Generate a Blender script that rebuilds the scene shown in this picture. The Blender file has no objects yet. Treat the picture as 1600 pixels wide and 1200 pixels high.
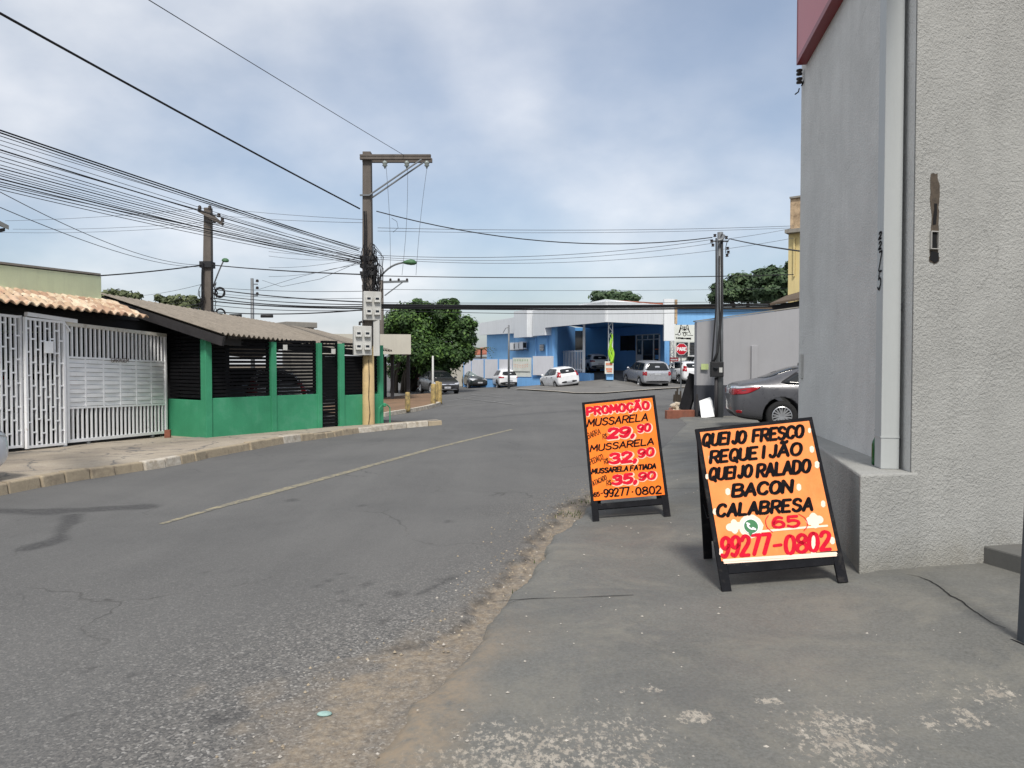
import bpy, bmesh, math, random
import numpy as np
from mathutils import Vector, Matrix
from mathutils.bvhtree import BVHTree
random.seed(7); np.random.seed(7)
C = bpy.context.scene.collection
R = math.radians
# ------------------------------------------------------------------ camera, sky, sun, exposure
CAMH, F = 1.6, 1202.0
PITCH = math.atan(32 / F)
cd = bpy.data.cameras.new('camera'); cam = bpy.data.objects.new('camera', cd); C.objects.link(cam)
cam.location = (0, 0, CAMH); cam.rotation_euler = (R(90) - PITCH, 0, 0)
cd.sensor_width = 36; cd.lens = 36 * F / 1600; cd.clip_start = .05; cd.clip_end = 3000
bpy.context.scene.camera = cam
SUN_EL, SUN_AZ = 52, 178          # azimuth clockwise from +Y
sc = bpy.context.scene
sc.view_settings.view_transform = 'Standard'; sc.view_settings.look = 'None'
sc.view_settings.exposure = 0.28; sc.view_settings.gamma = 1
w = bpy.data.worlds.new('World'); sc.world = w; w.use_nodes = True
def world():
    t = w.node_tree; t.nodes.clear(); N = t.nodes.new; L = t.links.new
    out = N('ShaderNodeOutputWorld'); sky = N('ShaderNodeTexSky'); sky.sky_type = 'NISHITA'; sky.sun_disc = False
    sky.sun_elevation = R(SUN_EL); sky.sun_rotation = R(SUN_AZ); sky.air_density = 1.0; sky.dust_density = 2.0; sky.ozone_density = 1.2
    b1 = N('ShaderNodeBackground'); b1.inputs[1].default_value = .12; L(sky.outputs[0], b1.inputs[0])
    tc = N('ShaderNodeTexCoord'); sp = N('ShaderNodeSeparateXYZ'); L(tc.outputs['Generated'], sp.inputs[0])
    ad = N('ShaderNodeMath'); ad.operation = 'ADD'; ad.inputs[1].default_value = .42; L(sp.outputs[2], ad.inputs[0])
    mx = N('ShaderNodeMath'); mx.operation = 'MAXIMUM'; mx.inputs[1].default_value = .3; L(ad.outputs[0], mx.inputs[0])
    vs = N('ShaderNodeVectorMath'); vs.operation = 'DIVIDE'; L(tc.outputs['Generated'], vs.inputs[0])
    cb = N('ShaderNodeCombineXYZ'); [L(mx.outputs[0], cb.inputs[i]) for i in range(3)]; L(cb.outputs[0], vs.inputs[1])
    mp = N('ShaderNodeMapping'); mp.inputs['Location'].default_value = (.62, .30, 0); mp.inputs['Scale'].default_value = (1, 1, .25); L(vs.outputs[0], mp.inputs[0])
    n1 = N('ShaderNodeTexNoise'); n1.inputs['Scale'].default_value = 1.25; n1.inputs['Detail'].default_value = 6; n1.inputs['Roughness'].default_value = .42; n1.inputs['Distortion'].default_value = .15
    L(mp.outputs[0], n1.inputs['Vector'])
    n2 = N('ShaderNodeTexNoise'); n2.inputs['Scale'].default_value = 2.6; n2.inputs['Detail'].default_value = 6; n2.inputs['Roughness'].default_value = .5
    L(mp.outputs[0], n2.inputs['Vector'])
    # more cloud towards the west (left), a clearer band in the middle
    wx = N('ShaderNodeMath'); wx.operation = 'MULTIPLY'; wx.inputs[1].default_value = -.25; L(sp.outputs[0], wx.inputs[0])
    s1 = N('ShaderNodeMath'); s1.operation = 'ADD'; L(n1.outputs[0], s1.inputs[0]); L(wx.outputs[0], s1.inputs[1])
    s3 = N('ShaderNodeMath'); s3.operation = 'MULTIPLY_ADD'; s3.inputs[1].default_value = .26; L(sp.outputs[2], s3.inputs[0]); L(s1.outputs[0], s3.inputs[2])
    s2 = N('ShaderNodeMath'); s2.operation = 'MULTIPLY_ADD'; s2.inputs[1].default_value = .28; L(n2.outputs[0], s2.inputs[0]); L(s3.outputs[0], s2.inputs[2])
    mr = N('ShaderNodeMapRange'); mr.interpolation_type = 'SMOOTHSTEP'
    for i, v in ((1, .54), (2, .98), (3, .32), (4, .96)): mr.inputs[i].default_value = v
    L(s2.outputs[0], mr.inputs[0])
    b2 = N('ShaderNodeBackground'); b2.inputs[1].default_value = 1.0
    cr = N('ShaderNodeValToRGB'); e = cr.color_ramp.elements
    e[0].position = .35; e[0].color = (.48, .53, .61, 1); e[1].position = .66; e[1].color = (.81, .82, .85, 1)
    L(n2.outputs[0], cr.inputs[0]); L(cr.outputs[0], b2.inputs[0])
    m = N('ShaderNodeMixShader'); L(mr.outputs[0], m.inputs[0]); L(b1.outputs[0], m.inputs[1]); L(b2.outputs[0], m.inputs[2]); L(m.outputs[0], out.inputs[0])
world()
sd = bpy.data.lights.new('sun', 'SUN'); sd.energy = 3.0; sd.angle = R(11); sd.color = (1, .95, .87)
sun = bpy.data.objects.new('sun', sd); C.objects.link(sun)
sdir = Vector((math.sin(R(SUN_AZ)) * math.cos(R(SUN_EL)), math.cos(R(SUN_AZ)) * math.cos(R(SUN_EL)), math.sin(R(SUN_EL))))
sun.rotation_euler = sdir.to_track_quat('Z', 'Y').to_euler(); sun.location = sdir * 60

# ------------------------------------------------------------------ survey helpers
def ray(u, v):
    a, c = u - 800, -(v - 600)
    return Vector((a, F * math.cos(PITCH) + c * math.sin(PITCH), -F * math.sin(PITCH) + c * math.cos(PITCH)))
def D(u, v, Y):
    r = ray(u, v); k = Y / r.y
    return Vector((r.x * k, Y, CAMH + r.z * k))
_cp = [(-4, 3, 0), (0, 3, 0), (4, 3, 0), (-8, 3, 0), (8, 3, 0), (-6, 9, 0), (0, 9, 0), (5, 8, 0), (9, 9, 0), (-10, 10, 0), (-3, 14, 0), (2, 14, 0), (6, 14, 0), (-9, 14.5, -.11),
       (5.5, 22.9, 0), (9, 22, 0), (14, 22, 0), (-4, -6, 0), (4, -6, 0), (-12, 0, 0), (14, 0, 0), (0, -60, 0), (60, -60, 0), (-60, -60, 0)]
for u, v, Y in [(322, 684, 17.0), (599, 661, 23.9), (440, 692, 15.6), (690, 662, 21)]:
    p = D(u, v, Y); _cp.append((p.x, p.y, p.z - (.13 if v in (684, 661) else 0)))
for u, v, Y in [(690, 617, 50), (745, 609, 60), (785, 609, 58), (650, 643, 30), (690, 633, 34), (800, 640, 28), (800, 612, 45), (940, 616, 42), (872, 613, 45), (1072, 606, 50),
                (953, 592, 52), (999, 606, 51), (972, 597, 55), (1040, 603, 52), (920, 581, 66), (1062, 601, 56), (1010, 611, 45), (1000, 579, 62)]:
    _cp.append(tuple(D(u, v, Y)))
_cp += [(-80, 60, -1.0), (-60, 120, -1), (0, 120, .5), (60, 120, .6), (120, 60, .3), (40, 60, .3), (25, 40, .1), (-40, 30, -.6), (-25, 16, -.2), (300, 300, 0), (-300, 300, -1), (0, 400, 0)]
_P = np.array(_cp, float)
_A = np.linalg.norm(_P[:, None, :2] - _P[None, :, :2], axis=2)
_W = np.linalg.solve(_A + .25 * np.eye(len(_P)) * -1, _P[:, 2] - 0)
def fslope(x, y):      # the forecourt climbs from the gutter towards the shop
    x0 = np.maximum(.75 + (7.5 - y) * .283, np.interp(y, [7.5, 8.5, 9.6, 11.3, 15.4], [.55, .85, 1.15, 1.8, 3.1]) + .1)
    t = np.clip((x - x0) * .098, 0, .118); return t * np.clip((15 - y) / 4, 0, 1) * np.clip((y + 3) / 3, 0, 1)
def gz(x, y):
    x = np.asarray(x, float); y = np.asarray(y, float)
    d = np.sqrt((x[..., None] - _P[:, 0]) ** 2 + (y[..., None] - _P[:, 1]) ** 2)
    return d @ _W + fslope(x, y)
def G(u, v, off=0.0):
    r = ray(u, v); r = np.array(r) / r.y
    ys = np.geomspace(1.5, 140, 900)
    h = CAMH + r[2] * ys - (gz(r[0] * ys, ys) + off)
    i = int(np.argmax(h < 0)) if (h < 0).any() else len(ys) - 1
    i = max(i, 1); t = h[i - 1] / (h[i - 1] - h[i]) if h[i] < 0 else 1
    Y = ys[i - 1] + (ys[i] - ys[i - 1]) * t
    return Vector((r[0] * Y, Y, float(gz(r[0] * Y, Y)) + off))
def on(x, y, off=0.0): return Vector((x, y, float(gz(x, y)) + off))
def plane_hit(u, v, p0, n):
    r = ray(u, v); o = Vector((0, 0, CAMH)); k = (p0 - o).dot(n) / r.dot(n)
    return o + r * k

# ------------------------------------------------------------------ materials
def srgb(r, g, b):
    f = lambda c: (c / 255 / 12.92) if c < 10.3 else ((c / 255 + .055) / 1.055) ** 2.4
    return (f(r), f(g), f(b), 1)
class NT:
    def __init__(s, name):
        s.m = bpy.data.materials.new(name); s.m.use_nodes = True; s.t = s.m.node_tree
        s.b = s.t.nodes['Principled BSDF']; s.tc = s.n('ShaderNodeTexCoord'); s.vec = s.tc.outputs['Object']
    def n(s, ty, **k):
        q = s.t.nodes.new(ty)
        for a, v in k.items(): setattr(q, a, v)
        return q
    def l(s, a, b): s.t.links.new(a, b)
    def noise(s, scale, detail=4, rough=.6, vec=None, dist=0, out=0):
        q = s.n('ShaderNodeTexNoise'); q.inputs['Scale'].default_value = scale; q.inputs['Detail'].default_value = detail
        q.inputs['Roughness'].default_value = rough; q.inputs['Distortion'].default_value = dist
        s.l(vec or s.vec, q.inputs['Vector']); return q.outputs[out]
    def voro(s, scale, vec=None, feature='F1', out=0):
        q = s.n('ShaderNodeTexVoronoi', feature=feature); q.inputs['Scale'].default_value = scale
        s.l(vec or s.vec, q.inputs['Vector']); return q.outputs[out]
    def ramp(s, fac, *st):
        q = s.n('ShaderNodeValToRGB'); e = q.color_ramp.elements
        while len(e) < len(st): e.new(.5)
        for i, (p, c) in enumerate(st):
            e[i].position = p; e[i].color = c if hasattr(c, '__len__') else (c, c, c, 1)
        s.l(fac, q.inputs[0]); return q.outputs[0]
    def mix(s, fac, a, b, blend='MIX'):
        q = s.n('ShaderNodeMix', data_type='RGBA', blend_type=blend)
        for v, i in ((fac, 0), (a, 6), (b, 7)):
            if isinstance(v, (int, float)): q.inputs[i].default_value = v if i == 0 else (v, v, v, 1)
            elif isinstance(v, tuple): q.inputs[i].default_value = v
            else: s.l(v, q.inputs[i])
        return q.outputs[2]
    def math(s, op, a, b=0.0):
        q = s.n('ShaderNodeMath', operation=op)
        for v, i in ((a, 0), (b, 1)):
            if isinstance(v, (int, float)): q.inputs[i].default_value = v
            else: s.l(v, q.inputs[i])
        return q.outputs[0]
    def mapping(s, rot=(0, 0, 0), scale=(1, 1, 1)):
        q = s.n('ShaderNodeMapping'); q.inputs['Rotation'].default_value = rot; q.inputs['Scale'].default_value = scale
        s.l(s.vec, q.inputs[0]); return q.outputs[0]
    def attr(s, name):
        q = s.n('ShaderNodeAttribute', attribute_name=name); return q.outputs['Fac']
    def bump(s, h, strength, dist=.01):
        q = s.n('ShaderNodeBump'); q.inputs['Strength'].default_value = strength; q.inputs['Distance'].default_value = dist
        s.l(h, q.inputs['Height']); s.l(q.outputs[0], s.b.inputs['Normal'])
    def fin(s, col, rough=.7, metal=0, spec=.4, coat=0):
        if isinstance(col, tuple): s.b.inputs['Base Color'].default_value = col
        else: s.l(col, s.b.inputs['Base Color'])
        if isinstance(rough, (int, float)): s.b.inputs['Roughness'].default_value = rough
        else: s.l(rough, s.b.inputs['Roughness'])
        s.b.inputs['Metallic'].default_value = metal; s.b.inputs['Specular IOR Level'].default_value = spec
        s.b.inputs['Coat Weight'].default_value = coat
        return s.m
def surf(name, col, rough=.75, var=.12, scale=2.5, fine=40, bump=.15, bdist=.004, dirt=None, streak=None, metal=0, spec=.35, coat=0):
    t = NT(name); k = lambda f: tuple(min(1, c * f) for c in col[:3]) + (1,)
    c = t.ramp(t.noise(scale, 5), (.3, k(1 - var)), (.7, k(1 + var)))
    if dirt:
        dc, amt, ds = dirt
        c = t.mix(t.ramp(t.noise(ds, 8, .7, dist=.3), (.62 - .3 * amt, 0.), (.72 - .1 * amt, min(1., .35 + amt))), c, dc)
    if streak:
        dc, amt = streak
        v = t.mapping(scale=(5, 5, .35))
        c = t.mix(t.ramp(t.noise(1.6, 6, .65, vec=v), (.5, 0.), (.78, amt)), c, dc)
    if fine: c = t.mix(var * .9, c, t.ramp(t.noise(fine, 3), (.3, k(.6)), (.7, k(1.35))))
    if bump: t.bump(t.noise(fine or 40, 4), bump, bdist)
    return t.fin(c, rough, metal, spec, coat)
def paint(name, col, rough=.25, metal=0., flake=.06, coat=.35):
    t = NT(name); k = lambda f: tuple(min(1, c * f) for c in col[:3]) + (1,)
    c = t.ramp(t.noise(3, 3), (.35, k(1 - flake)), (.65, k(1 + flake)))
    return t.fin(c, t.ramp(t.noise(9, 5), (.3, rough * .8), (.7, rough * 1.4)), metal, .5, coat)
def leafm(name, c0, c1, c2):
    t = NT(name)
    c = t.ramp(t.attr('tone'), (0., c0), (.55, c1), (1., c2))
    c = t.mix(.3, c, t.ramp(t.noise(1.3, 4), (.3, c0), (.7, c2)))
    t.fin(c, .6, 0, .3); t.b.inputs['Subsurface Weight'].default_value = 0
    return t.m
GREY = lambda v: (v, v, v, 1)
MT = dict(
 black=surf('black_paint', (.010, .010, .012, 1), .75, .3, 6, 60, .1, spec=.12),
 sign_frame=surf('black_sign_wood', (.010, .0105, .013, 1), .75, .4, 8, 70, .3, spec=.1, dirt=((.075, .068, .06, 1), .22, 9)),
 orange=surf('orange_board_paint', (.95, .185, .014, 1), .6, .12, 7, 90, .05, spec=.15, streak=((.97, .26, .05, 1), .6)),
 peach=surf('peach_board_paint', (.92, .265, .075, 1), .6, .12, 7, 90, .05, spec=.15, streak=((.95, .36, .14, 1), .6)),
 ink=surf('black_brush_paint', (.008, .0072, .009, 1), .8, .4, 14, 80, .05, spec=.06, dirt=((.045, .030, .022, 1), .18, 22)),
 fadedink=surf('thin_black_brush_paint', (.07, .030, .014, 1), .8, .3, 12, 80, .05, spec=.06),
 red=surf('red_brush_paint', (.58, .008, .03, 1), .7, .16, 14, 80, .05, spec=.1),
 pink=surf('pale_pink_brush_paint', (.92, .52, .38, 1), .55, .08, 9, 80, .05),
 whitebrush=surf('white_brush_paint', (.92, .68, .54, 1), .55, .06, 9, 80, .05),
 logo_green=surf('green_logo_paint', (.03, .17, .06, 1), .5, .1, 9, 80, .05),
 white=surf('white_paint', (.72, .73, .74, 1), .5, .05, 3, 50, .08, dirt=((.42, .38, .33, 1), .12, 5)),
 white_gate=surf('white_gate_enamel', (.90, .91, .93, 1), .45, .04, 3, 50, .1, dirt=((.35, .22, .13, 1), .07, 9)),
 rusty_white=surf('rusty_white_enamel', (.68, .66, .60, 1), .6, .08, 4, 50, .15, dirt=((.30, .17, .09, 1), .35, 12)),
 green=surf('green_wall_paint', (.048, .285, .150, 1), .65, .12, 1.6, 30, .12, dirt=((.10, .33, .21, 1), .35, 1.6), streak=((.022, .20, .09, 1), .35)),
 slat=surf('black_slat_wood', (.007, .007, .0085, 1), .75, .3, 5, 50, .1, spec=.1),
 darkwood=surf('dark_stained_timber', (.03, .028, .03, 1), .6, .3, 5, 50, .2),
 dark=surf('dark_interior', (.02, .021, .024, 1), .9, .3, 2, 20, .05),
 fibro=surf('weathered_fibre_cement', (.235, .205, .17, 1), .95, .3, 2.2, 30, .4, dirt=((.13, .115, .10, 1), .45, 2.2), streak=((.11, .10, .09, 1), .4)),
 tile=None, olive=surf('pale_green_render', (.60, .67, .46, 1), .9, .08, 1.4, 50, .3, streak=((.44, .48, .34, 1), .5)),
 beige=surf('beige_render', (.47, .45, .39, 1), .85, .06, 1.5, 40, .15, streak=((.33, .31, .27, 1), .35)),
 concrete=surf('weathered_concrete', (.25, .235, .21, 1), .9, .15, 3, 40, .4, streak=((.12, .11, .10, 1), .45)),
 pole=surf('pole_concrete', (.125, .108, .095, 1), .9, .2, 4, 50, .35, streak=((.06, .055, .05, 1), .5)),
 polecream=surf('cream_pole_paint', (.50, .37, .19, 1), .8, .12, 3, 40, .3, dirt=((.26, .20, .13, 1), .3, 4), streak=((.25, .19, .12, 1), .5)),
 polesteel=surf('galvanised_steel', (.17, .18, .19, 1), .5, .15, 5, 50, .1, metal=.4),
 meter=surf('grey_meter_box', (.50, .50, .48, 1), .55, .06, 3, 40, .1, streak=((.30, .28, .24, 1), .5)),
 cable=surf('black_cable', (.012, .012, .014, 1), .6, .2, 5, 0, 0),
 thincable=surf('grey_aluminium_cable', (.07, .075, .085, 1), .5, .2, 5, 0, 0),
 porcelain=surf('brown_porcelain', (.03, .022, .02, 1), .3, .2, 5, 0, 0),
 glassins=surf('glass_insulator', (.25, .28, .27, 1), .2, .1, 5, 0, 0),
 lampgreen=surf('green_lamp_enamel', (.06, .15, .07, 1), .55, .15, 5, 40, .05),
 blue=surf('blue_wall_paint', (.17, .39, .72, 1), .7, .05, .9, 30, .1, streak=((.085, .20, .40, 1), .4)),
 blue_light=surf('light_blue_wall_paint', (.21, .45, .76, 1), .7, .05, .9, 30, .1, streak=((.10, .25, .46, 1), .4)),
 blue_shaded=surf('shaded_blue_wall_paint', (.10, .31, .62, 1), .7, .06, .9, 30, .1),  # the wall blue darkened to carry the shade under the canopy
 fascia=surf('white_metal_fascia', (.68, .70, .72, 1), .55, .04, .5, 20, .05, streak=((.42, .43, .44, 1), .35)),
 panel=surf('lilac_white_wall_panel', (.60, .61, .66, 1), .7, .05, .8, 30, .08, streak=((.45, .44, .46, 1), .4)),
 banner=surf('printed_banner', (.62, .64, .60, 1), .6, .1, 2, 20, .05),
 bgreen=surf('banner_green_ink', (.08, .2, .05, 1), .6, .1, 2, 20, 0), bred=surf('banner_orange_ink', (.60, .16, .06, 1), .6, .1, 2, 20, 0),
 yellow=surf('yellow_wall_paint', (.63, .52, .26, 1), .8, .06, 1.2, 30, .1, streak=((.45, .36, .19, 1), .5)),
 mould=surf('stained_parapet', (.50, .37, .24, 1), .9, .2, 3, 30, .3, dirt=((.10, .065, .04, 1), .6, 2.5)),
 roofbrown=surf('brown_roof', (.10, .075, .055, 1), .9, .2, 3, 30, .3), redroof=surf('red_clay_roof', (.30, .10, .06, 1), .9, .2, 3, 30, .3),
 greywall=surf('grey_wall_paint', (.32, .32, .335, 1), .8, .05, .8, 40, .12, streak=((.25, .25, .265, 1), .3)),
 greybase=surf('dark_grey_wall_base', (.052, .055, .066, 1), .75, .1, 1.5, 40, .15, dirt=((.09, .085, .08, 1), .15, 3)),
 downpipe=surf('grey_downpipe_metal', (.42, .44, .44, 1), .5, .03, 1, 20, .03, streak=((.30, .31, .31, 1), .3)),
 redsign=surf('red_sign_sheet', (.50, .13, .14, 1), .4, .05, 1, 20, .03), redtrim=surf('dark_red_sign_trim', (.24, .03, .035, 1), .4, .1, 2, 20, .03),
 stop=surf('stop_sign_red', (.50, .012, .03, 1), .4, .06, 3, 30, 0), 
 board=surf('white_board', (.78, .79, .79, 1), .6, .02, 3, 30, .03), brick=surf('broken_brick', (.22, .085, .055, 1), .9, .2, 8, 40, .4, dirt=((.12, .08, .07, 1), .3, 6)),
 rubble=surf('pale_rubble', (.52, .45, .36, 1), .95, .15, 8, 40, .4), sticker=surf('yellow_green_sticker', (.46, .55, .25, 1), .5, .1, 20, 60, 0),
 bottle=surf('green_bottle', (.01, .10, .025, 1), .12, .15, 5, 0, 0, spec=.6), bollard=surf('worn_yellow_bollard', (.42, .31, .12, 1), .85, .2, 9, 40, .3, dirt=((.10, .085, .06, 1), .75, 7)),
 kerb=surf('kerb_concrete', (.36, .30, .215, 1), .95, .18, 4, 40, .5, dirt=((.16, .13, .10, 1), .5, 4)), kerbwhite=surf('whitewashed_kerb', (.56, .52, .45, 1), .95, .14, 6, 40, .5, dirt=((.27, .225, .17, 1), .75, 6)),
 chips=surf('pale_chips', (.40, .37, .33, 1), .9, .25, 12, 0, 0), weed=surf('weed_green', (.06, .085, .03, 1), .8, .3, 12, 0, 0),
 glass=paint('dark_car_glass', (.010, .012, .014, 1), .06, 0, .1, 0), palegl=paint('pale_car_glass', (.16, .20, .20, 1), .06, 0, .1), window=paint('dark_window_glass', (.02, .026, .035, 1), .08, 0, .1),
 tyre=surf('tyre_rubber', (.016, .016, .017, 1), .85, .15, 20, 60, .2), rim=surf('alloy_rim', (.55, .56, .58, 1), .3, .05, 5, 0, 0, metal=.7, spec=.5), rimdark=surf('dark_rim', (.03, .03, .033, 1), .5, .1, 5, 0, 0),
 trim=surf('black_plastic_trim', (.02, .02, .022, 1), .6, .15, 12, 60, .05), well=surf('wheel_well', (.008, .008, .009, 1), .95, .1, 5, 0, 0),
 tail=paint('red_lamp_lens', (.30, .005, .012, 1), .15, 0, .1), headl=paint('clear_lamp_lens', (.55, .57, .60, 1), .12, .2, .15), chrome=paint('chrome_trim', (.72, .73, .75, 1), .12, .9, .04), plate=surf('number_plate', (.42, .43, .45, 1), .5, .1, 12, 0, 0),
 carwhite=paint('white_car_paint', (.76, .77, .79, 1), .22), carsilver=paint('silver_car_paint', (.42, .43, .46, 1), .3, .45), carblack=paint('black_green_car_paint', (.018, .026, .026, 1), .2, .1), cargrey=paint('graphite_car_paint', (.085, .086, .096, 1), .3, .2),
 cardark=paint('dark_grey_car_paint', (.05, .05, .053, 1), .2, .3),
 bark=surf('tree_bark', (.055, .045, .035, 1), .9, .25, 8, 40, .5),
 leafA=leafm('deep_green_leaves', (.010, .025, .008, 1), (.024, .062, .017, 1), (.11, .20, .04, 1)), leafB=leafm('dull_green_leaves', (.018, .036, .018, 1), (.042, .08, .034, 1), (.09, .135, .06, 1)), leafC=leafm('dry_green_leaves', (.04, .055, .02, 1), (.09, .11, .05, 1), (.15, .17, .08, 1)),
)
def tile_mat():
    t = NT('clay_roof_tiles'); v = t.mapping(rot=(0, 0, R(-20)), scale=(4.6, 3.2, 1))
    q = t.voro(1.0, vec=v, out=1)
    h = t.n('ShaderNodeSeparateColor'); t.l(q, h.inputs[0])
    c = t.ramp(h.outputs[0], (0., (.36, .22, .15, 1)), (.35, (.50, .37, .25, 1)), (.7, (.66, .56, .42, 1)), (1., (.48, .31, .21, 1)))
    c = t.mix(t.ramp(t.noise(5, 7, .7), (.52, 0.), (.75, .6)), c, (.20, .14, .10, 1))
    t.bump(t.noise(45, 4), .2); return t.fin(c, .9)
MT['tile'] = tile_mat()

# ------------------------------------------------------------------ mesh helpers
def children(o): return [c for c in bpy.data.objects if c.parent == o]
def tag(o, label=None, cat=None, group=None, kind=None):
    for k, v in (('label', label), ('category', cat), ('group', group), ('kind', kind)):
        if v: o[k] = v
    return o
def empty(name, loc, label, cat, group=None, rot=None):
    o = bpy.data.objects.new(name, None); C.objects.link(o); o.location = loc; o.empty_display_size = .2
    if rot is not None: o.rotation_euler = rot
    return tag(o, label, cat, group)
def link(name, me, mat, parent=None, local=False, smooth=False):
    mats = mat if isinstance(mat, (list, tuple)) else [mat]
    for m in mats: me.materials.append(MT[m] if isinstance(m, str) else m)
    o = bpy.data.objects.new(name, me); C.objects.link(o)
    if parent is not None:
        if not local:
            off = Vector(parent.location); p = parent.parent
            while p is not None: off = off + Vector(p.location); p = p.parent
            me.transform(Matrix.Translation(-off))
        o.parent = parent
    if smooth: me.polygons.foreach_set('use_smooth', [True] * len(me.polygons))
    return o
class MB:
    def __init__(s): s.v, s.f, s.mi = [], [], []
    def add(s, vs, fs, m=0):
        b = len(s.v); s.v += [tuple(x) for x in vs]; s.f += [tuple(b + i for i in f) for f in fs]; s.mi += [m] * len(fs); return s
    def obox(s, p, a, b, c, m=0):      # corner + three edge vectors
        p, a, b, c = map(Vector, (p, a, b, c))
        vs = [p, p + a, p + a + b, p + b, p + c, p + a + c, p + a + b + c, p + b + c]
        fs = [(0, 3, 2, 1), (4, 5, 6, 7), (0, 1, 5, 4), (1, 2, 6, 5), (2, 3, 7, 6), (3, 0, 4, 7)]
        if a.cross(b).dot(c) < 0: fs = [f[::-1] for f in fs]
        return s.add(vs, fs, m)
    def box(s, c, sz, rz=0, m=0):
        M = Matrix.Rotation(rz, 3, 'Z'); a, b, d = M @ Vector((sz[0], 0, 0)), M @ Vector((0, sz[1], 0)), Vector((0, 0, sz[2]))
        return s.obox(Vector(c) - (a + b + d) / 2, a, b, d, m)
    def bar(s, p, q, w, h=None, up=(0, 0, 1), m=0):
        p, q = Vector(p), Vector(q); d = (q - p); n = d.normalized(); h = h or w
        x = n.cross(Vector(up))
        if x.length < 1e-4: x = n.cross(Vector((0, 1, 0)))
        x.normalize(); y = x.cross(n)
        return s.obox(p - x * w / 2 - y * h / 2, x * w, d, y * h, m)
    def wall(s, p, q, z0, z1, th, m=0, side=1, zq0=None, zq1=None):   # plan line p->q, thickness to the left (side=1)
        p, q = Vector((p[0], p[1], 0)), Vector((q[0], q[1], 0)); d = q - p; n = Vector((-d.y, d.x, 0)).normalized() * th * side
        zq0 = z0 if zq0 is None else zq0; zq1 = z1 if zq1 is None else zq1; U = lambda a, z: (a.x, a.y, z)
        vs = [U(p, z0), U(q, zq0), U(q + n, zq0), U(p + n, z0), U(p, z1), U(q, zq1), U(q + n, zq1), U(p + n, z1)]
        fs = [(0, 3, 2, 1), (4, 5, 6, 7), (0, 1, 5, 4), (1, 2, 6, 5), (2, 3, 7, 6), (3, 0, 4, 7)]
        if side < 0: fs = [f[::-1] for f in fs]
        return s.add(vs, fs, m)
    def prism(s, poly, ext, m=0):
        ext = Vector(ext); n = len(poly); vs = [Vector(p) for p in poly]; vs += [p + ext for p in vs]
        nr = sum(((vs[i] - vs[0]).cross(vs[(i + 1) % n] - vs[0]) for i in range(n)), Vector())
        fs = [tuple(range(n))[::-1], tuple(range(n, 2 * n))] + [(i, (i + 1) % n, n + (i + 1) % n, n + i) for i in range(n)]
        if nr.dot(ext) < 0: fs = [f[::-1] for f in fs]
        return s.add(vs, fs, m)
    def tube(s, pts, r, n=8, m=0, cap=True, r1=None):
        pts = [Vector(p) for p in pts]; k = len(pts); vs = []; ref = None
        for i, p in enumerate(pts):
            t = (pts[min(i + 1, k - 1)] - pts[max(i - 1, 0)]).normalized()
            if ref is None: ref = t.cross(Vector((.13, .31, .94))); ref = ref if ref.length > .05 else t.cross(Vector((1, 0, 0)))
            x = (ref - t * ref.dot(t)).normalized(); y = t.cross(x); ref = x
            rr = r if r1 is None else r + (r1 - r) * i / (k - 1)
            vs += [p + (x * math.cos(a) + y * math.sin(a)) * rr for a in (2 * math.pi * j / n for j in range(n))]
        fs = [(i * n + j, i * n + (j + 1) % n, (i + 1) * n + (j + 1) % n, (i + 1) * n + j) for i in range(k - 1) for j in range(n)]
        if cap: fs += [tuple(range(n))[::-1], tuple((k - 1) * n + j for j in range(n))]
        return s.add(vs, fs, m)
    def lathe(s, prof, base, n=14, m=0):   # prof: (radius, z)
        b = Vector(base); vs = [b + Vector((r * math.cos(2 * math.pi * j / n), r * math.sin(2 * math.pi * j / n), z)) for r, z in prof for j in range(n)]
        k = len(prof); fs = [(i * n + j, i * n + (j + 1) % n, (i + 1) * n + (j + 1) % n, (i + 1) * n + j) for i in range(k - 1) for j in range(n)]
        fs += [tuple(range(n))[::-1], tuple((k - 1) * n + j for j in range(n))]
        return s.add(vs, fs, m)
    def build(s, name, mat, parent=None, local=False, smooth=False, bevel=0):
        me = bpy.data.meshes.new(name); me.from_pydata(s.v, [], s.f)
        me.polygons.foreach_set('material_index', s.mi); me.update()
        o = link(name, me, mat, parent, local, smooth)
        if bevel:
            b = o.modifiers.new('b', 'BEVEL'); b.width = bevel; b.segments = 2; b.limit_method = 'ANGLE'
        return o
def grid_sheet(name, X, Y, Z, mat, attrs=None, kind='structure', parent=None, skirt=None, smooth=True):
    a, b = X.shape; vs = np.stack([X, Y, Z], -1).reshape(-1, 3)
    i = np.arange(a * b).reshape(a, b)
    q = np.stack([i[:-1, :-1], i[:-1, 1:], i[1:, 1:], i[1:, :-1]], -1).reshape(-1, 4)
    v0, v1, v3 = vs[q[0, 0]], vs[q[0, 1]], vs[q[0, 3]]
    if np.cross(v1 - v0, v3 - v0)[2] < 0: q = q[:, ::-1]
    me = bpy.data.meshes.new(name); me.from_pydata(vs.tolist(), [], q.tolist()); me.update()
    for k, arr in (attrs or {}).items():
        at = me.attributes.new(k, 'FLOAT', 'POINT'); at.data.foreach_set('value', arr.reshape(-1).astype(np.float32))
    o = link(name, me, mat, parent, smooth=smooth)
    if kind: o['kind'] = kind
    return o
def pdist(x, y, pts):
    d = np.full(np.shape(x), 1e9)
    for (ax, ay), (bx, by) in zip(pts[:-1], pts[1:]):
        vx, vy = bx - ax, by - ay; t = np.clip(((x - ax) * vx + (y - ay) * vy) / (vx * vx + vy * vy), 0, 1)
        d = np.minimum(d, np.hypot(x - ax - t * vx, y - ay - t * vy))
    return d
def sstep(a, b, x): t = np.clip((x - a) / (b - a), 0, 1); return t * t * (3 - 2 * t)
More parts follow.
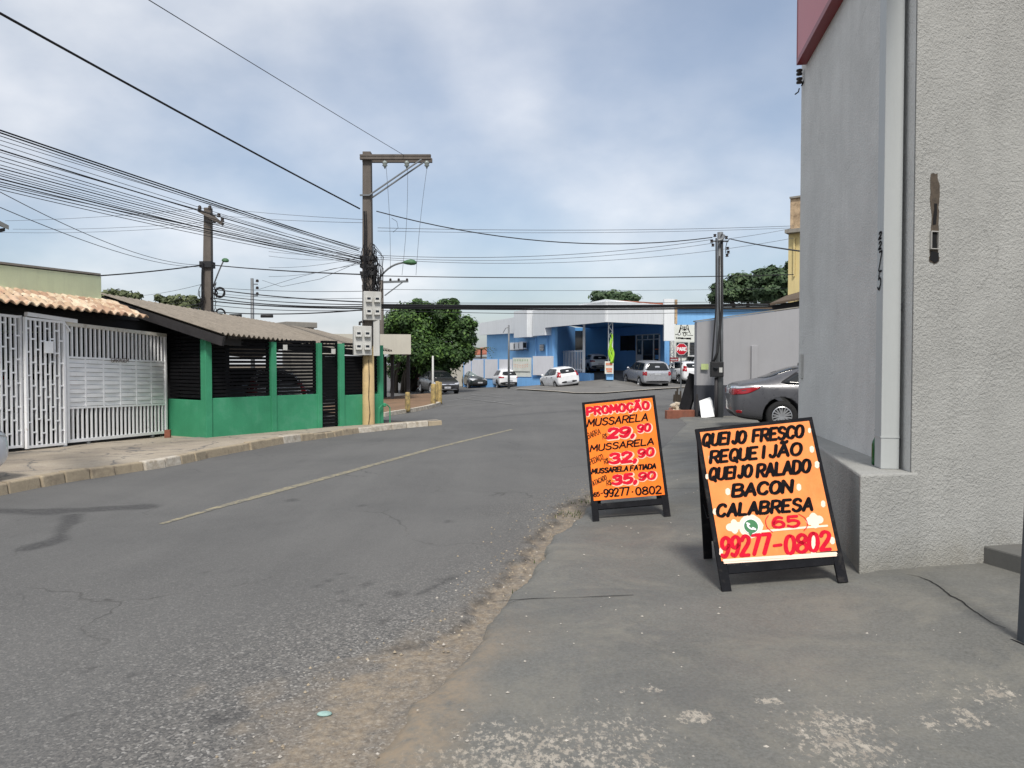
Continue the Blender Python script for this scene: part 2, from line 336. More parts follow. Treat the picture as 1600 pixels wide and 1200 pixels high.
def vnoise(x, y, s, seed=0):
    x, y = x / s, y / s; xi, yi = np.floor(x), np.floor(y); fx, fy = x - xi, y - yi
    h = lambda a, b: np.modf(np.abs(np.sin(a * 127.1 + b * 311.7 + seed * 17.3) * 43758.5453))[0]
    fx, fy = fx * fx * (3 - 2 * fx), fy * fy * (3 - 2 * fy)
    return (h(xi, yi) * (1 - fx) + h(xi + 1, yi) * fx) * (1 - fy) + (h(xi, yi + 1) * (1 - fx) + h(xi + 1, yi + 1) * fx) * fy
def resamp(pts, n):
    p = np.array([(q[0], q[1]) for q in pts], float); s = np.r_[0, np.cumsum(np.hypot(*np.diff(p, axis=0).T))]
    t = np.linspace(0, s[-1], n); return np.stack([np.interp(t, s, p[:, 0]), np.interp(t, s, p[:, 1])], -1)
def ribbon(name, pts, wid, off, mat, label=None, cat=None, kind='structure', jit=0, n=None):
    p = resamp(pts, n or max(8, int(sum((Vector(a[:2]) - Vector(b[:2])).length for a, b in zip(pts[:-1], pts[1:])) / .25)))
    t = np.gradient(p, axis=0); t /= np.linalg.norm(t, axis=1)[:, None]; nn = np.stack([-t[:, 1], t[:, 0]], -1)
    ww = wid * (1 + jit * (np.random.rand(len(p), 1) - .5) * 2) if not hasattr(wid, '__len__') else np.interp(np.linspace(0, 1, len(p)), np.linspace(0, 1, len(wid)), wid)[:, None]
    if jit: p = p + nn * jit * np.mean(ww) * (np.random.rand(len(p), 1) - .5)
    L, Rr = p + nn * ww / 2, p - nn * ww / 2
    X = np.stack([L[:, 0], Rr[:, 0]], 0); Y = np.stack([L[:, 1], Rr[:, 1]], 0)
    o = grid_sheet(name, X, Y, gz(X, Y) + off, mat, kind=kind)
    return tag(o, label, cat)
# ================================================================== GROUND, ROAD, PAVEMENTS
SD = Vector((.29, .957, 0)); SN = Vector((.957, -.29, 0))            # along the street, and across to the right
def xy(u, v): p = G(u, v); return (p.x, p.y)
road_edge = [(-2.2, -4), (-1.6, .5)] + [xy(*q) for q in [(430, 1200), (560, 1064), (637, 1012), (675, 993), (713, 983), (751, 939), (797, 889), (843, 836), (878, 790), (916, 776)]] + [(1.6, 11.5), (2.9, 15.5), (4.4, 20.3)]
fore_edge = [(-1.5, -4), (-.95, .5)] + [xy(*q) for q in [(585, 1190), (663, 1085), (694, 1058), (732, 1016), (759, 985), (790, 947), (828, 897), (866, 840), (905, 809), (935, 775)]] + [(1.8, 11.3), (3.1, 15.4), (4.6, 20.3)]
kerb_line = [(-9.6, -4.0), (-7.7, 3.5)] + [xy(*q) for q in [(0, 775), (100, 755), (215, 737), (280, 727), (330, 715), (440, 694), (560, 677), (640, 668), (692, 664)]]
sand_pts = [xy(*q) for q in [(380, 1250), (500, 1110), (600, 1045), (690, 990), (760, 930), (820, 870), (880, 810), (930, 770)]]
tstain = [[xy(*q) for q in [(0, 797), (80, 800), (215, 793)]], [xy(*q) for q in [(118, 805), (85, 845), (45, 858)]]]
def axis(lo, hi, a, b, d):
    mid = list(np.arange(a, b, d)); out = []; x, s = b, d
    while x < hi: out.append(x); s *= 1.13; x += s
    out.append(hi); pre = []; x, s = a - d, d
    while x > lo: pre.append(x); s *= 1.13; x -= s
    return np.array([lo] + pre[::-1] + mid + out)
def make_road():
    X, Y = np.meshgrid(axis(-70, 90, -4.6, 2.2, .05), axis(-14, 150, 2.6, 11, .05))
    Z = gz(X, Y)
    # signed side of the gutter: between broken asphalt edge and the forecourt the bed lies lower
    ye = np.array(road_edge); yf = np.array(fore_edge)
    xe = np.interp(Y, ye[:, 1], ye[:, 0]); xf = np.interp(Y, yf[:, 1], yf[:, 0])
    rag = (vnoise(X, Y, .16, 1) - .5) * .16 + (vnoise(X, Y, .05, 2) - .5) * .07
    gut = sstep(-.03, .02, X - xe + rag) * (Y < 13); Z = Z - .035 * gut * sstep(3.9, 4.8, Y) * (X < xf + .4)
    ds = pdist(X, Y, sand_pts); n3 = vnoise(X, Y, .5, 3) * .6 + vnoise(X, Y, .17, 4) * .4
    low = sstep(5.0, 3.6, Y); sand = np.clip(gut * (.95 - .25 * low) + sstep(.16, .0, ds - n3 * (.20 + .14 * low)) * (.30 + .22 * low) * (.35 + 1.1 * vnoise(X, Y, .22, 31) * vnoise(X, Y, .9, 32) * 1.6), 0, 1)
    lip_shade = sstep(.045, .01, np.abs(X - xe + rag)) * (Y < 12) * (Y > 4.2)  # thin shadow line along the broken asphalt edge, painted into the dark mask
    sand = np.maximum(sand, sstep(.42, .1, pdist(X, Y, [xy(655, 1090 - 40), xy(690, 1000)]) - 0) * 0)
    pat = [(415, 1085, .16), (520, 1160, .3), (310, 1078, .1), (445, 1110, .15), (380, 1140, .1)]
    for u, v, r in pat:
        cx, cy = xy(u, v); sand = np.maximum(sand, .55 * sstep(r, r * .3, np.hypot(X - cx, Y - cy) + (vnoise(X, Y, .12, 8) - .5) * r))
    dark = np.zeros_like(X)
    for pl, ww in zip(tstain, (.17, .1)): dark = np.maximum(dark, .75 * sstep(ww * 1.2, ww * .5, pdist(X, Y, pl) + (vnoise(X, Y, .25, 5) - .5) * ww))
    spots = [(530, 897, .05), (545, 903, .04), (510, 908, .05), (575, 912, .05), (530, 925, .05), (570, 915, .06), (495, 915, .04), (620, 928, .08), (540, 940, .05), (565, 945, .04), (455, 782, .1), (565, 790, .06), (315, 895, .03), (345, 955, .03), (110, 1120, .05), (330, 1030, .04), (370, 1030, .04), (340, 1120, .08), (370, 1117, .06), (690, 905, .05), (700, 815, .07), (600, 970, .06), (140, 1045, .05), (210, 1055, .04)]
    for u, v, r in spots:
        cx, cy = xy(u, v); dark = np.maximum(dark, .6 * sstep(r, r * .45, np.hypot(X - cx, (Y - cy) * .8) + (vnoise(X, Y, .06, 6) - .5) * r * .7))
    dark = np.maximum(dark, .7 * sstep(.035, .01, pdist(X, Y, [xy(655, 928), xy(690, 912), xy(712, 900)])))
    coarse = sstep(-2.2, -.2, X * SN.x + Y * SN.y + .95 + (vnoise(X, Y, 1.4, 7) - .5) * 1.2) * sstep(14, 8, Y) + sstep(7.5, 3.4, Y) * .32 + .05
    t = NT('worn_asphalt')
    along = t.mapping(rot=(0, 0, R(16.9)), scale=(1, .07, 1))
    c = t.ramp(t.noise(1.1, 7, .66, vec=along), (.3, (.078, .078, .078, 1)), (.70, (.148, .147, .143, 1)))
    c = t.mix(.55, c, t.ramp(t.noise(.28, 8, .68, dist=.5), (.36, (.080, .080, .080, 1)), (.62, (.148, .146, .141, 1))))
    grit = t.voro(85, out=1); gs = t.n('ShaderNodeSeparateColor'); t.l(grit, gs.inputs[0])
    agg = t.ramp(gs.outputs[0], (0, (.035, .035, .036, 1)), (.5, (.135, .128, .117, 1)), (.86, (.235, .22, .20, 1)), (1, (.48, .46, .43, 1)))
    c = t.mix(t.math('MULTIPLY', t.attr('coarse'), .72), c, agg)
    c = t.mix(.30, c, t.ramp(t.noise(120, 4, .75), (.32, .03), (.68, .22)))
    c = t.mix(t.ramp(t.noise(3.2, 8, .7, vec=t.mapping(rot=(0, 0, R(16.9)), scale=(1, .35, 1))), (.62, 0.), (.75, .35)), c, (.07, .07, .073, 1))
    sc_ = t.ramp(t.noise(24, 6, .75), (.3, (.15, .115, .08, 1)), (.55, (.27, .225, .17, 1)), (.75, (.38, .335, .275, 1)))
    c = t.mix(t.math('MULTIPLY', t.attr('sand'), t.ramp(t.noise(11, 9, .85), (.34, .1), (.6, 1.))), c, sc_)
    c = t.mix(t.math('MULTIPLY', t.attr('dark'), t.ramp(t.noise(20, 5, .7), (.3, .35), (.6, .95))), c, (.035, .035, .037, 1))
    cr = t.n('ShaderNodeTexVoronoi', feature='DISTANCE_TO_EDGE'); cr.inputs['Scale'].default_value = .42; nz = t.n('ShaderNodeTexNoise'); nz.inputs['Scale'].default_value = 1.7; nz.inputs['Detail'].default_value = 7; t.l(t.vec, nz.inputs['Vector']); sv = t.n('ShaderNodeVectorMath', operation='SCALE'); sv.inputs['Scale'].default_value = .9; t.l(nz.outputs[1], sv.inputs[0]); wv = t.n('ShaderNodeVectorMath', operation='ADD'); t.l(t.vec, wv.inputs[0]); t.l(sv.outputs[0], wv.inputs[1]); t.l(wv.outputs[0], cr.inputs['Vector'])
    c = t.mix(t.math('MULTIPLY', t.ramp(cr.outputs[0], (.002, .6), (.007, 0.)), t.ramp(t.noise(.5, 4), (.5, 0.), (.6, 1.))), c, (.045, .044, .043, 1))
    t.bump(t.mix(.6, t.noise(140, 4, .7), grit), .5, .005)
    t.fin(c, .9, 0, .25)
    grid_sheet('road', X, Y, Z, t.m, dict(sand=sand, dark=np.clip(dark + lip_shade * .7, 0, 1), coarse=np.clip(coarse, 0, 1)))
make_road()
def make_far_ground():
    a = np.r_[-900, -400, -200, np.linspace(-110, 130, 40), 220, 420, 900]; b = np.r_[-300, -100, np.linspace(-60, 190, 40), 300, 500, 1200]
    X, Y = np.meshgrid(a, b); grid_sheet('ground', X, Y, gz(np.clip(X, -120, 140), np.clip(Y, -60, 200)) - .35, surf('bare_earth', (.14, .11, .08, 1), .95, .2, .3, 10, .3))
make_far_ground()
# right forecourt: dark painted cement, flaking near the camera
def make_forecourt():
    n = 330; L = resamp(fore_edge + [(4.9, 23)], 900); L = L[L[:, 1] > -4]
    ys = axis(-4, 23, 2.6, 8.2, .028); lx = np.interp(ys, L[:, 1], L[:, 0])
    s = np.r_[np.linspace(0, 1, 150) ** 1.0 * .36, np.linspace(.365, 1, 26)]
    X = lx[:, None] + (11.5 - lx[:, None]) * s[None, :]; Y = np.repeat(ys[:, None], len(s), 1)
    edge = (X - lx[:, None])
    X[:, 0] += 0; X = X + ((vnoise(X, Y, .22, 11) - .5) * .09 + (vnoise(X, Y, .06, 12) - .5) * .03) * sstep(.3, 0, edge)
    Z = gz(X, Y) + .012 + .03 * sstep(0, .12, edge) + (vnoise(X, Y, 1.1, 13) - .5) * .012
    Z[:, 0] -= .07
    peel = sstep(4.3, 3.0, Y + (vnoise(X, Y, .9, 14) - .5) * 1.1) * .9 + .10
    peel = peel * (.30 + .9 * vnoise(X, Y, .45, 15))
    for u, v, r in [(1100, 1135, .16), (1320, 1145, .2), (1490, 1145, .22), (1180, 1110, .12), (1570, 1100, .16), (1000, 1090, .1), (1360, 1190, .1)]:
        cx, cy = xy(u, v); peel = np.maximum(peel, 1.15 * sstep(r * 1.2, r * .1, np.hypot((X - cx) * .7, (Y - cy) * 1.5) + (vnoise(X, Y, .1, 16) - .5) * r))
    wear = sstep(.5, 0, edge + (vnoise(X, Y, .35, 17) - .5) * .4) * sstep(5.2, 3.6, Y)
    t = NT('flaking_grey_floor_paint')
    c = t.ramp(t.noise(.9, 6, .6), (.3, (.096, .096, .084, 1)), (.5, (.126, .125, .109, 1)), (.7, (.158, .154, .133, 1)))
    c = t.mix(.38, c, t.ramp(t.noise(60, 5, .75), (.3, .065), (.7, .25)))
    c = t.mix(t.ramp(t.noise(1.3, 9, .75, dist=.5), (.48, 0.), (.64, .6)), c, (.205, .195, .165, 1))
    c = t.mix(t.ramp(t.noise(.8, 9, .72, dist=.8, vec=t.mapping(scale=(1, 2, 1))), (.5, 0.), (.62, .4)), c, (.10, .102, .10, 1))
    c = t.mix(t.ramp(t.noise(2.2, 8, .72, dist=.4), (.58, 0.), (.74, .35)), c, (.085, .086, .088, 1))
    f = t.math('ADD', t.noise(26, 8, .78, vec=t.mapping(scale=(1.3, .8, 1))), t.math('MULTIPLY', t.attr('peel'), .245))
    c = t.mix(t.ramp(f, (.735, 0.), (.80, .8)), c, t.ramp(t.noise(9, 4), (.35, (.28, .25, .21, 1)), (.65, (.44, .40, .34, 1))))
    c = t.mix(t.math('MULTIPLY', t.attr('wear'), t.ramp(t.noise(11, 7, .75), (.35, .1), (.6, .9))), c, (.26, .205, .145, 1))
    t.bump(t.mix(.5, t.noise(90, 4, .7), f), .3, .006); t.fin(c, t.ramp(t.noise(3, 4), (.3, .6), (.7, .85)), 0, .3)
    grid_sheet('forecourt', X, Y, Z, t.m, dict(peel=np.clip(peel, 0, 1.7), wear=wear))
make_forecourt()
# left pavement with its kerb
FA, FB = G(322, 684, .13), G(599, 661, .13)                        # foot of the green wall, near and far corner
GA, GB = G(105, 697, .13), G(259, 681, .13)                        # foot of the sliding gate
fdir = (FB - FA).normalized(); gdir = (GB - GA).normalized()
def make_pavement():
    back = [(-13.2, -4), (-11.2, 3.5), (-10.7, 9)] + [tuple((GA - gdir * 3.5)[:2]), tuple((GB + Vector((-.3, .6, 0)))[:2]), (FA.x - .25, FA.y + .2), (FB.x - .25, FB.y + .3), (FB.x + .1, FB.y + .1), (-2.4, 21.9), (kerb_line[-1][0] - .12, kerb_line[-1][1] + .12)]
    n = 260; L, K = resamp(back, n), resamp(kerb_line, n); s = np.linspace(0, 1, 34)
    K = K + (K - L) / np.linalg.norm(K - L, axis=1)[:, None] * -.16
    X = L[:, :1] * (1 - s) + K[:, :1] * s; Y = L[:, 1:] * (1 - s) + K[:, 1:] * s
    Z = gz(X, Y) + .13 + (vnoise(X, Y, .9, 21) - .5) * .02
    t = NT('worn_pavement_concrete')
    c = t.ramp(t.noise(.7, 7, .65), (.28, (.27, .21, .145, 1)), (.5, (.39, .315, .22, 1)), (.72, (.46, .385, .285, 1)))
    c = t.mix(t.ramp(t.noise(2.4, 8, .75, dist=.6), (.50, 0.), (.66, .65)), c, (.19, .155, .12, 1))
    cr = t.n('ShaderNodeTexVoronoi', feature='DISTANCE_TO_EDGE'); cr.inputs['Scale'].default_value = .75
    wv = t.n('ShaderNodeVectorMath', operation='ADD'); nz = t.n('ShaderNodeTexNoise'); nz.inputs['Scale'].default_value = 2.2; nz.inputs['Detail'].default_value = 5; t.l(t.vec, nz.inputs['Vector'])
    sv = t.n('ShaderNodeVectorMath', operation='SCALE'); sv.inputs['Scale'].default_value = .7; t.l(nz.outputs[1], sv.inputs[0]); t.l(t.vec, wv.inputs[0]); t.l(sv.outputs[0], wv.inputs[1]); t.l(wv.outputs[0], cr.inputs['Vector'])
    c = t.mix(t.ramp(cr.outputs[0], (.008, .85), (.022, 0.)), c, (.05, .042, .035, 1))
    c = t.mix(.35, c, t.ramp(t.noise(50, 4, .7), (.3, .14), (.7, .46))); t.bump(t.noise(40, 5, .7), .4, .006); t.fin(c, .92, 0, .2)
    grid_sheet('pavement', X, Y, Z, t.m)
    # kerb stones: a real step 0.13 high, a few of them whitewashed
    P = resamp(kerb_line, 200); kk = [0]
    while kk[-1] < 198: kk.append(min(199, kk[-1] + random.choice((3, 3, 4, 5))))
    P = P[kk]; mb = MB()
    for i in range(len(P) - 1):
        a, b = Vector((*P[i], 0)), Vector((*P[i + 1], 0)); d = (b - a); nn = Vector((-d.y, d.x, 0)).normalized(); a2, b2 = a + d * .012, b - d * .012
        j = [random.uniform(-.022, .022) for _ in range(4)]; u = 800 + 1202 * a.x / max(a.y, .1); m = 1 if (205 < u < 285 or 560 < u < 640) and a.y > 5 else 0
        if 425 < u < 455: m = 1
        za, zb = float(gz(a.x, a.y)), float(gz(b.x, b.y)); w_ = .17
        q = [a2 + nn * j[0], b2 + nn * j[1], b2 + nn * w_, a2 + nn * w_]
        vs = [(p.x, p.y, z - .05) for p, z in zip(q, (za, zb, zb, za))] + [(p.x + nn.x * .03 * k, p.y + nn.y * .03 * k, z + .135 + j[2] * .8) for p, z, k in zip(q, (za, zb, zb, za), (1, 1, 0, 0))]
        mb.add(vs, [(3, 2, 1, 0), (4, 5, 6, 7), (0, 1, 5, 4), (1, 2, 6, 5), (2, 3, 7, 6), (3, 0, 4, 7)], m)
    o = mb.build('kerb', ['kerb', 'kerbwhite'], bevel=.02); tag(o, kind='structure')
make_pavement()
# centre line, faint junction markings
def faded(name, col, amt):
    t = NT(name); c = t.mix(t.ramp(t.noise(9, 8, .75), (.35, 1. - amt), (.62, 1.)), col, (.115, .115, .114, 1)); t.bump(t.noise(140, 4), .4, .004); return t.fin(c, .85)
MT['yline'] = faded('faded_yellow_marking', (.42, .36, .21, 1), .7); MT['wline'] = faded('faded_white_marking', (.48, .48, .47, 1), .55)
ribbon('yellow_centre_line', [xy(*q) for q in [(252, 819), (330, 796), (450, 763), (560, 733), (680, 700), (800, 671)]], [.06, .14, .14, .13, .13, .13, .13, .10], .004, 'yline', n=90)
for i, pts in enumerate([[(700, 627), (745, 619), (775, 615)], [(690, 636), (760, 629), (815, 624)], [(715, 622), (770, 628), (805, 633)], [(735, 617), (790, 622)]]):
    ribbon('road_marking', [xy(*q) for q in pts], .12, .010 + .003 * i, 'wline')
# forecourt crack, joints, litter, weeds
MT['kerb'] = surf('kerb_concrete_worn', (.34, .285, .21, 1), .95, .22, 4, 40, .6, dirt=((.15, .12, .09, 1), .6, 5)); MT['crack'] = surf('crack_dark_gap', (.02, .019, .018, 1), 1, .2, 8, 0, 0)  # near-black colour for the cracks and joints
ribbon('pavement_crack', [xy(*q) for q in [(1418, 908), (1435, 911), (1452, 918), (1466, 926), (1483, 941), (1503, 951), (1512, 960), (1530, 972), (1553, 988), (1572, 994)]], [.003, .010, .008, .009, .010, .007, .006, .003], .047, 'crack', jit=.5, n=50)
ribbon('pavement_joint', [xy(*q) for q in [(770, 951), (830, 946), (900, 944), (990, 940)]], .006, .047, 'crack', jit=.5)
ribbon('pavement_joint', [xy(*q) for q in [(1020, 770), (1060, 769), (1110, 769)]], .010, .047, 'crack', jit=.4)
def litter():
    mb = MB(); rnd = random.Random(3)
    for _ in range(150):
        y = 3 + 9 * rnd.random() ** 1.6; x0 = np.interp(y, np.array(fore_edge)[:, 1], np.array(fore_edge)[:, 0]); x = x0 + rnd.random() ** 1.3 * 3.0 - .15
        r = rnd.uniform(.003, .010); z = float(gz(x, y)) + .045; k = 5; a0 = rnd.random() * 6
        vs = [(x + r * rnd.uniform(.6, 1.5) * math.cos(a0 + 2 * math.pi * j / k), y + r * rnd.uniform(.6, 1.2) * math.sin(a0 + 2 * math.pi * j / k), z) for j in range(k)] + [(x, y, z + r * .7)]
        mb.add(vs, [(j, (j + 1) % k, k) for j in range(k)], 0)
    for _ in range(420):
        y = 3.0 + 8 * rnd.random(); x0 = np.interp(y, np.array(road_edge)[:, 1], np.array(road_edge)[:, 0]); x = x0 + rnd.gauss(0, .22)
        r = rnd.uniform(.003, .011); z = float(gz(x, y)) - .005 if x > x0 else float(gz(x, y)) + .002; a0 = rnd.random() * 6
        vs = [(x + r * math.cos(a0 + 1.256 * j), y + r * math.sin(a0 + 1.256 * j), z) for j in range(5)] + [(x, y, z + r)]
        mb.add(vs, [(j, (j + 1) % 5, 5) for j in range(5)], rnd.choice((0, 1, 1, 1, 1, 1, 1)))
    o = mb.build('gravel', ['chips', 'kerb']); tag(o, 'loose pale chips and grit scattered along the gutter and forecourt', 'gravel', kind='stuff')
    mb = MB()
    for u, v, n, sp in [(888, 800, 46, .10), (905, 782, 60, .14), (812, 925, 16, .04), (925, 775, 50, .12), (868, 835, 14, .06), (840, 875, 10, .06)]:
        p = G(u, v)
        for _ in range(n):
            q = p + Vector((rnd.gauss(0, sp), rnd.gauss(0, sp), -.03)); a = rnd.random() * 6.3; h = rnd.uniform(.02, .06); s = Vector((math.cos(a), math.sin(a), 0)) * .006; l = Vector((rnd.gauss(0, .02), rnd.gauss(0, .02), h))
            mb.add([q - s, q + s, q + l + s * .3], [(0, 1, 2)], 0 if rnd.random() < .6 else 1)
    tag(mb.build('weeds', ['weed', 'kerb']), 'small dry weeds growing in the gutter beside the forecourt edge', 'weeds', kind='stuff')
litter()
p = G(507, 1117); mb = MB()
mb.lathe([(.02, 0), (.024, .004), (.02, .009), (.008, .012)], p + Vector((0, 0, .001)), 12)
for v in range(len(mb.v)): x, y, z = mb.v[v]; mb.v[v] = (p.x + (x - p.x) * 1.5, y, z)
MT['aqua'] = surf('aqua_plastic', (.27, .40, .37, 1), .8, .15, 20, 0, 0)
tag(mb.build('plastic_disc', 'aqua', smooth=True), 'flattened pale aqua plastic disc lying on the gritty asphalt', 'litter')
# blue lot kerb (white-edged) and traffic island
isl = [xy(*q) for q in [(602, 651), (625, 647), (650, 643), (670, 639), (684, 635), (691, 631.5), (689, 628)]]
def island():
    L = resamp([(-6.2, isl[0][1] + 6), (-6.0, isl[-1][1] + 10)], 30); K = resamp(isl, 30); s = np.linspace(0, 1, 12)
    L = np.stack([np.linspace(isl[0][0] - 4, -5.5, 30), np.linspace(isl[0][1] + 2, isl[-1][1] + 14, 30)], -1)
    X = L[:, :1] * (1 - s) + K[:, :1] * s; Y = L[:, 1:] * (1 - s) + K[:, 1:] * s
    grid_sheet('traffic_island', X, Y, gz(X, Y) + .11, surf('brown_earth_paving', (.20, .125, .075, 1), .95, .2, 1.2, 20, .4, dirt=((.10, .075, .055, 1), .4, 1.5)))
    mb = MB(); P = resamp(isl, 26)
    for i in range(25):
        a, b = Vector((*P[i], 0)), Vector((*P[i + 1], 0)); nn = Vector((-(b - a).y, (b - a).x, 0)).normalized() * .16; za, zb = float(gz(*P[i])), float(gz(*P[i + 1]))
        mb.add([(p.x, p.y, z) for p, z in ((a, za), (b, zb), (b + nn, zb), (a + nn, za), (a, za + .14), (b, zb + .14), (b + nn, zb + .14), (a + nn, za + .14))], [(3, 2, 1, 0), (4, 5, 6, 7), (0, 1, 5, 4), (2, 3, 7, 6), (3, 0, 4, 7), (1, 2, 6, 5)])
    tag(mb.build('island_kerb', 'kerbwhite'), kind='structure')
island()
lot = [xy(*q) for q in [(807, 609.5), (840, 611), (872, 613), (900, 615.5), (940, 615.5), (1000, 611), (1072, 606), (1095, 603)]]
ribbon('lot_kerb', lot, .22, .07, 'kerbwhite', n=60)
def lot_sheet():
    K = resamp(lot, 70); L = np.stack([np.linspace(2, 24, 70), np.linspace(80, 78, 70)], -1); s = np.linspace(0, 1, 40) ** 1.3
    X = K[:, :1] * (1 - s) + L[:, :1] * s; Y = K[:, 1:] * (1 - s) + L[:, 1:] * s
    t = NT('lot_cement'); c = t.ramp(t.noise(.5, 7, .65), (.3, (.12, .115, .11, 1)), (.7, (.19, .185, .175, 1))); t.fin(c, .9)
    grid_sheet('parking_lot_paving', X, Y, gz(X, Y) + .05, t.m)
lot_sheet()
# ================================================================== BRUSH LETTERING
_O = '~3,10 1,8.8 .1,5 1,1.2 3,0 5,1.2 5.9,5 5,8.8 3,10'; _A = '0,0 3,10 6,0|1.1,3.4 4.9,3.4'
_C = '~5.6,8.2 4.4,9.7 3,10 1.2,9 .2,6.5 .2,3.5 1.2,1 3,0 4.4,.3 5.6,1.8'; _S = '~5.2,8.4 4,9.8 2.2,10 .6,8.8 .6,6.8 2.6,5.3 4.8,4.2 5.4,2 4,.2 2,0 .2,1.6'
GL = {'A': _A, 'B': '0,0 0,10|~0,10 3.5,10 5,8.8 5,6.8 3.5,5.4 0,5.2|~0,5.2 4,5.2 5.7,3.8 5.7,1.5 4,0 0,0', 'C': _C, 'D': '0,0 0,10|~0,10 3,10 5.2,8.2 5.8,5 5.2,1.8 3,0 0,0',
      'E': '5,10 0,10 0,0 5.2,0|0,5.2 4,5.2', 'F': '5.2,10 0,10 0,0|0,5.2 4,5.2', 'G': _C + '|5.6,1.8 5.6,4.5 3.4,4.5', 'H': '0,0 0,10|5.5,0 5.5,10|0,5 5.5,5', 'I': '0,0 0,10',
      'J': '~5.6,10 5.6,3 5,.9 4,0 2.9,.6 2.4,2.2', 'L': '0,10 0,0 4.8,0', 'M': '0,0 .6,10 3.5,3 6.4,10 7,0', 'N': '0,0 0,10 5.5,0 5.5,10', 'O': _O, 'P': '0,0 0,10|~0,10 3.5,10 5.3,8.8 5.3,6.2 3.5,4.8 0,4.6',
      'Q': _O + '|3.4,2.6 5.8,-1.4', 'R': '0,0 0,10|~0,10 3.5,10 5.3,8.8 5.3,6.2 3.5,4.8 0,4.6|2.6,4.7 5.6,0', 'S': _S, 'T': '0,10 6,10|3,10 3,0', 'U': '~0,10 0,3 .8,.8 2.7,0 4.6,.8 5.4,3 5.4,10',
      'X': '0,0 5.4,10|0,10 5.4,0', 'Z': '0,10 5.4,10 0,0 5.4,0',
      '0': '~2.7,10 .9,8.8 .1,5 .9,1.2 2.7,0 4.5,1.2 5.3,5 4.5,8.8 2.7,10', '2': '~.2,7.8 1,9.4 2.8,10 4.6,9 5,7.2 4,5 2,2.6 0,0|0,0 5.4,0', '3': '~.3,8.6 2,10 4.4,9.4 5,7.5 4.2,5.8 2.4,5.3|~2.4,5.3 4.8,4.6 5.5,2.5 4.4,.5 2.2,0 .1,1.4',
      '4': '4,0 4,10 0,3 5.5,3', '5': '5,10 .8,10 .5,5.6|~.5,5.6 2.6,6.3 4.8,5.3 5.4,3 4.2,.6 2,0 .1,1.2', '6': '~4.8,9 3.2,10 1.4,8.6 .3,5 .5,1.6 2.6,0 4.8,1 5.3,3.2 4.2,5.4 2.4,5.8 .6,4.2',
      '7': '0,10 5.4,10 2,0', '8': '~2.8,5.3 .8,6.6 .6,8.6 2.8,10 5,8.6 4.8,6.6 2.8,5.3 .4,3.8 .2,1.4 2.8,0 5.4,1.4 5.2,3.8 2.8,5.3', '9': '~.5,1 2.1,0 3.9,1.4 5,5 4.8,8.4 2.7,10 .5,9 0,6.8 1.1,4.6 2.9,4.2 4.7,5.8',
      ',': '.9,1 .1,-1.8', '-': '0,4.6 3.2,4.6', '.': '0,4.4 .5,4.6', '(': '~1.6,11 .4,7.5 .4,2.5 1.6,-1', ')': '~0,11 1.2,7.5 1.2,2.5 0,-1', '$': _S + '|2.8,11.4 2.8,-1.4', 'Ç': _C + '|~3,0 3.6,-1.2 2.2,-2.2', 'Ã': _A + '|~1.1,11.7 2.2,12.6 3.7,11.8 4.9,12.8'}
def smooth_pts(p, k=5):
    out = []
    for i in range(len(p) - 1):
        p0, p1, p2, p3 = p[max(i - 1, 0)], p[i], p[i + 1], p[min(i + 2, len(p) - 1)]
        if i == 0 and p[0] == p[-1]: p0 = p[-2]
        if i == len(p) - 2 and p[0] == p[-1]: p3 = p[1]
        for j in range(k):
            t = j / k; out.append(tuple(.5 * (2 * p1[c] + (p2[c] - p0[c]) * t + (2 * p0[c] - 5 * p1[c] + 4 * p2[c] - p3[c]) * t * t + (3 * p1[c] - p0[c] - 3 * p2[c] + p3[c]) * t ** 3) for c in (0, 1)))
    return out + [p[-1]]
def layout(text, gap=1.7):
    x = 0; out = []
    for ch in text:
        if ch == ' ': x += 3.0; continue
        st = []
        for s in GL[ch].split('|'):
            c = s[0] == '~'; pts = [tuple(map(float, q.split(','))) for q in s.lstrip('~').split()]
            st.append(smooth_pts(pts) if c else pts)
        wd = max(p[0] for s in st for p in s); out += [[(p[0] + x, p[1]) for p in s] for s in st]; x += wd + gap
    return out, x - gap
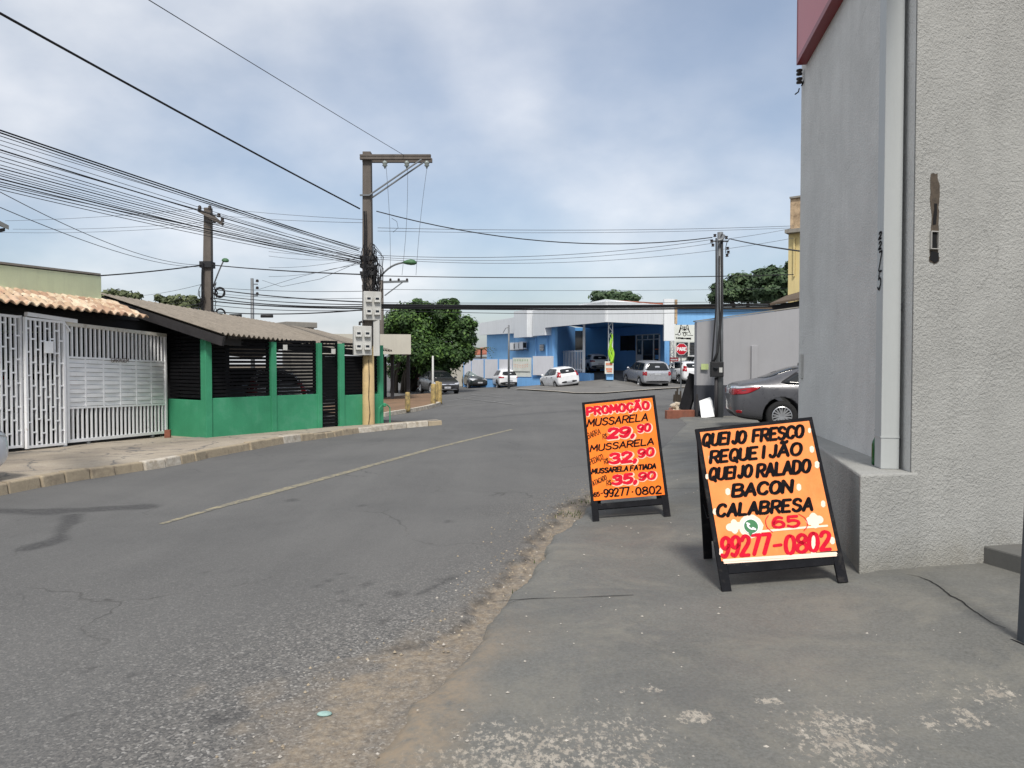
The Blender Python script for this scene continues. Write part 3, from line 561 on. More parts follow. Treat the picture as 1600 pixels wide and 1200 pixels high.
class Paint:
    """brush strokes laid on a plane: origin o, unit axes ex, ey, outward normal n"""
    def __init__(s, o, ex, ey, n): s.o, s.ex, s.ey, s.n, s.k, s.mb, s.w = Vector(o), Vector(ex), Vector(ey), Vector(n), 0, {}, 0
    def P(s, x, y, z): return s.o + s.ex * x + s.ey * y + s.n * z
    def stroke(s, key, pts, wd, z=.0016, taper=0):
        mb = s.mb.setdefault((key, s.w), MB()); s.k += 1; z = z + (s.k % 40) * .00003
        q = [pts[0]]
        for p in pts[1:]:
            if math.hypot(p[0] - q[-1][0], p[1] - q[-1][1]) > wd * .12: q.append(p)
        if len(q) < 2: q.append((q[0][0] + wd * .2, q[0][1]))
        runs = [[q[0]]]
        for i in range(1, len(q)):
            runs[-1].append(q[i])
            if i < len(q) - 1:
                a = math.atan2(q[i][1] - q[i - 1][1], q[i][0] - q[i - 1][0]); b = math.atan2(q[i + 1][1] - q[i][1], q[i + 1][0] - q[i][0])
                if abs((b - a + math.pi) % (2 * math.pi) - math.pi) > .9: runs.append([q[i]])
        for r in runs:
            s.k += 1; zz = z + (s.k % 40) * .00003; m = len(r); L, Rr = [], []
            for i in range(m):
                a, b = r[max(i - 1, 0)], r[min(i + 1, m - 1)]; l = math.hypot(b[0] - a[0], b[1] - a[1]) or 1; nx, ny = -(b[1] - a[1]) / l, (b[0] - a[0]) / l
                h = wd / 2 * (.80 + .34 * abs(math.cos(math.atan2(b[1] - a[1], b[0] - a[0]) - 1.25))) * (1 + random.uniform(-.06, .06))
                L.append((r[i][0] + nx * h, r[i][1] + ny * h)); Rr.append((r[i][0] - nx * h, r[i][1] - ny * h))
            # blunt round brush ends
            def cap(p, dx, dy): return [(p[0] + wd / 2 * .92 * (dx * math.cos(t) - dy * math.sin(t)), p[1] + wd / 2 * .92 * (dy * math.cos(t) + dx * math.sin(t))) for t in np.linspace(-1.15, 1.15, 5)]
            d0 = (r[0][0] - r[1][0], r[0][1] - r[1][1]); l0 = math.hypot(*d0) or 1; d1 = (r[-1][0] - r[-2][0], r[-1][1] - r[-2][1]); l1 = math.hypot(*d1) or 1
            c0 = cap(r[0], d0[0] / l0, d0[1] / l0); c1 = cap(r[-1], d1[0] / l1, d1[1] / l1)
            vs = [s.P(*p, zz) for p in L + Rr]; fs = [(m + i, m + i + 1, i + 1, i) for i in range(m - 1)]; mb.add(vs, fs)
            mb.add([s.P(*p, zz) for p in [L[0]] + c0 + [Rr[0]]], [tuple(range(7))]); mb.add([s.P(*p, zz) for p in [Rr[-1]] + c1 + [L[-1]]], [tuple(range(7))])
    def text(s, key, txt, b0, b1, h, wd, slant=.16, halo=None, hw=1.5, gap=1.7, wob=.012, hoff=(.18, -.16)):
        s.w += 1; st, W = layout(txt, gap); dx, dy = (b1[0] - b0[0]), (b1[1] - b0[1]); L = math.hypot(dx, dy); ux, uy = dx / L, dy / L; kx = (L - wd) / W; ky = (h - wd * .9) / 10
        out = []
        for q in st:
            r = []; jx, jy = random.uniform(-wob, wob) * h, random.uniform(-wob, wob) * h
            for x, y in q:
                a, b = wd / 2 + x * kx + slant * (y * ky - h / 2) * 1.0 + jx, wd * .45 + y * ky + jy; r.append((b0[0] + a * ux - b * uy, b0[1] + a * uy + b * ux))
            out.append(r)
        if halo:
            for r in out: s.stroke(halo, [(x + hoff[0] * wd, y + hoff[1] * wd) for x, y in r], wd * hw, .0004)
        for r in out: s.stroke(key, r, wd, .0036)
        s.w += 1
    def disc(s, key, c, r, z, n=22, sy=1, jit=0):
        mb = s.mb.setdefault((key, s.w), MB()); s.k += 1; z += (s.k % 40) * .00003
        mb.add([s.P(c[0] + r * math.cos(a) * (1 + random.uniform(-jit, jit)), c[1] + r * sy * math.sin(a) * (1 + random.uniform(-jit, jit)), z) for a in np.linspace(0, 2 * math.pi, n, endpoint=False)], [tuple(range(n))])
    def poly(s, key, pts, z):
        mb = s.mb.setdefault((key, s.w), MB()); a = sum(pts[i][0] * pts[(i + 1) % len(pts)][1] - pts[(i + 1) % len(pts)][0] * pts[i][1] for i in range(len(pts)))
        mb.add([s.P(*p, z) for p in (pts if a > 0 else pts[::-1])], [tuple(range(len(pts)))])
    def build(s, parent, names):
        return [mb.build(names.get(k[0], 'lettering'), k[0], parent) for k, mb in s.mb.items()]
# ================================================================== A-BOARDS
def a_board(label, foot, yaw, roll, lean, W, Ls, boardmat, pf, cropmap, paintfn, back=.36):
    """a folding board: left front foot on the ground at an image point, turned by yaw, tipped by the slope of the ground, leaning back"""
    fl = G(*foot, .035); ex = Vector((math.cos(yaw) * math.cos(roll), math.sin(yaw) * math.cos(roll), math.sin(roll))); up = Vector((0, 0, 1)) - ex * ex.z; up.normalize(); bk = up.cross(ex)
    ey = up * math.cos(lean) + bk * math.sin(lean); n = ex.cross(ey); t = Ls * math.sin(lean); top = fl + ey * Ls
    root = empty('sign_board', fl + ex * W / 2, label, 'sandwich board', None)
    fw, th = .066, .03; bw = .03
    def B(mb, a0, b0, a1, b1, z0=-.03, z1=0): mb.obox(fl + ex * a0 + ey * b0 + n * z0, ex * (a1 - a0), ey * (b1 - b0), n * (z1 - z0))
    for a in (0, W - fw): m = MB(); B(m, a, 0, a + fw, Ls); m.build('front_leg', 'sign_frame', root, bevel=.003)
    m = MB(); B(m, fw, Ls - fw, W - fw, Ls); m.build('top_rail', 'sign_frame', root, bevel=.003)
    m = MB(); B(m, fw, pf * Ls - fw * .9, W - fw, pf * Ls); m.build('bottom_rail', 'sign_frame', root, bevel=.003)
    m = MB(); B(m, bw, pf * Ls + bw, W - bw, Ls - bw, .001, .007); pan = m.build('panel', boardmat, root)
    # rear leaf, hinged at the top
    fb = fl + bk * (t + back) + Vector((0, 0, .012)); tb = top + bk * .012 - n * .0; eb = (tb - fb).normalized(); Lb = (tb - fb).length; nb = ex.cross(eb)
    for a in (.012, W - fw - .012): m = MB(); m.obox(fb + ex * a + nb * .002, ex * fw, eb * (Lb - .03), nb * -.028); m.build('rear_leg', 'sign_frame', root, bevel=.003)
    m = MB(); m.obox(fb + ex * (fw + .012) + eb * (pf * Lb) , ex * (W - 2 * fw - .024), eb * (Lb * (1 - pf) - .05), nb * -.012); m.build('rear_panel', 'sign_frame', root)
    m = MB(); q = fl + ex * .02 + ey * (Ls * .45) - n * .03; q2 = fb + ex * .03 + eb * (Lb * .45)
    m.tube([q, (q + q2) / 2 - Vector((0, 0, .06)), q2], .004, 6); m.build('tie_chain', 'sign_frame', root)
    p0 = fl + n * .007; pt = Paint(p0, ex, ey, n)
    def cv(x, y):      # a point of the photograph crop -> panel coordinates
        h = plane_hit(*cropmap(x, y), p0, n) - p0; return (h.dot(ex), h.dot(ey))
    paintfn(pt, cv, W, Ls)
    pt.build(root, {'ink': 'black_lettering', 'red': 'red_lettering', 'fadedink': 'small_lettering', 'pink': 'pale_halo_lettering', 'whitebrush': 'white_brush_marking', 'logo_green': 'phone_logo', 'board': 'phone_logo_ring'})
    return root
def line(pt, cv, key, txt, x0, y0, x1, y1, h, w_, halo=None, slant=.16, ppm=None, **k):
    a, b = cv(x0, y0), cv(x1, y1); c = cv(x0 + (h * .12), y0 - h); hh = math.hypot(c[0] - a[0], c[1] - a[1]); pt.text(key, txt, a, b, hh, w_ * hh / h, slant, halo, **k)
def paint_one(pt, cv, W, Ls):
    T = lambda *a, **k: line(pt, cv, *a, **k)
    T('red', 'PROMOÇÃO', 183, 252, 682, 200, 72, 19, 'pink', .06, gap=2.4)
    T('ink', 'MUSSARELA', 192, 337, 672, 288, 62, 10, None, .25)
    T('fadedink', 'BARRA', 198, 430, 300, 388, 46, 4.5, None, .2); T('fadedink', 'R$', 312, 432, 348, 424, 40, 4.5, None, .15)
    T('red', '29,', 348, 436, 572, 414, 92, 25, 'pink', .2); T('red', '90', 584, 388, 698, 370, 70, 19, 'pink', .2)
    T('ink', 'MUSSARELA', 214, 533, 718, 474, 56, 10, None, .25)
    T('fadedink', 'PEDAÇO', 218, 632, 322, 584, 44, 4.5, None, .2); T('fadedink', 'R$', 324, 626, 360, 616, 40, 4.5, None, .15)
    T('red', '32,', 360, 634, 590, 608, 92, 25, 'pink', .2); T('red', '90', 588, 582, 724, 562, 74, 19, 'pink', .2)
    T('ink', 'MUSSARELA FATIADA', 224, 706, 734, 662, 44, 10, None, .22)
    T('fadedink', 'ATACADO', 238, 798, 348, 744, 40, 5, None, .2); T('fadedink', 'R$', 344, 796, 382, 786, 40, 4.5, None, .15)
    T('red', '35,', 384, 798, 590, 774, 86, 25, 'pink', .18); T('red', '90', 592, 762, 734, 746, 70, 19, 'pink', .2)
    T('ink', '65', 238, 886, 290, 878, 38, 8, None, .05); T('ink', '-', 294, 866, 316, 860, 20, 7); T('ink', '99277', 320, 890, 526, 868, 68, 11, None, .05); T('ink', '.', 536, 858, 552, 856, 30, 10); T('ink', '0802', 566, 872, 774, 858, 66, 11, None, .05)
def paint_two(pt, cv, W, Ls):
    T = lambda *a, **k: line(pt, cv, *a, **k)
    for x, y, w_, h in [(290, 518, 26, 40), (706, 492, 24, 44), (848, 590, 24, 40), (812, 360, 24, 46), (782, 270, 24, 42), (190, 320, 22, 40), (215, 635, 24, 36), (902, 805, 26, 44), (250, 870, 20, 60), (168, 430, 16, 36), (768, 160, 16, 36), (790, 850, 26, 110), (790, 800, 24, 60)]:
        c = cv(x, y); e = cv(x + w_ / 2, y); f = cv(x, y - h / 2); rx = math.hypot(e[0] - c[0], e[1] - c[1])
        pt.w += 1; pt.stroke('whitebrush', [(c[0] + (f[0] - c[0]) * k * .5, c[1] + (f[1] - c[1]) * k * .5) for k in (-1, 0, 1)], rx * 1.9, .0003)
    for pts, w_ in [([(300, 728), (350, 718)], 42), ([(325, 695), (330, 750)], 30), ([(770, 690), (825, 682)], 46), ([(790, 660), (800, 715)], 36), ([(480, 752), (660, 735), (870, 718)], 12), ([(268, 922), (500, 906), (922, 880)], 16), ([(270, 936), (500, 921), (924, 892)], 9)]:
        s = cv(0, 0); u = cv(0, 10); sc_ = math.hypot(u[0] - s[0], u[1] - s[1]) / 10; pt.w += 1; pt.stroke('whitebrush', [cv(*p) for p in pts], w_ * sc_, .0003)
    T('ink', 'QUEIJO', 146, 258, 412, 236, 80, 17, None, .27); T('ink', 'FRESCO', 440, 233, 750, 203, 80, 17, None, .27)
    T('ink', 'REQUE', 192, 358, 478, 330, 80, 17, None, .27); T('ink', 'IJÃO', 500, 328, 738, 306, 80, 17, None, .27)
    T('ink', 'QUEIJO', 184, 458, 446, 436, 80, 17, None, .27); T('ink', 'RALADO', 466, 440, 790, 408, 84, 18, None, .27)
    T('ink', 'BACON', 322, 555, 684, 526, 82, 19, None, .27); T('ink', 'CALABRESA', 228, 672, 804, 632, 82, 18, None, .27, gap=2.2)
    T('red', '(', 512, 752, 548, 750, 84, 4, None, -.1); T('red', '65', 550, 740, 718, 728, 74, 17, None, .02); T('red', ')', 726, 742, 764, 738, 84, 4, None, -.1)
    T('red', '99277', 256, 910, 556, 888, 128, 21, None, .2); T('red', '-', 562, 880, 622, 872, 90, 18); T('red', '0802', 630, 892, 914, 862, 118, 21, None, .2)
    c = cv(425, 722); e = cv(468, 718); r = math.hypot(e[0] - c[0], e[1] - c[1]); pt.w += 1; pt.disc('whitebrush', c, r * 1.62, .0010, jit=.07); pt.disc('board', c, r * 1.06, .0042, 28)
    pt.poly('logo_green', [(c[0] - r * .55, c[1] - r * .6), (c[0] + r * .1, c[1] - r * .9), (c[0] - r * .35, c[1] - r * 1.35)], .0050); pt.disc('logo_green', c, r * .94, .0052, 28)
    pt.stroke('board', smooth_pts([(c[0] - r * .38, c[1] + r * .42), (c[0] - r * .40, c[1] + .02 * r), (c[0] - .05 * r, c[1] - r * .36), (c[0] + r * .42, c[1] - r * .38)]), r * .24, .0075)
    for a, b in (((-.46, .46), (-.22, .30)), ((.20, -.26), (.46, -.46))): pt.stroke('board', [(c[0] + r * a[0], c[1] + r * a[1]), (c[0] + r * b[0], c[1] + r * b[1])], r * .30, .0078)
a_board('tall orange price board headed PROMOÇÃO, standing by the gutter', (926.2, 816.6), R(-6.9), R(6.2), R(24), .756, 1.27, 'orange', .145, lambda x, y: (880 + x / 5, 600 + y / 5), paint_one, .34)
a_board('wide peach board reading QUEIJO FRESCO, leaning near the grey plinth', (1128.4, 926.8), R(-4.5), R(6.5), R(21), .839, 1.167, 'peach', .155, lambda x, y: (1060 + x * .26667, 630 + y * .26667), paint_two, .37)

# ================================================================== GREY SHOP BUILDING, RIGHT
def stucco(name, c0, amp, big=1.0):
    t = NT(name); k = lambda f: tuple(c * f for c in c0[:3]) + (1,)
    c = t.ramp(t.noise(.9, 7, .66, dist=.3), (.3, k(.84)), (.7, k(1.12)))
    c = t.mix(t.ramp(t.noise(2.6, 8, .75, dist=.4), (.6, 0.), (.75, .4)), c, k(1.25))
    sp = t.n('ShaderNodeSeparateXYZ'); t.l(t.vec, sp.inputs[0]); g = t.n('ShaderNodeNewGeometry'); sg = t.n('ShaderNodeSeparateXYZ'); t.l(g.outputs['Position'], sg.inputs[0])
    low = t.math('ADD', sg.outputs[2], t.math('MULTIPLY', t.noise(3.5, 6, .7), .5)); c = t.mix(t.ramp(low, (.32, .75), (.66, 0.)), c, tuple(a * b for a, b in zip(c0, (.62, .58, .50))) + (1,))
    v = t.mapping(scale=(4, 4, .22)); c = t.mix(t.ramp(t.noise(1.3, 6, .7, vec=v), (.50, 0.), (.76, .36)), c, k(.78))
    cr = t.n('ShaderNodeTexVoronoi', feature='DISTANCE_TO_EDGE'); cr.inputs['Scale'].default_value = .8; nz = t.n('ShaderNodeTexNoise'); nz.inputs['Scale'].default_value = 3; nz.inputs['Detail'].default_value = 6; t.l(t.vec, nz.inputs['Vector']); sv = t.n('ShaderNodeVectorMath', operation='SCALE'); sv.inputs['Scale'].default_value = .5; t.l(nz.outputs[1], sv.inputs[0]); wv = t.n('ShaderNodeVectorMath', operation='ADD'); t.l(t.vec, wv.inputs[0]); t.l(sv.outputs[0], wv.inputs[1]); t.l(wv.outputs[0], cr.inputs['Vector']); c = t.mix(t.math('MULTIPLY', t.ramp(cr.outputs[0], (.001, .55), (.004, 0.)), t.ramp(t.noise(1.1, 4), (.48, 0.), (.58, 1.))), c, k(.4))
    h1 = t.ramp(t.noise(30 * big, 4, .6, dist=.25), (.36, 0.), (.66, 1.)); h = t.mix(.5, h1, t.noise(75 * big, 4, .6), 'ADD')
    h = t.mix(t.ramp(t.noise(1.6, 5, .7), (.3, .15), (.7, .85)), t.noise(60 * big, 3), h); h = t.mix(.16, h, t.ramp(t.noise(9, 6, .7, dist=.4), (.46, 0.), (.54, 1.)), 'ADD')
    c = t.mix(.10, c, t.ramp(h1, (0, k(.6)), (1, k(1.25)))); t.bump(h, amp, .011); return t.fin(c, .92, 0, .15)
MT['stuccoF'] = stucco('rough_grey_stucco', (.35, .35, .335), .75, 1.5); MT['stuccoL'] = stucco('smoother_brightened_render', (.60, .60, .585), .45, 1.6)  # side render colour raised in place of light from the left
KS = .93
sb0 = Vector((3.02, 5.80, 0)) * KS; sbF = Vector((3.67, 9.85, 0)) * KS; pl0 = Vector((2.58, 5.68, 0)) * KS; plF = Vector((3.58, 9.8, 0)) * KS; LZ = 1.6 + (.775 - 1.6) * KS
fd = (sb0 - pl0).normalized(); sR = sb0 + Vector((4.6, .95, 0)); BH = 8.5
shop = empty('shop_building', sb0, 'grey rough rendered shop building on the right with a raised plinth', 'building')
sdirw = (sbF - sb0).normalized(); fdn = Vector((-(sR - sb0).y, (sR - sb0).x, 0)).normalized()
rt = Vector((sdirw.y, -sdirw.x, 0)); m = MB(); m.prism([(p.x, p.y, -.1) for p in (sb0 + sdirw * .022, sb0 + sdirw * .45 + rt * .22, sbF + rt * .22, sbF)], (0, 0, BH + .1)); m.build('side_wall', 'stuccoL', shop)
m = MB(); m.prism([(p.x, p.y, -.1) for p in (sb0, sR, sR + fdn * .22, sb0 + fdn * .22 + Vector((.32, .07, 0)), sb0 + sdirw * .02)], (0, 0, BH + .1)); m.build('front_wall', 'stuccoF', shop, bevel=.008)
m = MB(); m.wall(sbF + Vector((.01, -.01, 0)), sbF + Vector((6, 1, 0)), -.1, BH, .2, side=-1); m.wall(sR, sbF + Vector((6, 1, 0)), -.1, BH, .2, side=1); m.prism([sb0 + Vector((.05, .05, BH - .05)), sR + Vector((0, 0, BH - .05)), sbF + Vector((6, 1, BH - .05)), sbF + Vector((.05, 0, BH - .05))], (0, 0, .1)); m.build('rear_wall', 'stuccoL', shop)
m = MB(); z = LZ; m.prism([(p.x, p.y, -.05) for p in (pl0, sb0 + fd * .06 + Vector((0, -.016, 0)), sb0 + (sbF - sb0) * .02 + Vector((.05, .0, 0)), sbF + Vector((.05, 0, 0)), plF)], (0, 0, z + .05)); plm = m.build('plinth', 'stuccoF', shop, bevel=.015)
MT['step'] = surf('dark_grey_painted_step', (.115, .114, .108, 1), .75, .12, 3, 40, .2, dirt=((.11, .10, .09, 1), .25, 4))
a = G(1540, 894, .03); m = MB(); q0 = Vector((3.655, 5.955, 0)) * KS; e1 = Vector((.26, -.95, 0)).normalized(); e2 = Vector((.95, .2, 0)).normalized()
m.obox((q0.x, q0.y, .0), e2 * 2.2, e1 * 2.6, (0, 0, .285)); m.build('entrance_step', 'step', shop, bevel=.012)
# downpipe with its painted house number
dp = empty('downpipe', (2.66, 5.45, LZ), 'square light grey metal downpipe with black painted house number', 'downpipe')
pw = .13; sdirw = (sbF - sb0).normalized(); pn = Vector((-sdirw.y, sdirw.x, 0))
pb = sb0 + sdirw * .16 + pn * .03
m = MB(); m.obox((pb.x, pb.y, LZ + .001), sdirw * .15, pn * .125, (0, 0, 7.5)); m.build('pipe', 'downpipe', dp, bevel=.004)
m = MB(); m.obox((pb.x - sdirw.x * .004, pb.y - sdirw.y * .004, 1.06), sdirw * .158, pn * .129, (0, 0, .012)); m.build('pipe_joint', 'downpipe', dp)
m = MB(); m.obox((pb.x - pn.x * .032 + sdirw.x * .06, pb.y - pn.y * .032 + sdirw.y * .06, 2.0), sdirw * .03, pn * .034, (0, 0, .04)); m.obox((pb.x - pn.x * .032 + sdirw.x * .06, pb.y - pn.y * .032 + sdirw.y * .06, .99), sdirw * .03, pn * .034, (0, 0, .06)); m.build('wall_bracket', 'polesteel', dp)
o = Vector((pb.x, pb.y, 0)) + pn * .125 + sdirw * .135; pt = Paint(o, -sdirw, Vector((0, 0, 1)), pn)
vz = lambda v: D(1375, v, pb.y + .08).z
for ch, va, vb in (('2', 374, 361), ('2', 390, 376), ('7', 424, 392), ('5', 453, 422)):
    pt.text('ink', ch, (.028, vz(va)), (.105, vz(va)), vz(vb) - vz(va), .016, .25)
pt.build(dp, {'ink': 'house_number'})
# fascia sign on the street side, projecting
sg = empty('fascia_sign', (3.26, 8.9, 5.05), 'pinkish red box sign projecting high on the grey side wall', 'shop sign')
e0 = Vector((3.51, 9.58, 0)) * KS; e1 = e0 - sdirw * 6.2
m = MB(); m.wall(e0, e1, 5.05, 6.9, .16, side=1); m.build('sign_face', 'redsign', sg)
m = MB(); m.wall(e0 - pn * -.003 + sdirw * .01, e1, 5.02, 5.08, .17, side=1); m.wall(e0 - pn * -.003 + sdirw * .012, e0 - sdirw * .03 - pn * -.003, 5.082, 6.9, .17, side=1); m.build('sign_trim', 'redtrim', sg)
ins = empty('cable_bracket', (3.27, 9.0, 4.9), 'small black cable bracket with reel insulators under the red sign', 'cable bracket')
p = D(1250, 118, 9.04); m = MB(); m.bar(p + Vector((.12, .03, .1)), p + Vector((.02, 0, -.12)), .012); m.build('bracket', 'black', ins)
for k, (u, v) in enumerate(((1249, 113), (1249, 126))): q = D(u, v, 9.04); m = MB(); m.lathe([(.015, -.035), (.035, -.03), (.035, -.012), (.02, 0), (.035, .012), (.035, .03), (.015, .035)], q); m.build('reel_insulator', 'porcelain', ins, smooth=True)
m = MB(); q = D(1249, 138, 9.04); m.tube([q, q + Vector((-.01, 0, -.04)), q + Vector((-.05, 0, -.07))], .008, 5); m.build('loose_tail', 'cable', ins)
# hole left by a torn-out light fitting
fx = empty('broken_fixture', D(1460, 340, 5.48), 'broken remains of a wall light torn out of the grey render', 'broken light fitting')
wn = Vector((sR.y - sb0.y, -(sR.x - sb0.x), 0)).normalized(); wx = Vector((-wn.y, wn.x, 0)); pF = sb0.copy()
pt = Paint(pF, wx, Vector((0, 0, 1)), wn); W2 = lambda u, v: (lambda h: (h.dot(wx), h.z))(plane_hit(u, v, pF, wn) - pF)
def blob(key, outline, z, jit=.006): pts = []; o_ = [W2(*p) for p in outline]; [pts.extend([(a[0] + (b[0] - a[0]) * k / 4 + random.uniform(-jit, jit), a[1] + (b[1] - a[1]) * k / 4 + random.uniform(-jit, jit)) for k in range(4)]) for a, b in zip(o_, o_[1:] + o_[:1])]; pt.poly(key, pts, z)
MT['scar'] = surf('exposed_plaster', (.085, .068, .052, 1), .95, .35, 14, 60, .6, dirt=((.035, .03, .027, 1), .5, 18)); MT['oldwhite'] = surf('chipped_white_plastic', (.34, .33, .31, 1), .6, .1, 9, 40, .1)
blob('scar', [(1454, 272), (1464, 271), (1467, 285), (1468, 306), (1466, 330), (1467, 350), (1466, 392), (1467, 408), (1460, 413), (1452, 408), (1453, 388), (1456, 350), (1453, 300)], .003)
blob('well', [(1454, 362), (1463, 362), (1463, 389), (1453, 389)], .006, .002); blob('well', [(1453, 392), (1466, 396), (1466, 407), (1459, 411), (1452, 406)], .0064, .003); blob('well', [(1459, 318), (1464, 318), (1462, 350), (1457, 352)], .0062, .003)
ob = pt.build(fx, {'scar': 'exposed_plaster', 'well': 'dark_hollow'})
m = MB(); a_, b_ = W2(1452.5, 361), W2(1464.5, 390)
P3 = lambda x, y, z: pF + wx * x + Vector((0, 0, y)) + wn * z
for x0, y0, x1, y1 in ((a_[0], b_[1], a_[0] + .006, a_[1]), (b_[0] - .006, b_[1], b_[0], a_[1]), (a_[0] + .006, a_[1] - .008, b_[0] - .006, a_[1]), (a_[0] + .006, b_[1], b_[0] - .006, b_[1] + .006)): m.obox(P3(x0, y0, .001), wx * (x1 - x0), (0, 0, y1 - y0), wn * .018)
m.build('fixture_frame', 'oldwhite', fx)
# small steel plate by the far corner, bottle, gate post
p = D(1249, 565, 9.3); m = MB(); q = sbF - sdirw * .25 + pn * .0; m.obox((q.x, q.y, 1.43), sdirw * .11, pn * .03, (0, 0, .28)); tag(m.build('wall_plate', 'meter', bevel=.004), 'narrow pale metal plate fixed at the far end of the side wall', 'metal plate')
p = plane_hit(1361, 722, Vector((0, 0, LZ + .002)), Vector((0, 0, 1))); bt = MB(); q = pb + sdirw * .24 + pn * .085
bt.lathe([(.001, .004), (.03, 0), (.034, .01), (.034, .15), (.030, .175), (.013, .21), (.012, .255), (.0145, .256), (.0145, .27), (.002, .271)], (q.x, q.y, LZ + .001), 18); tag(bt.build('bottle', 'bottle', smooth=True), 'green glass bottle standing on the ledge behind the downpipe', 'bottle')
p = G(1597, 1006, .03); m = MB(); m.box((p.x + .012, p.y, p.z + 1.1), (.05, .05, 2.2), .15); m.v = [(x + .035 * max(0, z - p.z), y, z) for x, y, z in m.v]; gp = empty('gate_post', p, 'dark steel gate post standing at the right edge beside the step', 'post'); m.build('post', surf('dark_blue_grey_steel', (.05, .06, .07, 1), .5, .15, 5, 50, .05), gp, bevel=.004)
m = MB(); m.box((p.x + .012, p.y, p.z + .008), (.09, .09, .008), .15); m.build('base_plate', 'black', gp)
# ================================================================== LEFT SIDE: TILED HOUSE, GATES, GREEN PAVILION
gn = Vector((gdir.y, -gdir.x, 0)).normalized(); gd2 = Vector((gdir.x, gdir.y, 0)).normalized()
def gp_(s, d=0): return GA + gd2 * s - gn * d            # point along the gate line, d behind it
GLEN = (GB - GA).length
house = empty('tiled_house', gp_(1, 2), 'house with clay tile eave and pale green parapet behind the white gates', 'house')
def eave(name, c00, c01, c10, c11, per, amp, rows, rowstep, mat, parent, thick=.03, n=None):
    """roof sheet: c00->c01 along the eave, c10->c11 along the top edge"""
    L = (c01 - c00).length; nx = int(L / per * 10); ny = rows * 4
    s = np.linspace(0, 1, nx + 1); t = np.linspace(0, 1, ny + 1); S, Tt = np.meshgrid(s, t)
    A, B, Cc, Dd = (np.array(c) for c in (c00, c01, c10, c11))
    P = (A * (1 - S[..., None]) + B * S[..., None]) * (1 - Tt[..., None]) + (Cc * (1 - S[..., None]) + Dd * S[..., None]) * Tt[..., None]
    ph = S * L / per; wv = np.abs(np.sin(np.pi * ph)) if rowstep else .5 + .5 * np.sin(2 * np.pi * ph)
    fr = (Tt * rows) % 1.0; fr[-1] = 1; P[..., 2] += amp * wv - rowstep * fr
    if rowstep: P[..., 2] += (vnoise(ph // 1 * 1.0, np.floor(Tt * rows), 1, 5) - .5) * .015
    vs = P.reshape(-1, 3); i = np.arange(vs.shape[0]).reshape(ny + 1, nx + 1)
    q = np.stack([i[:-1, :-1], i[:-1, 1:], i[1:, 1:], i[1:, :-1]], -1).reshape(-1, 4)
    me = bpy.data.meshes.new(name); me.from_pydata(vs.tolist(), [], q.tolist()); me.update()
    if me.polygons[0].normal.z < 0: me.flip_normals()
    o = link(name, me, mat, parent); so = o.modifiers.new('s', 'SOLIDIFY'); so.thickness = thick; so.offset = -1
    return o
e0, e1 = D(-190, 452, 11.0), D(233, 497, 16.5); t0, t1 = D(-190, 425, 12.2), D(172, 470, 17.2)
eave('roof', e0, e1, t0, t1, .21, .07, 4, .035, 'tile', house, .02)
m = MB(); a, b = D(-190, 392, 12.1), D(158, 432, 16.9)
m.wall(a, b, 2.35, a.z, .2, side=1, zq1=b.z); m.wall(b, b + Vector((-3, 1.2, 0)), 2.3, b.z, .2, side=1); m.build('parapet', 'olive', house)
m = MB(); a, b = D(-190, 390, 12.08), D(158.6, 430.4, 16.9); m.wall(a - Vector((0, .03, 0)), b - Vector((0, .03, 0)), a.z, a.z + .04, .26, side=1, zq0=b.z, zq1=b.z + .04); m.build('parapet_coping', 'concrete', house)
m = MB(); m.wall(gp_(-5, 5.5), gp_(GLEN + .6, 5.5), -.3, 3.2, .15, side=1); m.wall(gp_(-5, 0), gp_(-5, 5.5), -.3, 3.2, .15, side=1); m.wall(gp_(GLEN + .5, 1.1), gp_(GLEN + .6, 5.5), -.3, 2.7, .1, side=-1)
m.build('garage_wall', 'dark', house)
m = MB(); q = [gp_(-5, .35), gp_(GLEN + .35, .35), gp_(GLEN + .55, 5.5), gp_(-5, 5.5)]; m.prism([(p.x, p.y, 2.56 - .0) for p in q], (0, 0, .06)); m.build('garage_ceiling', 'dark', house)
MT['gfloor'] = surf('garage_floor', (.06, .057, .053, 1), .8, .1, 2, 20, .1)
m = MB(); m.wall(gp_(-5, .4), gp_(GLEN + .35, .4), 2.2, 2.86, .06, side=1); m.build('dark_eave_board', 'dark', house)  # added dark board, stands in for the shade behind the tile eave
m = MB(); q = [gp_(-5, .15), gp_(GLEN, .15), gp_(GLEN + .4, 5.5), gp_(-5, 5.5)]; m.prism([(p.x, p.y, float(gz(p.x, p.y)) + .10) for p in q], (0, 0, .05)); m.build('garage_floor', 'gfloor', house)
# a corner of the neighbour's eave, high at the left
p = D(-40, 351, 9); nb = empty('neighbour_eave', p, 'pale pointed eave corner of a roof cut by the left frame edge', 'roof eave')
q = [D(14, 359, 9), D(-60, 322, 8.0), D(-60, 330, 10.5)]; m = MB(); m.prism(q, (0, 0, .05)); m.build('roof', 'beige', nb); m = MB(); q2 = [D(8, 358.5, 9) - Vector((0, 0, .02)), D(-60, 334, 8.05) - Vector((0, 0, .3)), D(-60, 336, 10.4) - Vector((0, 0, .3))]; m.prism(q2, (0, 0, .04)); m.build('soffit', 'darkwood', nb)
m = MB(); m.obox(D(-260, 345, 9.4) - Vector((0, 0, 3.4)), (-.6, 0, 0), (0, 1.5, 0), (0, 0, 3.3)); m.build('wall', 'beige', nb)
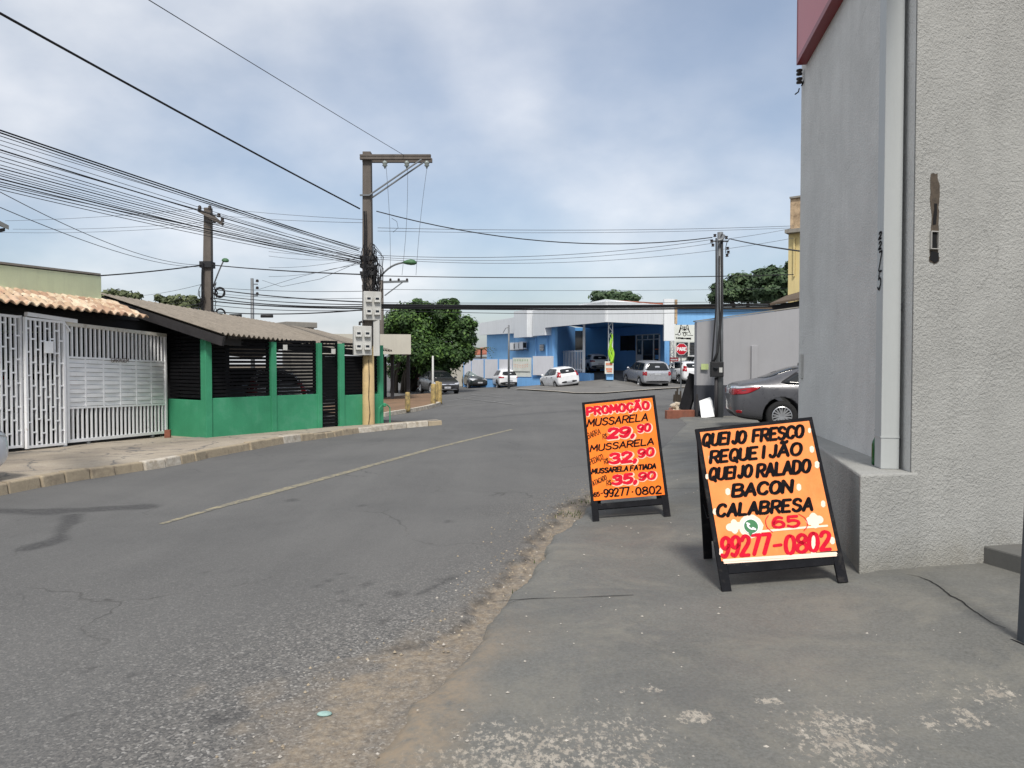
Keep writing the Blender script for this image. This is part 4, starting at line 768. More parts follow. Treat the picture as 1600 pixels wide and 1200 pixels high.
# sliding garage gate
gate = empty('sliding_gate', gp_(GLEN / 2), 'white sliding garage gate with woven sheet middle lettered GARAGEM', 'gate')
zt = 2.30; z0_ = GA.z; sl = (GB.z - GA.z) / GLEN
def gpt(s, d, z): p = gp_(s, d); return Vector((p.x, p.y, z0_ + sl * s + z))
def gbar(mb, s0, z0, s1, z1, w_=.045, d=0): mb.bar(gpt(s0, d, z0), gpt(s1, d, z1), w_, w_, up=gn)
m = MB(); gbar(m, .02, .06, .02, zt, .06); gbar(m, GLEN, .06, GLEN, zt - .02, .06); gbar(m, .05, .09, GLEN - .03, .09, .06); gbar(m, .05, .73, GLEN - .03, .73, .04); gbar(m, .05, 1.70, GLEN - .03, 1.70, .04); m.build('frame', 'white_gate', gate)
m = MB(); gbar(m, -.01, zt + .035, GLEN + .03, zt + .015, .07); m.build('top_rail', 'rusty_white', gate)
m = MB(); m_ = MB(); nb_ = 24
for i in range(1, nb_): s = .03 + (GLEN - .03) * i / nb_; gbar(m, s, 1.72, s, zt, .035); gbar(m_, s, .12, s, .71, .035)
m.build('bars', 'white_gate', gate); m_.build('bars', 'white_gate', gate)
# woven strips bulge in and out between seven uprights
ns, nr = 120, 11; S = np.linspace(.06, GLEN - .04, ns); rows = []; zz = np.linspace(.755, 1.675, nr + 1)
m = MB()
for r in range(nr):
    ph = (r % 2) * math.pi; vs = []
    for s in S:
        d = -.010 + .011 * math.sin((s / GLEN) * math.pi * 6 + ph) ; d = max(-.018, min(.004, d)); vs.append((gpt(s, d, zz[r] + .003), gpt(s, d, zz[r + 1] - .003)))
    flat = [p for a in vs for p in a]; m.add(flat, [(2 * i, 2 * i + 2, 2 * i + 3, 2 * i + 1) for i in range(ns - 1)])
wv = m.build('woven_sheet', 'white_gate', gate, smooth=False); so = wv.modifiers.new('s', 'SOLIDIFY'); so.thickness = .004
for i in range(1, 6): m = MB(); gbar(m, GLEN * i / 6, .74, GLEN * i / 6, 1.69, .022, -.004); m.build('weave_upright', 'white_gate', gate)
m = MB()
for s in (.55, GLEN - .5): m.lathe([(.05, -.02), (.05, .02)], gpt(s, 0, .03), 14); m.box(gpt(s, 0, .02), (.05, .05, .09))
m.build('wheels', 'polesteel', gate)
o = gpt(0, -.036, 0); pt = Paint(o, gd2, Vector((0, 0, 1)), gn); aa, bb = GLEN * .395, GLEN * .575; pt.text('fadedink', 'GARAGEM', (aa, 1.60), (bb, 1.60), .095, .012, 0); pt.build(gate, {'fadedink': 'lettering'})
MT['fadedink'].name = MT['fadedink'].name
# grille door and fixed grille at the far left
def grille(name, label, s0, s1, d, h0, h1, cat, seed):
    g = empty(name, gp_((s0 + s1) / 2, d), label, cat); rn = random.Random(seed); n = max(4, int((s1 - s0) / .105))
    def q(s, z): return gpt(s, d, z)
    m = MB()
    for a, b, c, e in ((s0, h0, s0, h1), (s1, h0, s1, h1)): m.bar(q(a, b), q(c, e), .05, .05, up=gn)
    m.bar(q(s0 + .026, h0 + .03), q(s1 - .026, h0 + .03), .045, .045, up=gn); m.bar(q(s0 + .026, h1 - .03), q(s1 - .026, h1 - .03), .045, .045, up=gn); m.build('frame', 'white_gate', g)
    m = MB()
    for i in range(1, n): s = s0 + (s1 - s0) * i / n; m.bar(q(s, h0 + .053), q(s, h1 - .053), .034, .03, up=gn)
    m.build('bars', 'white_gate', g); m = MB()
    for i in range(n):
        a = s0 + (s1 - s0) * i / n + .018; b = s0 + (s1 - s0) * (i + 1) / n - .018; k = 5; off = (i % 2) * .5
        for j in range(k + 1):
            z = h0 + (h1 - h0) * (j + off + .12 + .06 * ((i * 7) % 3)) / (k + .6)
            if h0 + .1 < z < h1 - .1: m.bar(q(a, z), q(b, z), .028, .026, up=gn)
    m.build('cross_bars', 'white_gate', g); return g, q
g, q = grille('grille_door', 'white steel grille door with staggered cross bars and lock box', -1.02, -.12, -.05, .03, 2.38, 'gate', 1)
m = MB(); m.bar(q(-1.0, 2.43), q(.22, 2.40), .07, .07, up=gn); m.bar(q(-.1, 2.36), q(.06, 2.2), .03, .03, up=gn); m.build('top_rail', 'white_gate', g)
m = MB(); p = q(-.62, 1.75); m.obox(p + gn * .02, gd2 * .2, (0, 0, .22), gn * .03); m.build('lock_box', 'white_gate', g)
g2, q2 = grille('fixed_grille', 'fixed white staggered grille left of the grille door', -3.6, -1.05, .03, .05, 2.40, 'fence', 2)
m = MB(); m.bar(gpt(-.06, .05, 0), gpt(-.06, .05, 2.34), .11, .11, up=gn); pp = empty('gate_pillar', gp_(-.06, .05), 'slim white steel pillar between grille door and sliding gate', 'pillar'); m.build('pillar', 'white_gate', pp); m = MB(); m.bar(gpt(-.06, .05, 2.341), gpt(-.06, .05, 2.36), .13, .13, up=gn); m.build('cap', 'white_gate', pp)
MT['pgreen'] = surf('pale_green_glass_sheet', (.30, .42, .38, 1), .3, .05, 2, 0, 0)
m = MB(); m.obox(gpt(-3.5, .6, .1), gd2 * 1.75, -gn * .02, (0, 0, 2.2)); tag(m.build('screen_panel', 'pgreen'), 'pale green sheet standing behind the fixed white grille', 'screen panel')

# ------------------------------------------------------------------ green pavilion
f2 = Vector((fdir.x, fdir.y, 0)).normalized(); fn = Vector((f2.y, -f2.x, 0)); FLEN = Vector((FB.x - FA.x, FB.y - FA.y)).length; fsl = (FB.z - FA.z) / FLEN
pav = empty('green_pavilion', FA + f2 * FLEN / 2 - fn * 2, 'low green walled pavilion with black slat screens under a corrugated roof', 'building')
def fp(s, d, z): p = FA + f2 * s - fn * d; return Vector((p.x, p.y, FA.z + fsl * s + z))
def s_of(u): # facade distance for an image column
    k = (u - 800) / F; return (k * FA.y - FA.x) / (f2.x - k * f2.y)
S1, S2, S3, S4, S5 = 0.0, s_of(428), s_of(503), s_of(531), FLEN
WL = .86
m = MB()
def fbox(mb, s0, s1, z0, z1, d0, d1): mb.add([fp(s0, d0, z0), fp(s1, d0, z0), fp(s1, d1, z0), fp(s0, d1, z0), fp(s0, d0, z1), fp(s1, d0, z1), fp(s1, d1, z1), fp(s0, d1, z1)], [(0, 3, 2, 1), (4, 5, 6, 7), (0, 1, 5, 4), (1, 2, 6, 5), (2, 3, 7, 6), (3, 0, 4, 7)][::1])
fbox(m, .14, S2, -.25, WL, .02, .16); fbox(m, S2 + .002, S3, -.25, WL, .02, .16); fbox(m, S4, S5 - .1, -.25, WL - .06, .02, .16); m.build('low_wall', 'green', pav, bevel=.008)
side = Vector((GB.x - FA.x, GB.y - FA.y, 0)) + Vector((.02, .12, 0)); sd_ = side.normalized(); SL = side.length
m = MB(); m.wall(FA + sd_ * .1, FA + side * 1.05, FA.z - .2, FA.z + WL - .05, .14, side=-1); m.build('side_low_wall', 'green', pav, bevel=.008)
for s, w_, hh in ((.0, .15, 2.16), (S2 - .07, .14, 2.14), (S3 - .12, .12, 2.14), (S4, .15, 2.14), (S5 - .14, .14, 2.12)): m = MB(); fbox(m, s, s + w_, -.25, hh, -.012, .2); m.build('post', 'green', pav, bevel=.006)
def slats(a, b, z0, z1, step, w_, d, name='slat_screen'):
    m = MB(); z = z0
    while z < z1: fbox(m, a, b, z, z + w_, d, d + .018); z += step
    for s in (a + .02, b - .06): fbox(m, s, s + .04, z0, z1, d + .02, d + .06)
    return m.build(name, 'slat', pav)
slats(.155, S2 - .075, WL + .03, 2.2, .083, .058, .07); slats(S2 + .075, S3 - .125, WL + .03, 2.2, .083, .058, .07); slats(S4 + .155, S5 - .145, WL, 2.15, .083, .055, .07)
m = MB(); q = FA + f2 * .55 - fn * .1; m.wall(q, q + side * 1.2, -.2, 2.25, .1, side=-1); q3 = fp(-.2, 3.75, 0); m.wall(q + side * 1.2, q3, -.2, 2.6, .1, side=1); m.build('added_backing_wall', 'dark', pav)  # added dark walls, keep bright gaps from showing through the slats
m = MB(); z = WL
while z < 2.3: q = FA + sd_ * .12; m.obox((q.x, q.y + .06, FA.z + z), side * .92, (0, .02, 0), (0, 0, .06)); z += .083
m.build('side_slat_screen', 'slat', pav)
m = MB(); z = .04
while z < 2.2: fbox(m, S3 + .06, S4 - .01, z, z + .066, .075, .095); z += .084
fbox(m, S3 + .061, S3 + .10, .03, 2.2, .1, .13); fbox(m, S4 - .05, S4 - .011, .03, 2.2, .1, .13); dr = m.build('door', 'slat', pav)
m = MB(); fbox(m, S3 + .12, S4 - .06, .95, 1.5, .1, .12); m.build('door_panel', 'dark', dr)
MT['pfloor'] = surf('pavilion_floor', (.05, .047, .043, 1), .85, .1, 2, 20, .1)
m = MB(); fbox(m, .1, S5 + 1, -.06, -.02, .17, 6.0); m.build('floor', 'pfloor', pav)
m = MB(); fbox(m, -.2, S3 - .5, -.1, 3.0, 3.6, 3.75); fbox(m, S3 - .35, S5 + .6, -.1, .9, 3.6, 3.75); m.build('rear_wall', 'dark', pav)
E0, R0, R1, E1 = D(346, 523, 16.4), D(157, 461, 17.7), D(497, 518, 26), D(613, 549.5, 23.9)
eave('roof', E0, E1, R0, R1, .177, .06, 3, 0.0, 'fibro', pav, .012)
bk = Vector((-fn.x, -fn.y, 0)); m = MB(); m.prism([R0 - Vector((0, 0, .03)), R1 - Vector((0, 0, .03)), R1 - fn * 3.4 - Vector((0, 0, .9)), R0 - fn * 3.4 - Vector((0, 0, .95))], (0, 0, .02)); m.build('rear_roof_slope', 'fibro', pav)
m = MB(); dz = Vector((0, 0, -.14)); m.bar(E0 + dz + f2 * .06 - fn * .02, R0 + dz + f2 * .06, .07, .20); m.build('barge_board', 'darkwood', pav)
m = MB(); m.bar(E0 + Vector((0, 0, -.11)) - fn * .5 + f2 * .1, E1 + Vector((0, 0, -.09)) - fn * .5, .1, .16); m.build('eave_beam', 'darkwood', pav)
for s in (.3, S2 + .35, S3 - .6, S3 + .35, S4 + .5):
    m = MB(); a = E0 + (E1 - E0) * (s / FLEN); b = R0 + (R1 - R0) * (s / FLEN); dd = Vector((0, 0, -.06)); m.bar(a + (b - a) * .05 + dd, b + dd, .06, .1); m.build('rafter', 'darkwood', pav)
for u, v in ((444, 543), (519, 549)): m = MB(); p = fp(s_of(u), -.05, 0); p.z = D(u, v, p.y).z; m.box(p, (.1, .1, .13), .3); m.build('eave_lamp', 'meter', pav)
m = MB(); fbox(m, S1 - .9, S1 - .02, -.26, .005, -.1, .25); m.build('footing', 'concrete', pav)
m = MB(); p = D(262, 672, 17.1); m.box((p.x, p.y, GB.z + .09), (.12, .12, .2), .2); tag(m.build('brick', 'brick', bevel=.008), 'single orange brick on end between gate and green side wall', 'brick')
# thin green water meter standpipe at the far corner
wm = empty('standpipe', G(596, 661, .13), 'green painted water meter standpipe at the far end of the green wall', 'water standpipe'); m = MB(); b = fp(S5 - .25, -.10, 0)
m.tube([b, b + Vector((0, 0, .42)), b + f2 * .1 + Vector((0, 0, .5)), b + f2 * .3 + Vector((0, 0, .5)), b + f2 * .4 + Vector((0, 0, .42)), b + f2 * .4], .017, 6); m.build('pipe', 'green', wm); m = MB(); m.lathe([(.03, -.05), (.05, -.03), (.05, .03), (.03, .05)], b + f2 * .2 + Vector((0, 0, .5))); m.build('meter', 'green', wm)
# concrete tank cap seen over the roof, beige canopy behind
tc_ = empty('water_tank', D(470, 510, 27.5), 'flat weathered concrete tank lid seen over the corrugated roof', 'water tank'); m = MB(); a, b = D(447, 511, 27.5), D(496, 512.5, 28.2); m.wall(a, b, a.z, a.z + .2, 1.2); m.build('lid', 'concrete', tc_, bevel=.02); m = MB(); m.wall(a + (b - a) * .12 + Vector((0, .15, 0)), a + (b - a) * .85 + Vector((0, .15, 0)), -.3, a.z - .002, .9); m.build('tank_wall', 'concrete', tc_)
cn = empty('forecourt_canopy', D(600, 535, 38), 'wide beige canopy fascia behind the green pavilion', 'canopy')
a, b = D(470, 517, 36.5), D(642, 522.5, 37.5); zb = D(642, 553.5, 37.5).z
m = MB(); m.wall(a, b, zb, b.z, .12); m.wall(b, b + Vector((-1.6, 9, 0)), zb, b.z, .12); m.build('fascia', 'beige', cn)
m = MB(); m.prism([(p.x, p.y, zb + .25) for p in (a + Vector((0, .13, 0)), b + Vector((-.15, .13, 0)), b + Vector((-1.75, 9, 0)), a + Vector((-1.75, 9, 0)))], (0, 0, .08)); m.build('roof_deck', 'dark', cn)
for u in (505, 613, 638): m = MB(); p = D(u, 600, 39); m.box((p.x, p.y, zb / 2 - .3), (.16, .16, zb + .55)); m.build('column', 'darkwood', cn)
m = MB(); a2 = D(470, 560, 44.5); m.wall(a2, D(604, 560, 45), -1, 2.0, .15); m.build('rear_wall', 'dark', cn)

# ================================================================== POLES
def insul(mb, p, r=.045, up=1): mb.lathe([(r * .5, 0), (r, .01), (r * .9, .05), (r * .55, .06), (r * .9, .08), (r * .8, .12), (r * .3, .15)], p, 10)
PB = G(576, 663, .13); mp = empty('utility_pole', PB, 'tall tapered concrete utility pole, cream painted foot, meter boxes, half crossarm', 'utility pole')
PY = PB.y; ztop = D(578, 238, PY).z; zc = D(576, 540, PY).z
m = MB()
def tap(z): return .165 - (.165 - .105) * (z - PB.z) / (ztop - PB.z)
m.lathe([(.175, PB.z - .15), (tap(PB.z), PB.z + .02), (tap(zc), zc)], (PB.x, PB.y, 0), 16); m.build('painted_foot', 'polecream', mp, smooth=True)
m = MB(); m.obox((PB.x - tap(zc) * .93, PB.y - tap(zc) * .93, zc - .002), (tap(zc) * 1.86, 0, 0), (0, tap(zc) * 1.86, 0), (0, 0, ztop - zc)); 
for i in (4, 5, 6, 7): x, y, z = m.v[i]; k = .78; m.v[i] = (PB.x + (x - PB.x) * k, PB.y + (y - PB.y) * k, z)
m.build('shaft', 'pole', mp, bevel=.01)
cx = D(672, 248, PY + .0); z = cx.z; m = MB(); m.obox((PB.x - .16, PB.y - .22, z - .07), (cx.x - PB.x + .2, 0, 0), (0, .1, 0), (0, 0, .07)); m.obox((PB.x - .16, PB.y - .22, z + .012), (cx.x - PB.x + .2, 0, 0), (0, .1, 0), (0, 0, .05)); m.obox((PB.x - .16, PB.y + .12, z - .06), (cx.x - PB.x + .2, 0, 0), (0, .09, 0), (0, 0, .11)); m.build('crossarm', 'pole', mp, bevel=.006)
m = MB(); q = D(660, 252, PY); q0 = D(580, 307, PY)
for dy in (-.2, .14): m.bar((q0.x, PB.y + dy, q0.z), (q.x, PB.y + dy, q.z), .05, .03)
m.bar((PB.x - .17, PB.y - .16, q0.z), (PB.x + .17, PB.y - .16, q0.z), .04); m.build('crossarm_brace', 'polesteel', mp)
for u in (603, 637, 668):
    p = D(u, 252, PY); m = MB(); m.lathe([(.02, 0), (.05, -.03), (.075, -.08), (.05, -.10), (.07, -.14), (.03, -.17), (.012, -.22)], (p.x, PB.y - .17, p.z - .02), 12); m.build('insulator', 'glassins', mp, smooth=True)
def mbox(u0, v0, u1, v1, Y, parent, nm, k):
    a, b = D(u0, v1, Y), D(u1, v0, Y); w_, h = b.x - a.x, b.z - a.z; ang = .35; ex = Vector((math.cos(ang), math.sin(ang), 0)); ey = Vector((-ex.y, ex.x, 0))
    W_ = w_ / (math.cos(ang) + .30 * math.sin(ang)) if False else w_ * .93; o = Vector((a.x, Y - .02, a.z)); m = MB(); m.obox(o, ex * W_, ey * .17, (0, 0, h)); bx = m.build(nm, 'meter', parent, bevel=.012)
    for i in range(2):
        for j in range(2):
            p = o + ex * W_ * (.10 + .48 * i) + Vector((0, 0, h * (.16 + .44 * j))) - ey * .001; m = MB(); d = -ey * .085; ww = ex * W_ * .32; hh = h * .2
            m.prism([p, p + d * 1.0 + Vector((0, 0, hh * .15)), p + d * .75 + Vector((0, 0, hh)), p + Vector((0, 0, hh))], ww); hd = m.build('reading_hood', 'meter', bx)
            m = MB(); m.obox(p + ex * W_ * .06 + d * .9 + Vector((0, 0, hh * .55)) - ey * .005, ex * W_ * .2, d * .02, (0, 0, hh * .35)); m.build('window', 'window', bx)
mbox(569, 455, 598, 500, PY - .32, mp, 'meter_box', 0); mbox(553, 509, 583, 555, PY - .42, mp, 'meter_box', 1)
m = MB(); a = D(583, 522, PY - .25); m.obox((a.x, PY - .21, D(583, 556, PY).z), (.16, 0, 0), (0, .06, 0), (0, 0, .95)); m.build('backing_board', 'meter', mp)
m = MB(); a = D(562, 508, PY - .35); m.tube([a, a + Vector((0, 0, .07)), a + Vector((.06, 0, .09))], .03, 8); m.build('service_head', 'trim', mp)
m = MB(); pts = [D(u, v, PY - .19) for u, v in ((569, 330), (570, 360), (569, 400), (568.5, 450), (568, 505))]; m.tube(pts, .022, 6); m.tube([p + Vector((.05, .0, 0)) for p in pts[:4]], .014, 6); m.build('riser_cable', 'cable', mp)
m = MB(); pts = [D(u, v, PY - .18) for u, v in ((576, 562), (577, 590), (576, 620), (578, 645), (576, 663))]; m.tube(pts, .009, 5); m.build('ground_wire', 'porcelain', mp)
m = MB(); rn = random.Random(5)
for k in range(44):      # the thicket of splices, coils and loops round the shaft
    zc_ = D(578, rn.uniform(392, 448), PY).z; a0 = rn.random() * 6.3; r0 = rn.uniform(.14, .21); n = 9; span = rn.uniform(1.2, 4.5); dzz = rn.uniform(-.35, .25)
    pts = [Vector((PB.x + .03 + (r0 + .05 * math.sin(3 * i / n + a0)) * math.cos(a0 + span * i / n), PB.y + r0 * math.sin(a0 + span * i / n), zc_ + dzz * i / n + .1 * math.sin(i * 1.7 + a0))) for i in range(n)]; m.tube(pts, rn.choice((.008, .011, .016)), 5)
for k in range(14):
    u = rn.uniform(584, 600); v = rn.uniform(395, 440); pts = [D(584, v - 15, PY), D(u, v, PY - .1), D(u + rn.uniform(-3, 4), v + 30, PY - .1), D(586, v + rn.uniform(45, 65), PY)]; pts = [Vector(p) for p in pts]; m.tube(pts, rn.choice((.008, .012)), 5)
m.build('cable_tangle', 'cable', mp); m = MB()
for v in (404, 416, 428): m.box((PB.x, PB.y - .02, D(578, v, PY).z), (.36, .30, .10)); 
m.build('splice_band', 'trim', mp)
def lamp(parent, p0, p1, head, sc_=1.0):
    m = MB(); mid = (p0 + p1) / 2 + Vector((-.08, 0, .22)) * sc_; pts = [p0 * (1 - t) ** 2 + mid * 2 * t * (1 - t) + p1 * t * t for t in np.linspace(0, 1, 9)]; m.tube(pts, .025, 7); arm = m.build('lamp_arm', 'polesteel', parent, smooth=True)
    d = head.normalized(); m = MB(); L = head.length; prof = [(.0, .03), (.1, .06), (.3, .10), (.6, .13), (.85, .11), (1, .04)]; n = 10; x = d.cross(Vector((0, 0, 1))).normalized(); y = x.cross(d); vs = []
    for t, r in prof: vs += [p1 + head * t + x * r * math.cos(a) + y * (r * .75 * math.sin(a) if math.sin(a) > 0 else r * .45 * math.sin(a)) for a in (2 * math.pi * j / n for j in range(n))]
    k = len(prof); fs = [(i * n + j, i * n + (j + 1) % n, (i + 1) * n + (j + 1) % n, (i + 1) * n + j) for i in range(k - 1) for j in range(n)] + [tuple(range(n))[::-1], tuple((k - 1) * n + j for j in range(n))]
    m.add(vs, fs); return m.build('lamp_head', 'lampgreen', parent, smooth=True)
lamp(mp, D(588, 443, PY), D(629, 410.5, PY), D(651, 411, PY) - D(629, 410.5, PY))
# second pole, behind the pavilion roof
Y2 = 28; p2b = on(*D(323, 560, Y2)[:2]); p2 = empty('utility_pole', p2b, 'concrete utility pole behind the corrugated roof with staggered crossarms', 'utility pole'); zt2 = D(326, 325, Y2).z
m = MB(); m.obox((p2b.x - .20, p2b.y - .16, p2b.z - .1), (.40, 0, 0), (0, .32, 0), (0, 0, zt2 - p2b.z + .1)); cx2 = D(325.5, 330, Y2).x
for i in (4, 5, 6, 7): x, y, z = m.v[i]; m.v[i] = (cx2 + (x - p2b.x) * .62, p2b.y + (y - p2b.y) * .62, z)
m.build('shaft', 'pole', p2, bevel=.01); m = MB(); m.bar(D(311, 329, Y2 - .2), D(348, 350, Y2 - .45), .12, .10); m.bar(D(325, 330, Y2 + .1), D(349, 352, Y2 + .3), .06, .08); m.build('crossarm', 'pole', p2)
for u, v in ((312, 327), (328, 327), (342, 339), (347.5, 346)): m = MB(); insul(m, D(u, v, Y2 - .3) - Vector((0, 0, .01)), .07); m.build('insulator', 'porcelain', p2, smooth=True)
for u, v in ((334, 345), (335, 349)): m = MB(); insul(m, D(u, v, Y2 - .1), .06); m.build('insulator', 'porcelain', p2, smooth=True)
m = MB(); pts = [D(u, v, Y2 - .25) for u, v in ((317, 411), (316, 430), (316, 460), (316, 500))]; m.tube(pts, .04, 6); m.tube([p + Vector((.35, 0, 0)) for p in pts], .035, 6); m.build('riser_cable', 'cable', p2)
m = MB(); m.box((D(324, 414, Y2).x, Y2, D(324, 414, Y2).z), (.42, .42, .22)); m.build('splice_band', 'trim', p2); m = MB(); rn = random.Random(8)
for k in range(14):
    v = rn.uniform(440, 490); u = rn.choice((rn.uniform(332, 338), rn.uniform(312, 317))); pts = [D(u, v, Y2 - .2), D(u + rn.uniform(-4, 5), v + 7, Y2 - .3), D(u + rn.uniform(-5, 4), v + 15, Y2 - .3), D(u, v + 22, Y2 - .2)]; m.tube(pts, .014, 5)
m.build('cable_tangle', 'cable', p2); m = MB(); c = D(343.5, 457, Y2 - .35)
for r in (.145, .165, .185): m.tube([c + Vector((r * math.cos(t), .02 * math.sin(t * 5 + r * 90), r * math.sin(t))) for t in np.linspace(0, 6.3, 22)], .02, 6)
m.build('cable_coil', 'cable', p2, smooth=True); m = MB(); c = D(344, 490, Y2 - .35)
for r in (.15, .18): m.tube([c + Vector((r * math.cos(t), .02, r * math.sin(t))) for t in np.linspace(0, 6.3, 22)], .018, 6)
m.build('cable_coil', 'cable', p2, smooth=True); lamp(p2, D(333, 448, Y2), D(350, 406, Y2), D(359, 408, Y2) - D(350, 406, Y2) + Vector((0, -.35, -.05)), .2)
def thin_pole(label, u, vt, vb, Y, r, mat, extra=None, name='utility_pole', cat='utility pole'):
    b = on(*D(u, 560, Y)[:2]); zt_ = D(u, vt, Y).z; o = empty(name, b, label, cat); m = MB(); m.lathe([(r * 1.25, b.z - .1), (r, (b.z + zt_) / 2), (r * .8, zt_)], (b.x, b.y, 0), 12); m.build('shaft', mat, o, smooth=True)
    if extra: extra(o, b, zt_, Y)
    return o
def x3(o, b, zt_, Y):
    m = MB(); [insul(m, D(402, v, Y), .09) for v in (441, 452, 461)]; m.build('insulators', 'porcelain', o); m = MB(); m.box((b.x + .14, b.y, zt_ - .9), (.3, .06, .05)); m.box((b.x + .14, b.y, zt_ - .3), (.3, .06, .05)); m.build('bracket', 'polesteel', o)
thin_pole('thin grey service pole rising behind the corrugated roof', 395, 435, 500, 40, .10, 'polesteel', x3)
def x4(o, b, zt_, Y):
    m = MB(); m.bar(D(593, 441, Y), D(638, 439.5, Y), .10, .12); m.bar(D(601, 462, Y), D(629, 441, Y), .06); m.build('crossarm', 'polesteel', o)
    for u in (610, 623, 636): m = MB(); insul(m, D(u, 439, Y), .08); m.build('insulator', 'porcelain', o)
thin_pole('distant pole with short crossarm in front of the dark tree', 596, 438, 600, 44, .16, 'pole', x4)
# service post at the grey wall, thin post at the blue wall
Y5 = 22.3; b5 = G(1123, 651, .0); 
def x5(o, b, zt_, Y):
    m = MB(); a = D(1130, 366, Y - .1); m.tube([D(1128, 366, Y - .12), D(1128.5, 480, Y - .12), D(1121, 550, Y - .12), D(1114, 568, Y - .14)], .035, 8); m.tube([D(1119, 372, Y - .1), D(1119, 480, Y - .1), D(1113, 555, Y - .1), D(1112, 570, Y - .1)], .022, 6); m.tube([D(1124, 400, Y - .1), D(1124, 480, Y - .1), D(1126, 550, Y - .1), D(1126, 568, Y - .1)], .022, 6); m.build('conduit', 'trim', o, smooth=True)
    for u, v in ((1112, 377), (1114, 383), (1117, 368), (1135, 371), (1137, 388), (1138, 394), (1136, 399)): m = MB(); m.lathe([(.03, -.04), (.05, -.03), (.03, 0), (.05, .03), (.03, .04)], D(u, v, Y - .1), 10); m.build('reel_insulator', 'porcelain', o)
    m = MB(); m.tube([D(1131, 368, Y - .12), D(1128, 374, Y - .2), D(1122, 376, Y - .2)], .05, 8); m.build('service_head', 'polesteel', o); 
    m = MB(); m.bar(D(1111, 377, Y - .05), D(1138, 377, Y - .05), .04); m.build('bracket', 'polesteel', o)
    p = D(1120, 577, Y - .16); m = MB(); m.box((p.x, p.y, p.z), (.36, .18, .44)); bx = m.build('meter_box', 'trim', o, bevel=.02); m = MB(); m.box((p.x + .09, p.y - .092, p.z - .02), (.09, .01, .14)); m.build('display_window', 'meter', bx); m = MB(); m.lathe([(.07, 0), (.07, .02)], (p.x - .06, p.y - .1, p.z + .03), 12); m.build('dial_cover', 'window', bx)
    m = MB(); q = D(1119, 590, Y - .12); m.tube([q, Vector((q.x, q.y, b.z))], .05, 8); m.build('lower_conduit', 'darkwood', o, smooth=True)
thin_pole('steel service post with meter box against the grey boundary wall', 1124, 363, 600, Y5, .105, 'polesteel', x5, 'service_post', 'service post')
thin_pole('slim grey post standing before the white wall panels', 795, 508, 590, 56, .07, 'polesteel', lambda o, b, z, Y: (MB().tube([D(795, 511, Y), D(790, 513, Y), D(786, 520, Y)], .03, 5).build('hook', 'polesteel', o)), 'thin_post', 'post')

# ================================================================== CABLES
WG = 'overhead cables'
def cable(label, pts, r, mat='cable', grp='overhead cables'):
    o = MB().tube(pts, r * .62, 5, cap=False).build('overhead_cable', mat, smooth=True); return tag(o, label, 'cable', grp)
def quad(a, b, sag, n=18): return [a + (b - a) * t - Vector((0, 0, 4 * sag * t * (1 - t))) for t in np.linspace(0, 1, n)]
far = Vector((PB.x, PB.y, 0)) - Vector((SD.x, SD.y, 0)) * 34.5
def run(label, ul, vl, ue, ve, r, sag, mat='cable', yend=PY - .15, side=0, grp='overhead cables along the left pavement'):
    b = D(ue, ve, yend); f_ = Vector((far.x + side, far.y, 0)); d = Vector((f_.x - b.x, f_.y - b.y, 0)); k = (ul - 800) / F
    t = (k * b.y - b.x) / (d.x - k * d.y); P = b + d * t; zl = D(ul, vl, P.y).z
    z1 = (zl - b.z + 4 * sag * t * (1 - t)) / t + b.z                 # z at the far support so that the parabola passes (ul, vl)
    return cable(label, [Vector((b.x + d.x * q, b.y + d.y * q, b.z + (z1 - b.z) * q - 4 * sag * q * (1 - q))) for q in np.linspace(0, 1, 26)], r, mat, grp)
LBL = 'black cable in the bundle strung over the left pavement to the concrete pole'; LBT = 'thin grey cable in the bundle strung over the left pavement to the concrete pole'
for vl, ve, ue, r, sg_, mt in [(201, 389, 562, .020, .22, 0), (205, 391, 560, .018, .25, 0), (217, 388, 566, .008, .25, 1), (232, 402, 566, .017, .4, 0), (236, 396, 566, .008, .4, 1), (243, 404, 564, .010, .45, 0), (256, 406, 566, .009, .4, 1), (261, 405, 564, .013, .5, 0), (266, 408, 565, .010, .5, 1), (270, 409, 566, .008, .6, 0), (278, 408, 564, .017, .7, 0), (283, 411, 566, .013, .7, 0), (287, 400, 567, .009, .75, 1), (290, 410, 566, .011, .7, 0), (210, 393, 563, .010, .3, 0), (224, 399, 565, .008, .35, 1), (249, 405, 566, .009, .45, 0), (273, 412, 564, .010, .62, 0), (295, 413, 567, .009, .8, 0)]:
    run(LBT if mt else LBL, 0, vl, ue, ve, r, sg_, 'thincable' if mt else 'cable')
run('thick twisted black cable rising steeply from the pole to the upper left corner', 0, 15, 562, 326, .032, .35, side=0, grp='overhead cables')
run('single thin high voltage wire from the crossarm end up to the top edge', 240, 0, 632, 243, .011, .1, 'thincable', side=5, grp='overhead cables')
P2 = lambda u, v: D(u, v, Y2 - .1)
def two(label, u0, v0, Ya, u1, v1, Yb, r, sagpx, mat='cable', grp=WG):
    a, b = D(u0, v0, Ya), D(u1, v1, Yb); return cable(label, quad(a, b, sagpx * (Ya + Yb) / 2 / F), r, mat, grp)
two('slack black cable from the second pole dropping to upper left frame edge', 0, 300, 13, 315, 414, Y2, .012, 18); two('lower slack black cable from second pole towards the left edge', 0, 324, 12, 312, 417, Y2, .011, 14)
two('thin grey wire crossing behind from left house to second pole top', 8, 345, 33, 312, 326, Y2, .011, 3, 'thincable'); two('thin grey wire to the middle insulator of the second pole', 20, 358, 33, 335, 346, Y2, .011, 4, 'thincable'); two('lowest thin grey wire reaching the second pole crossarm', 0, 363, 33, 346, 350, Y2, .011, 5, 'thincable')
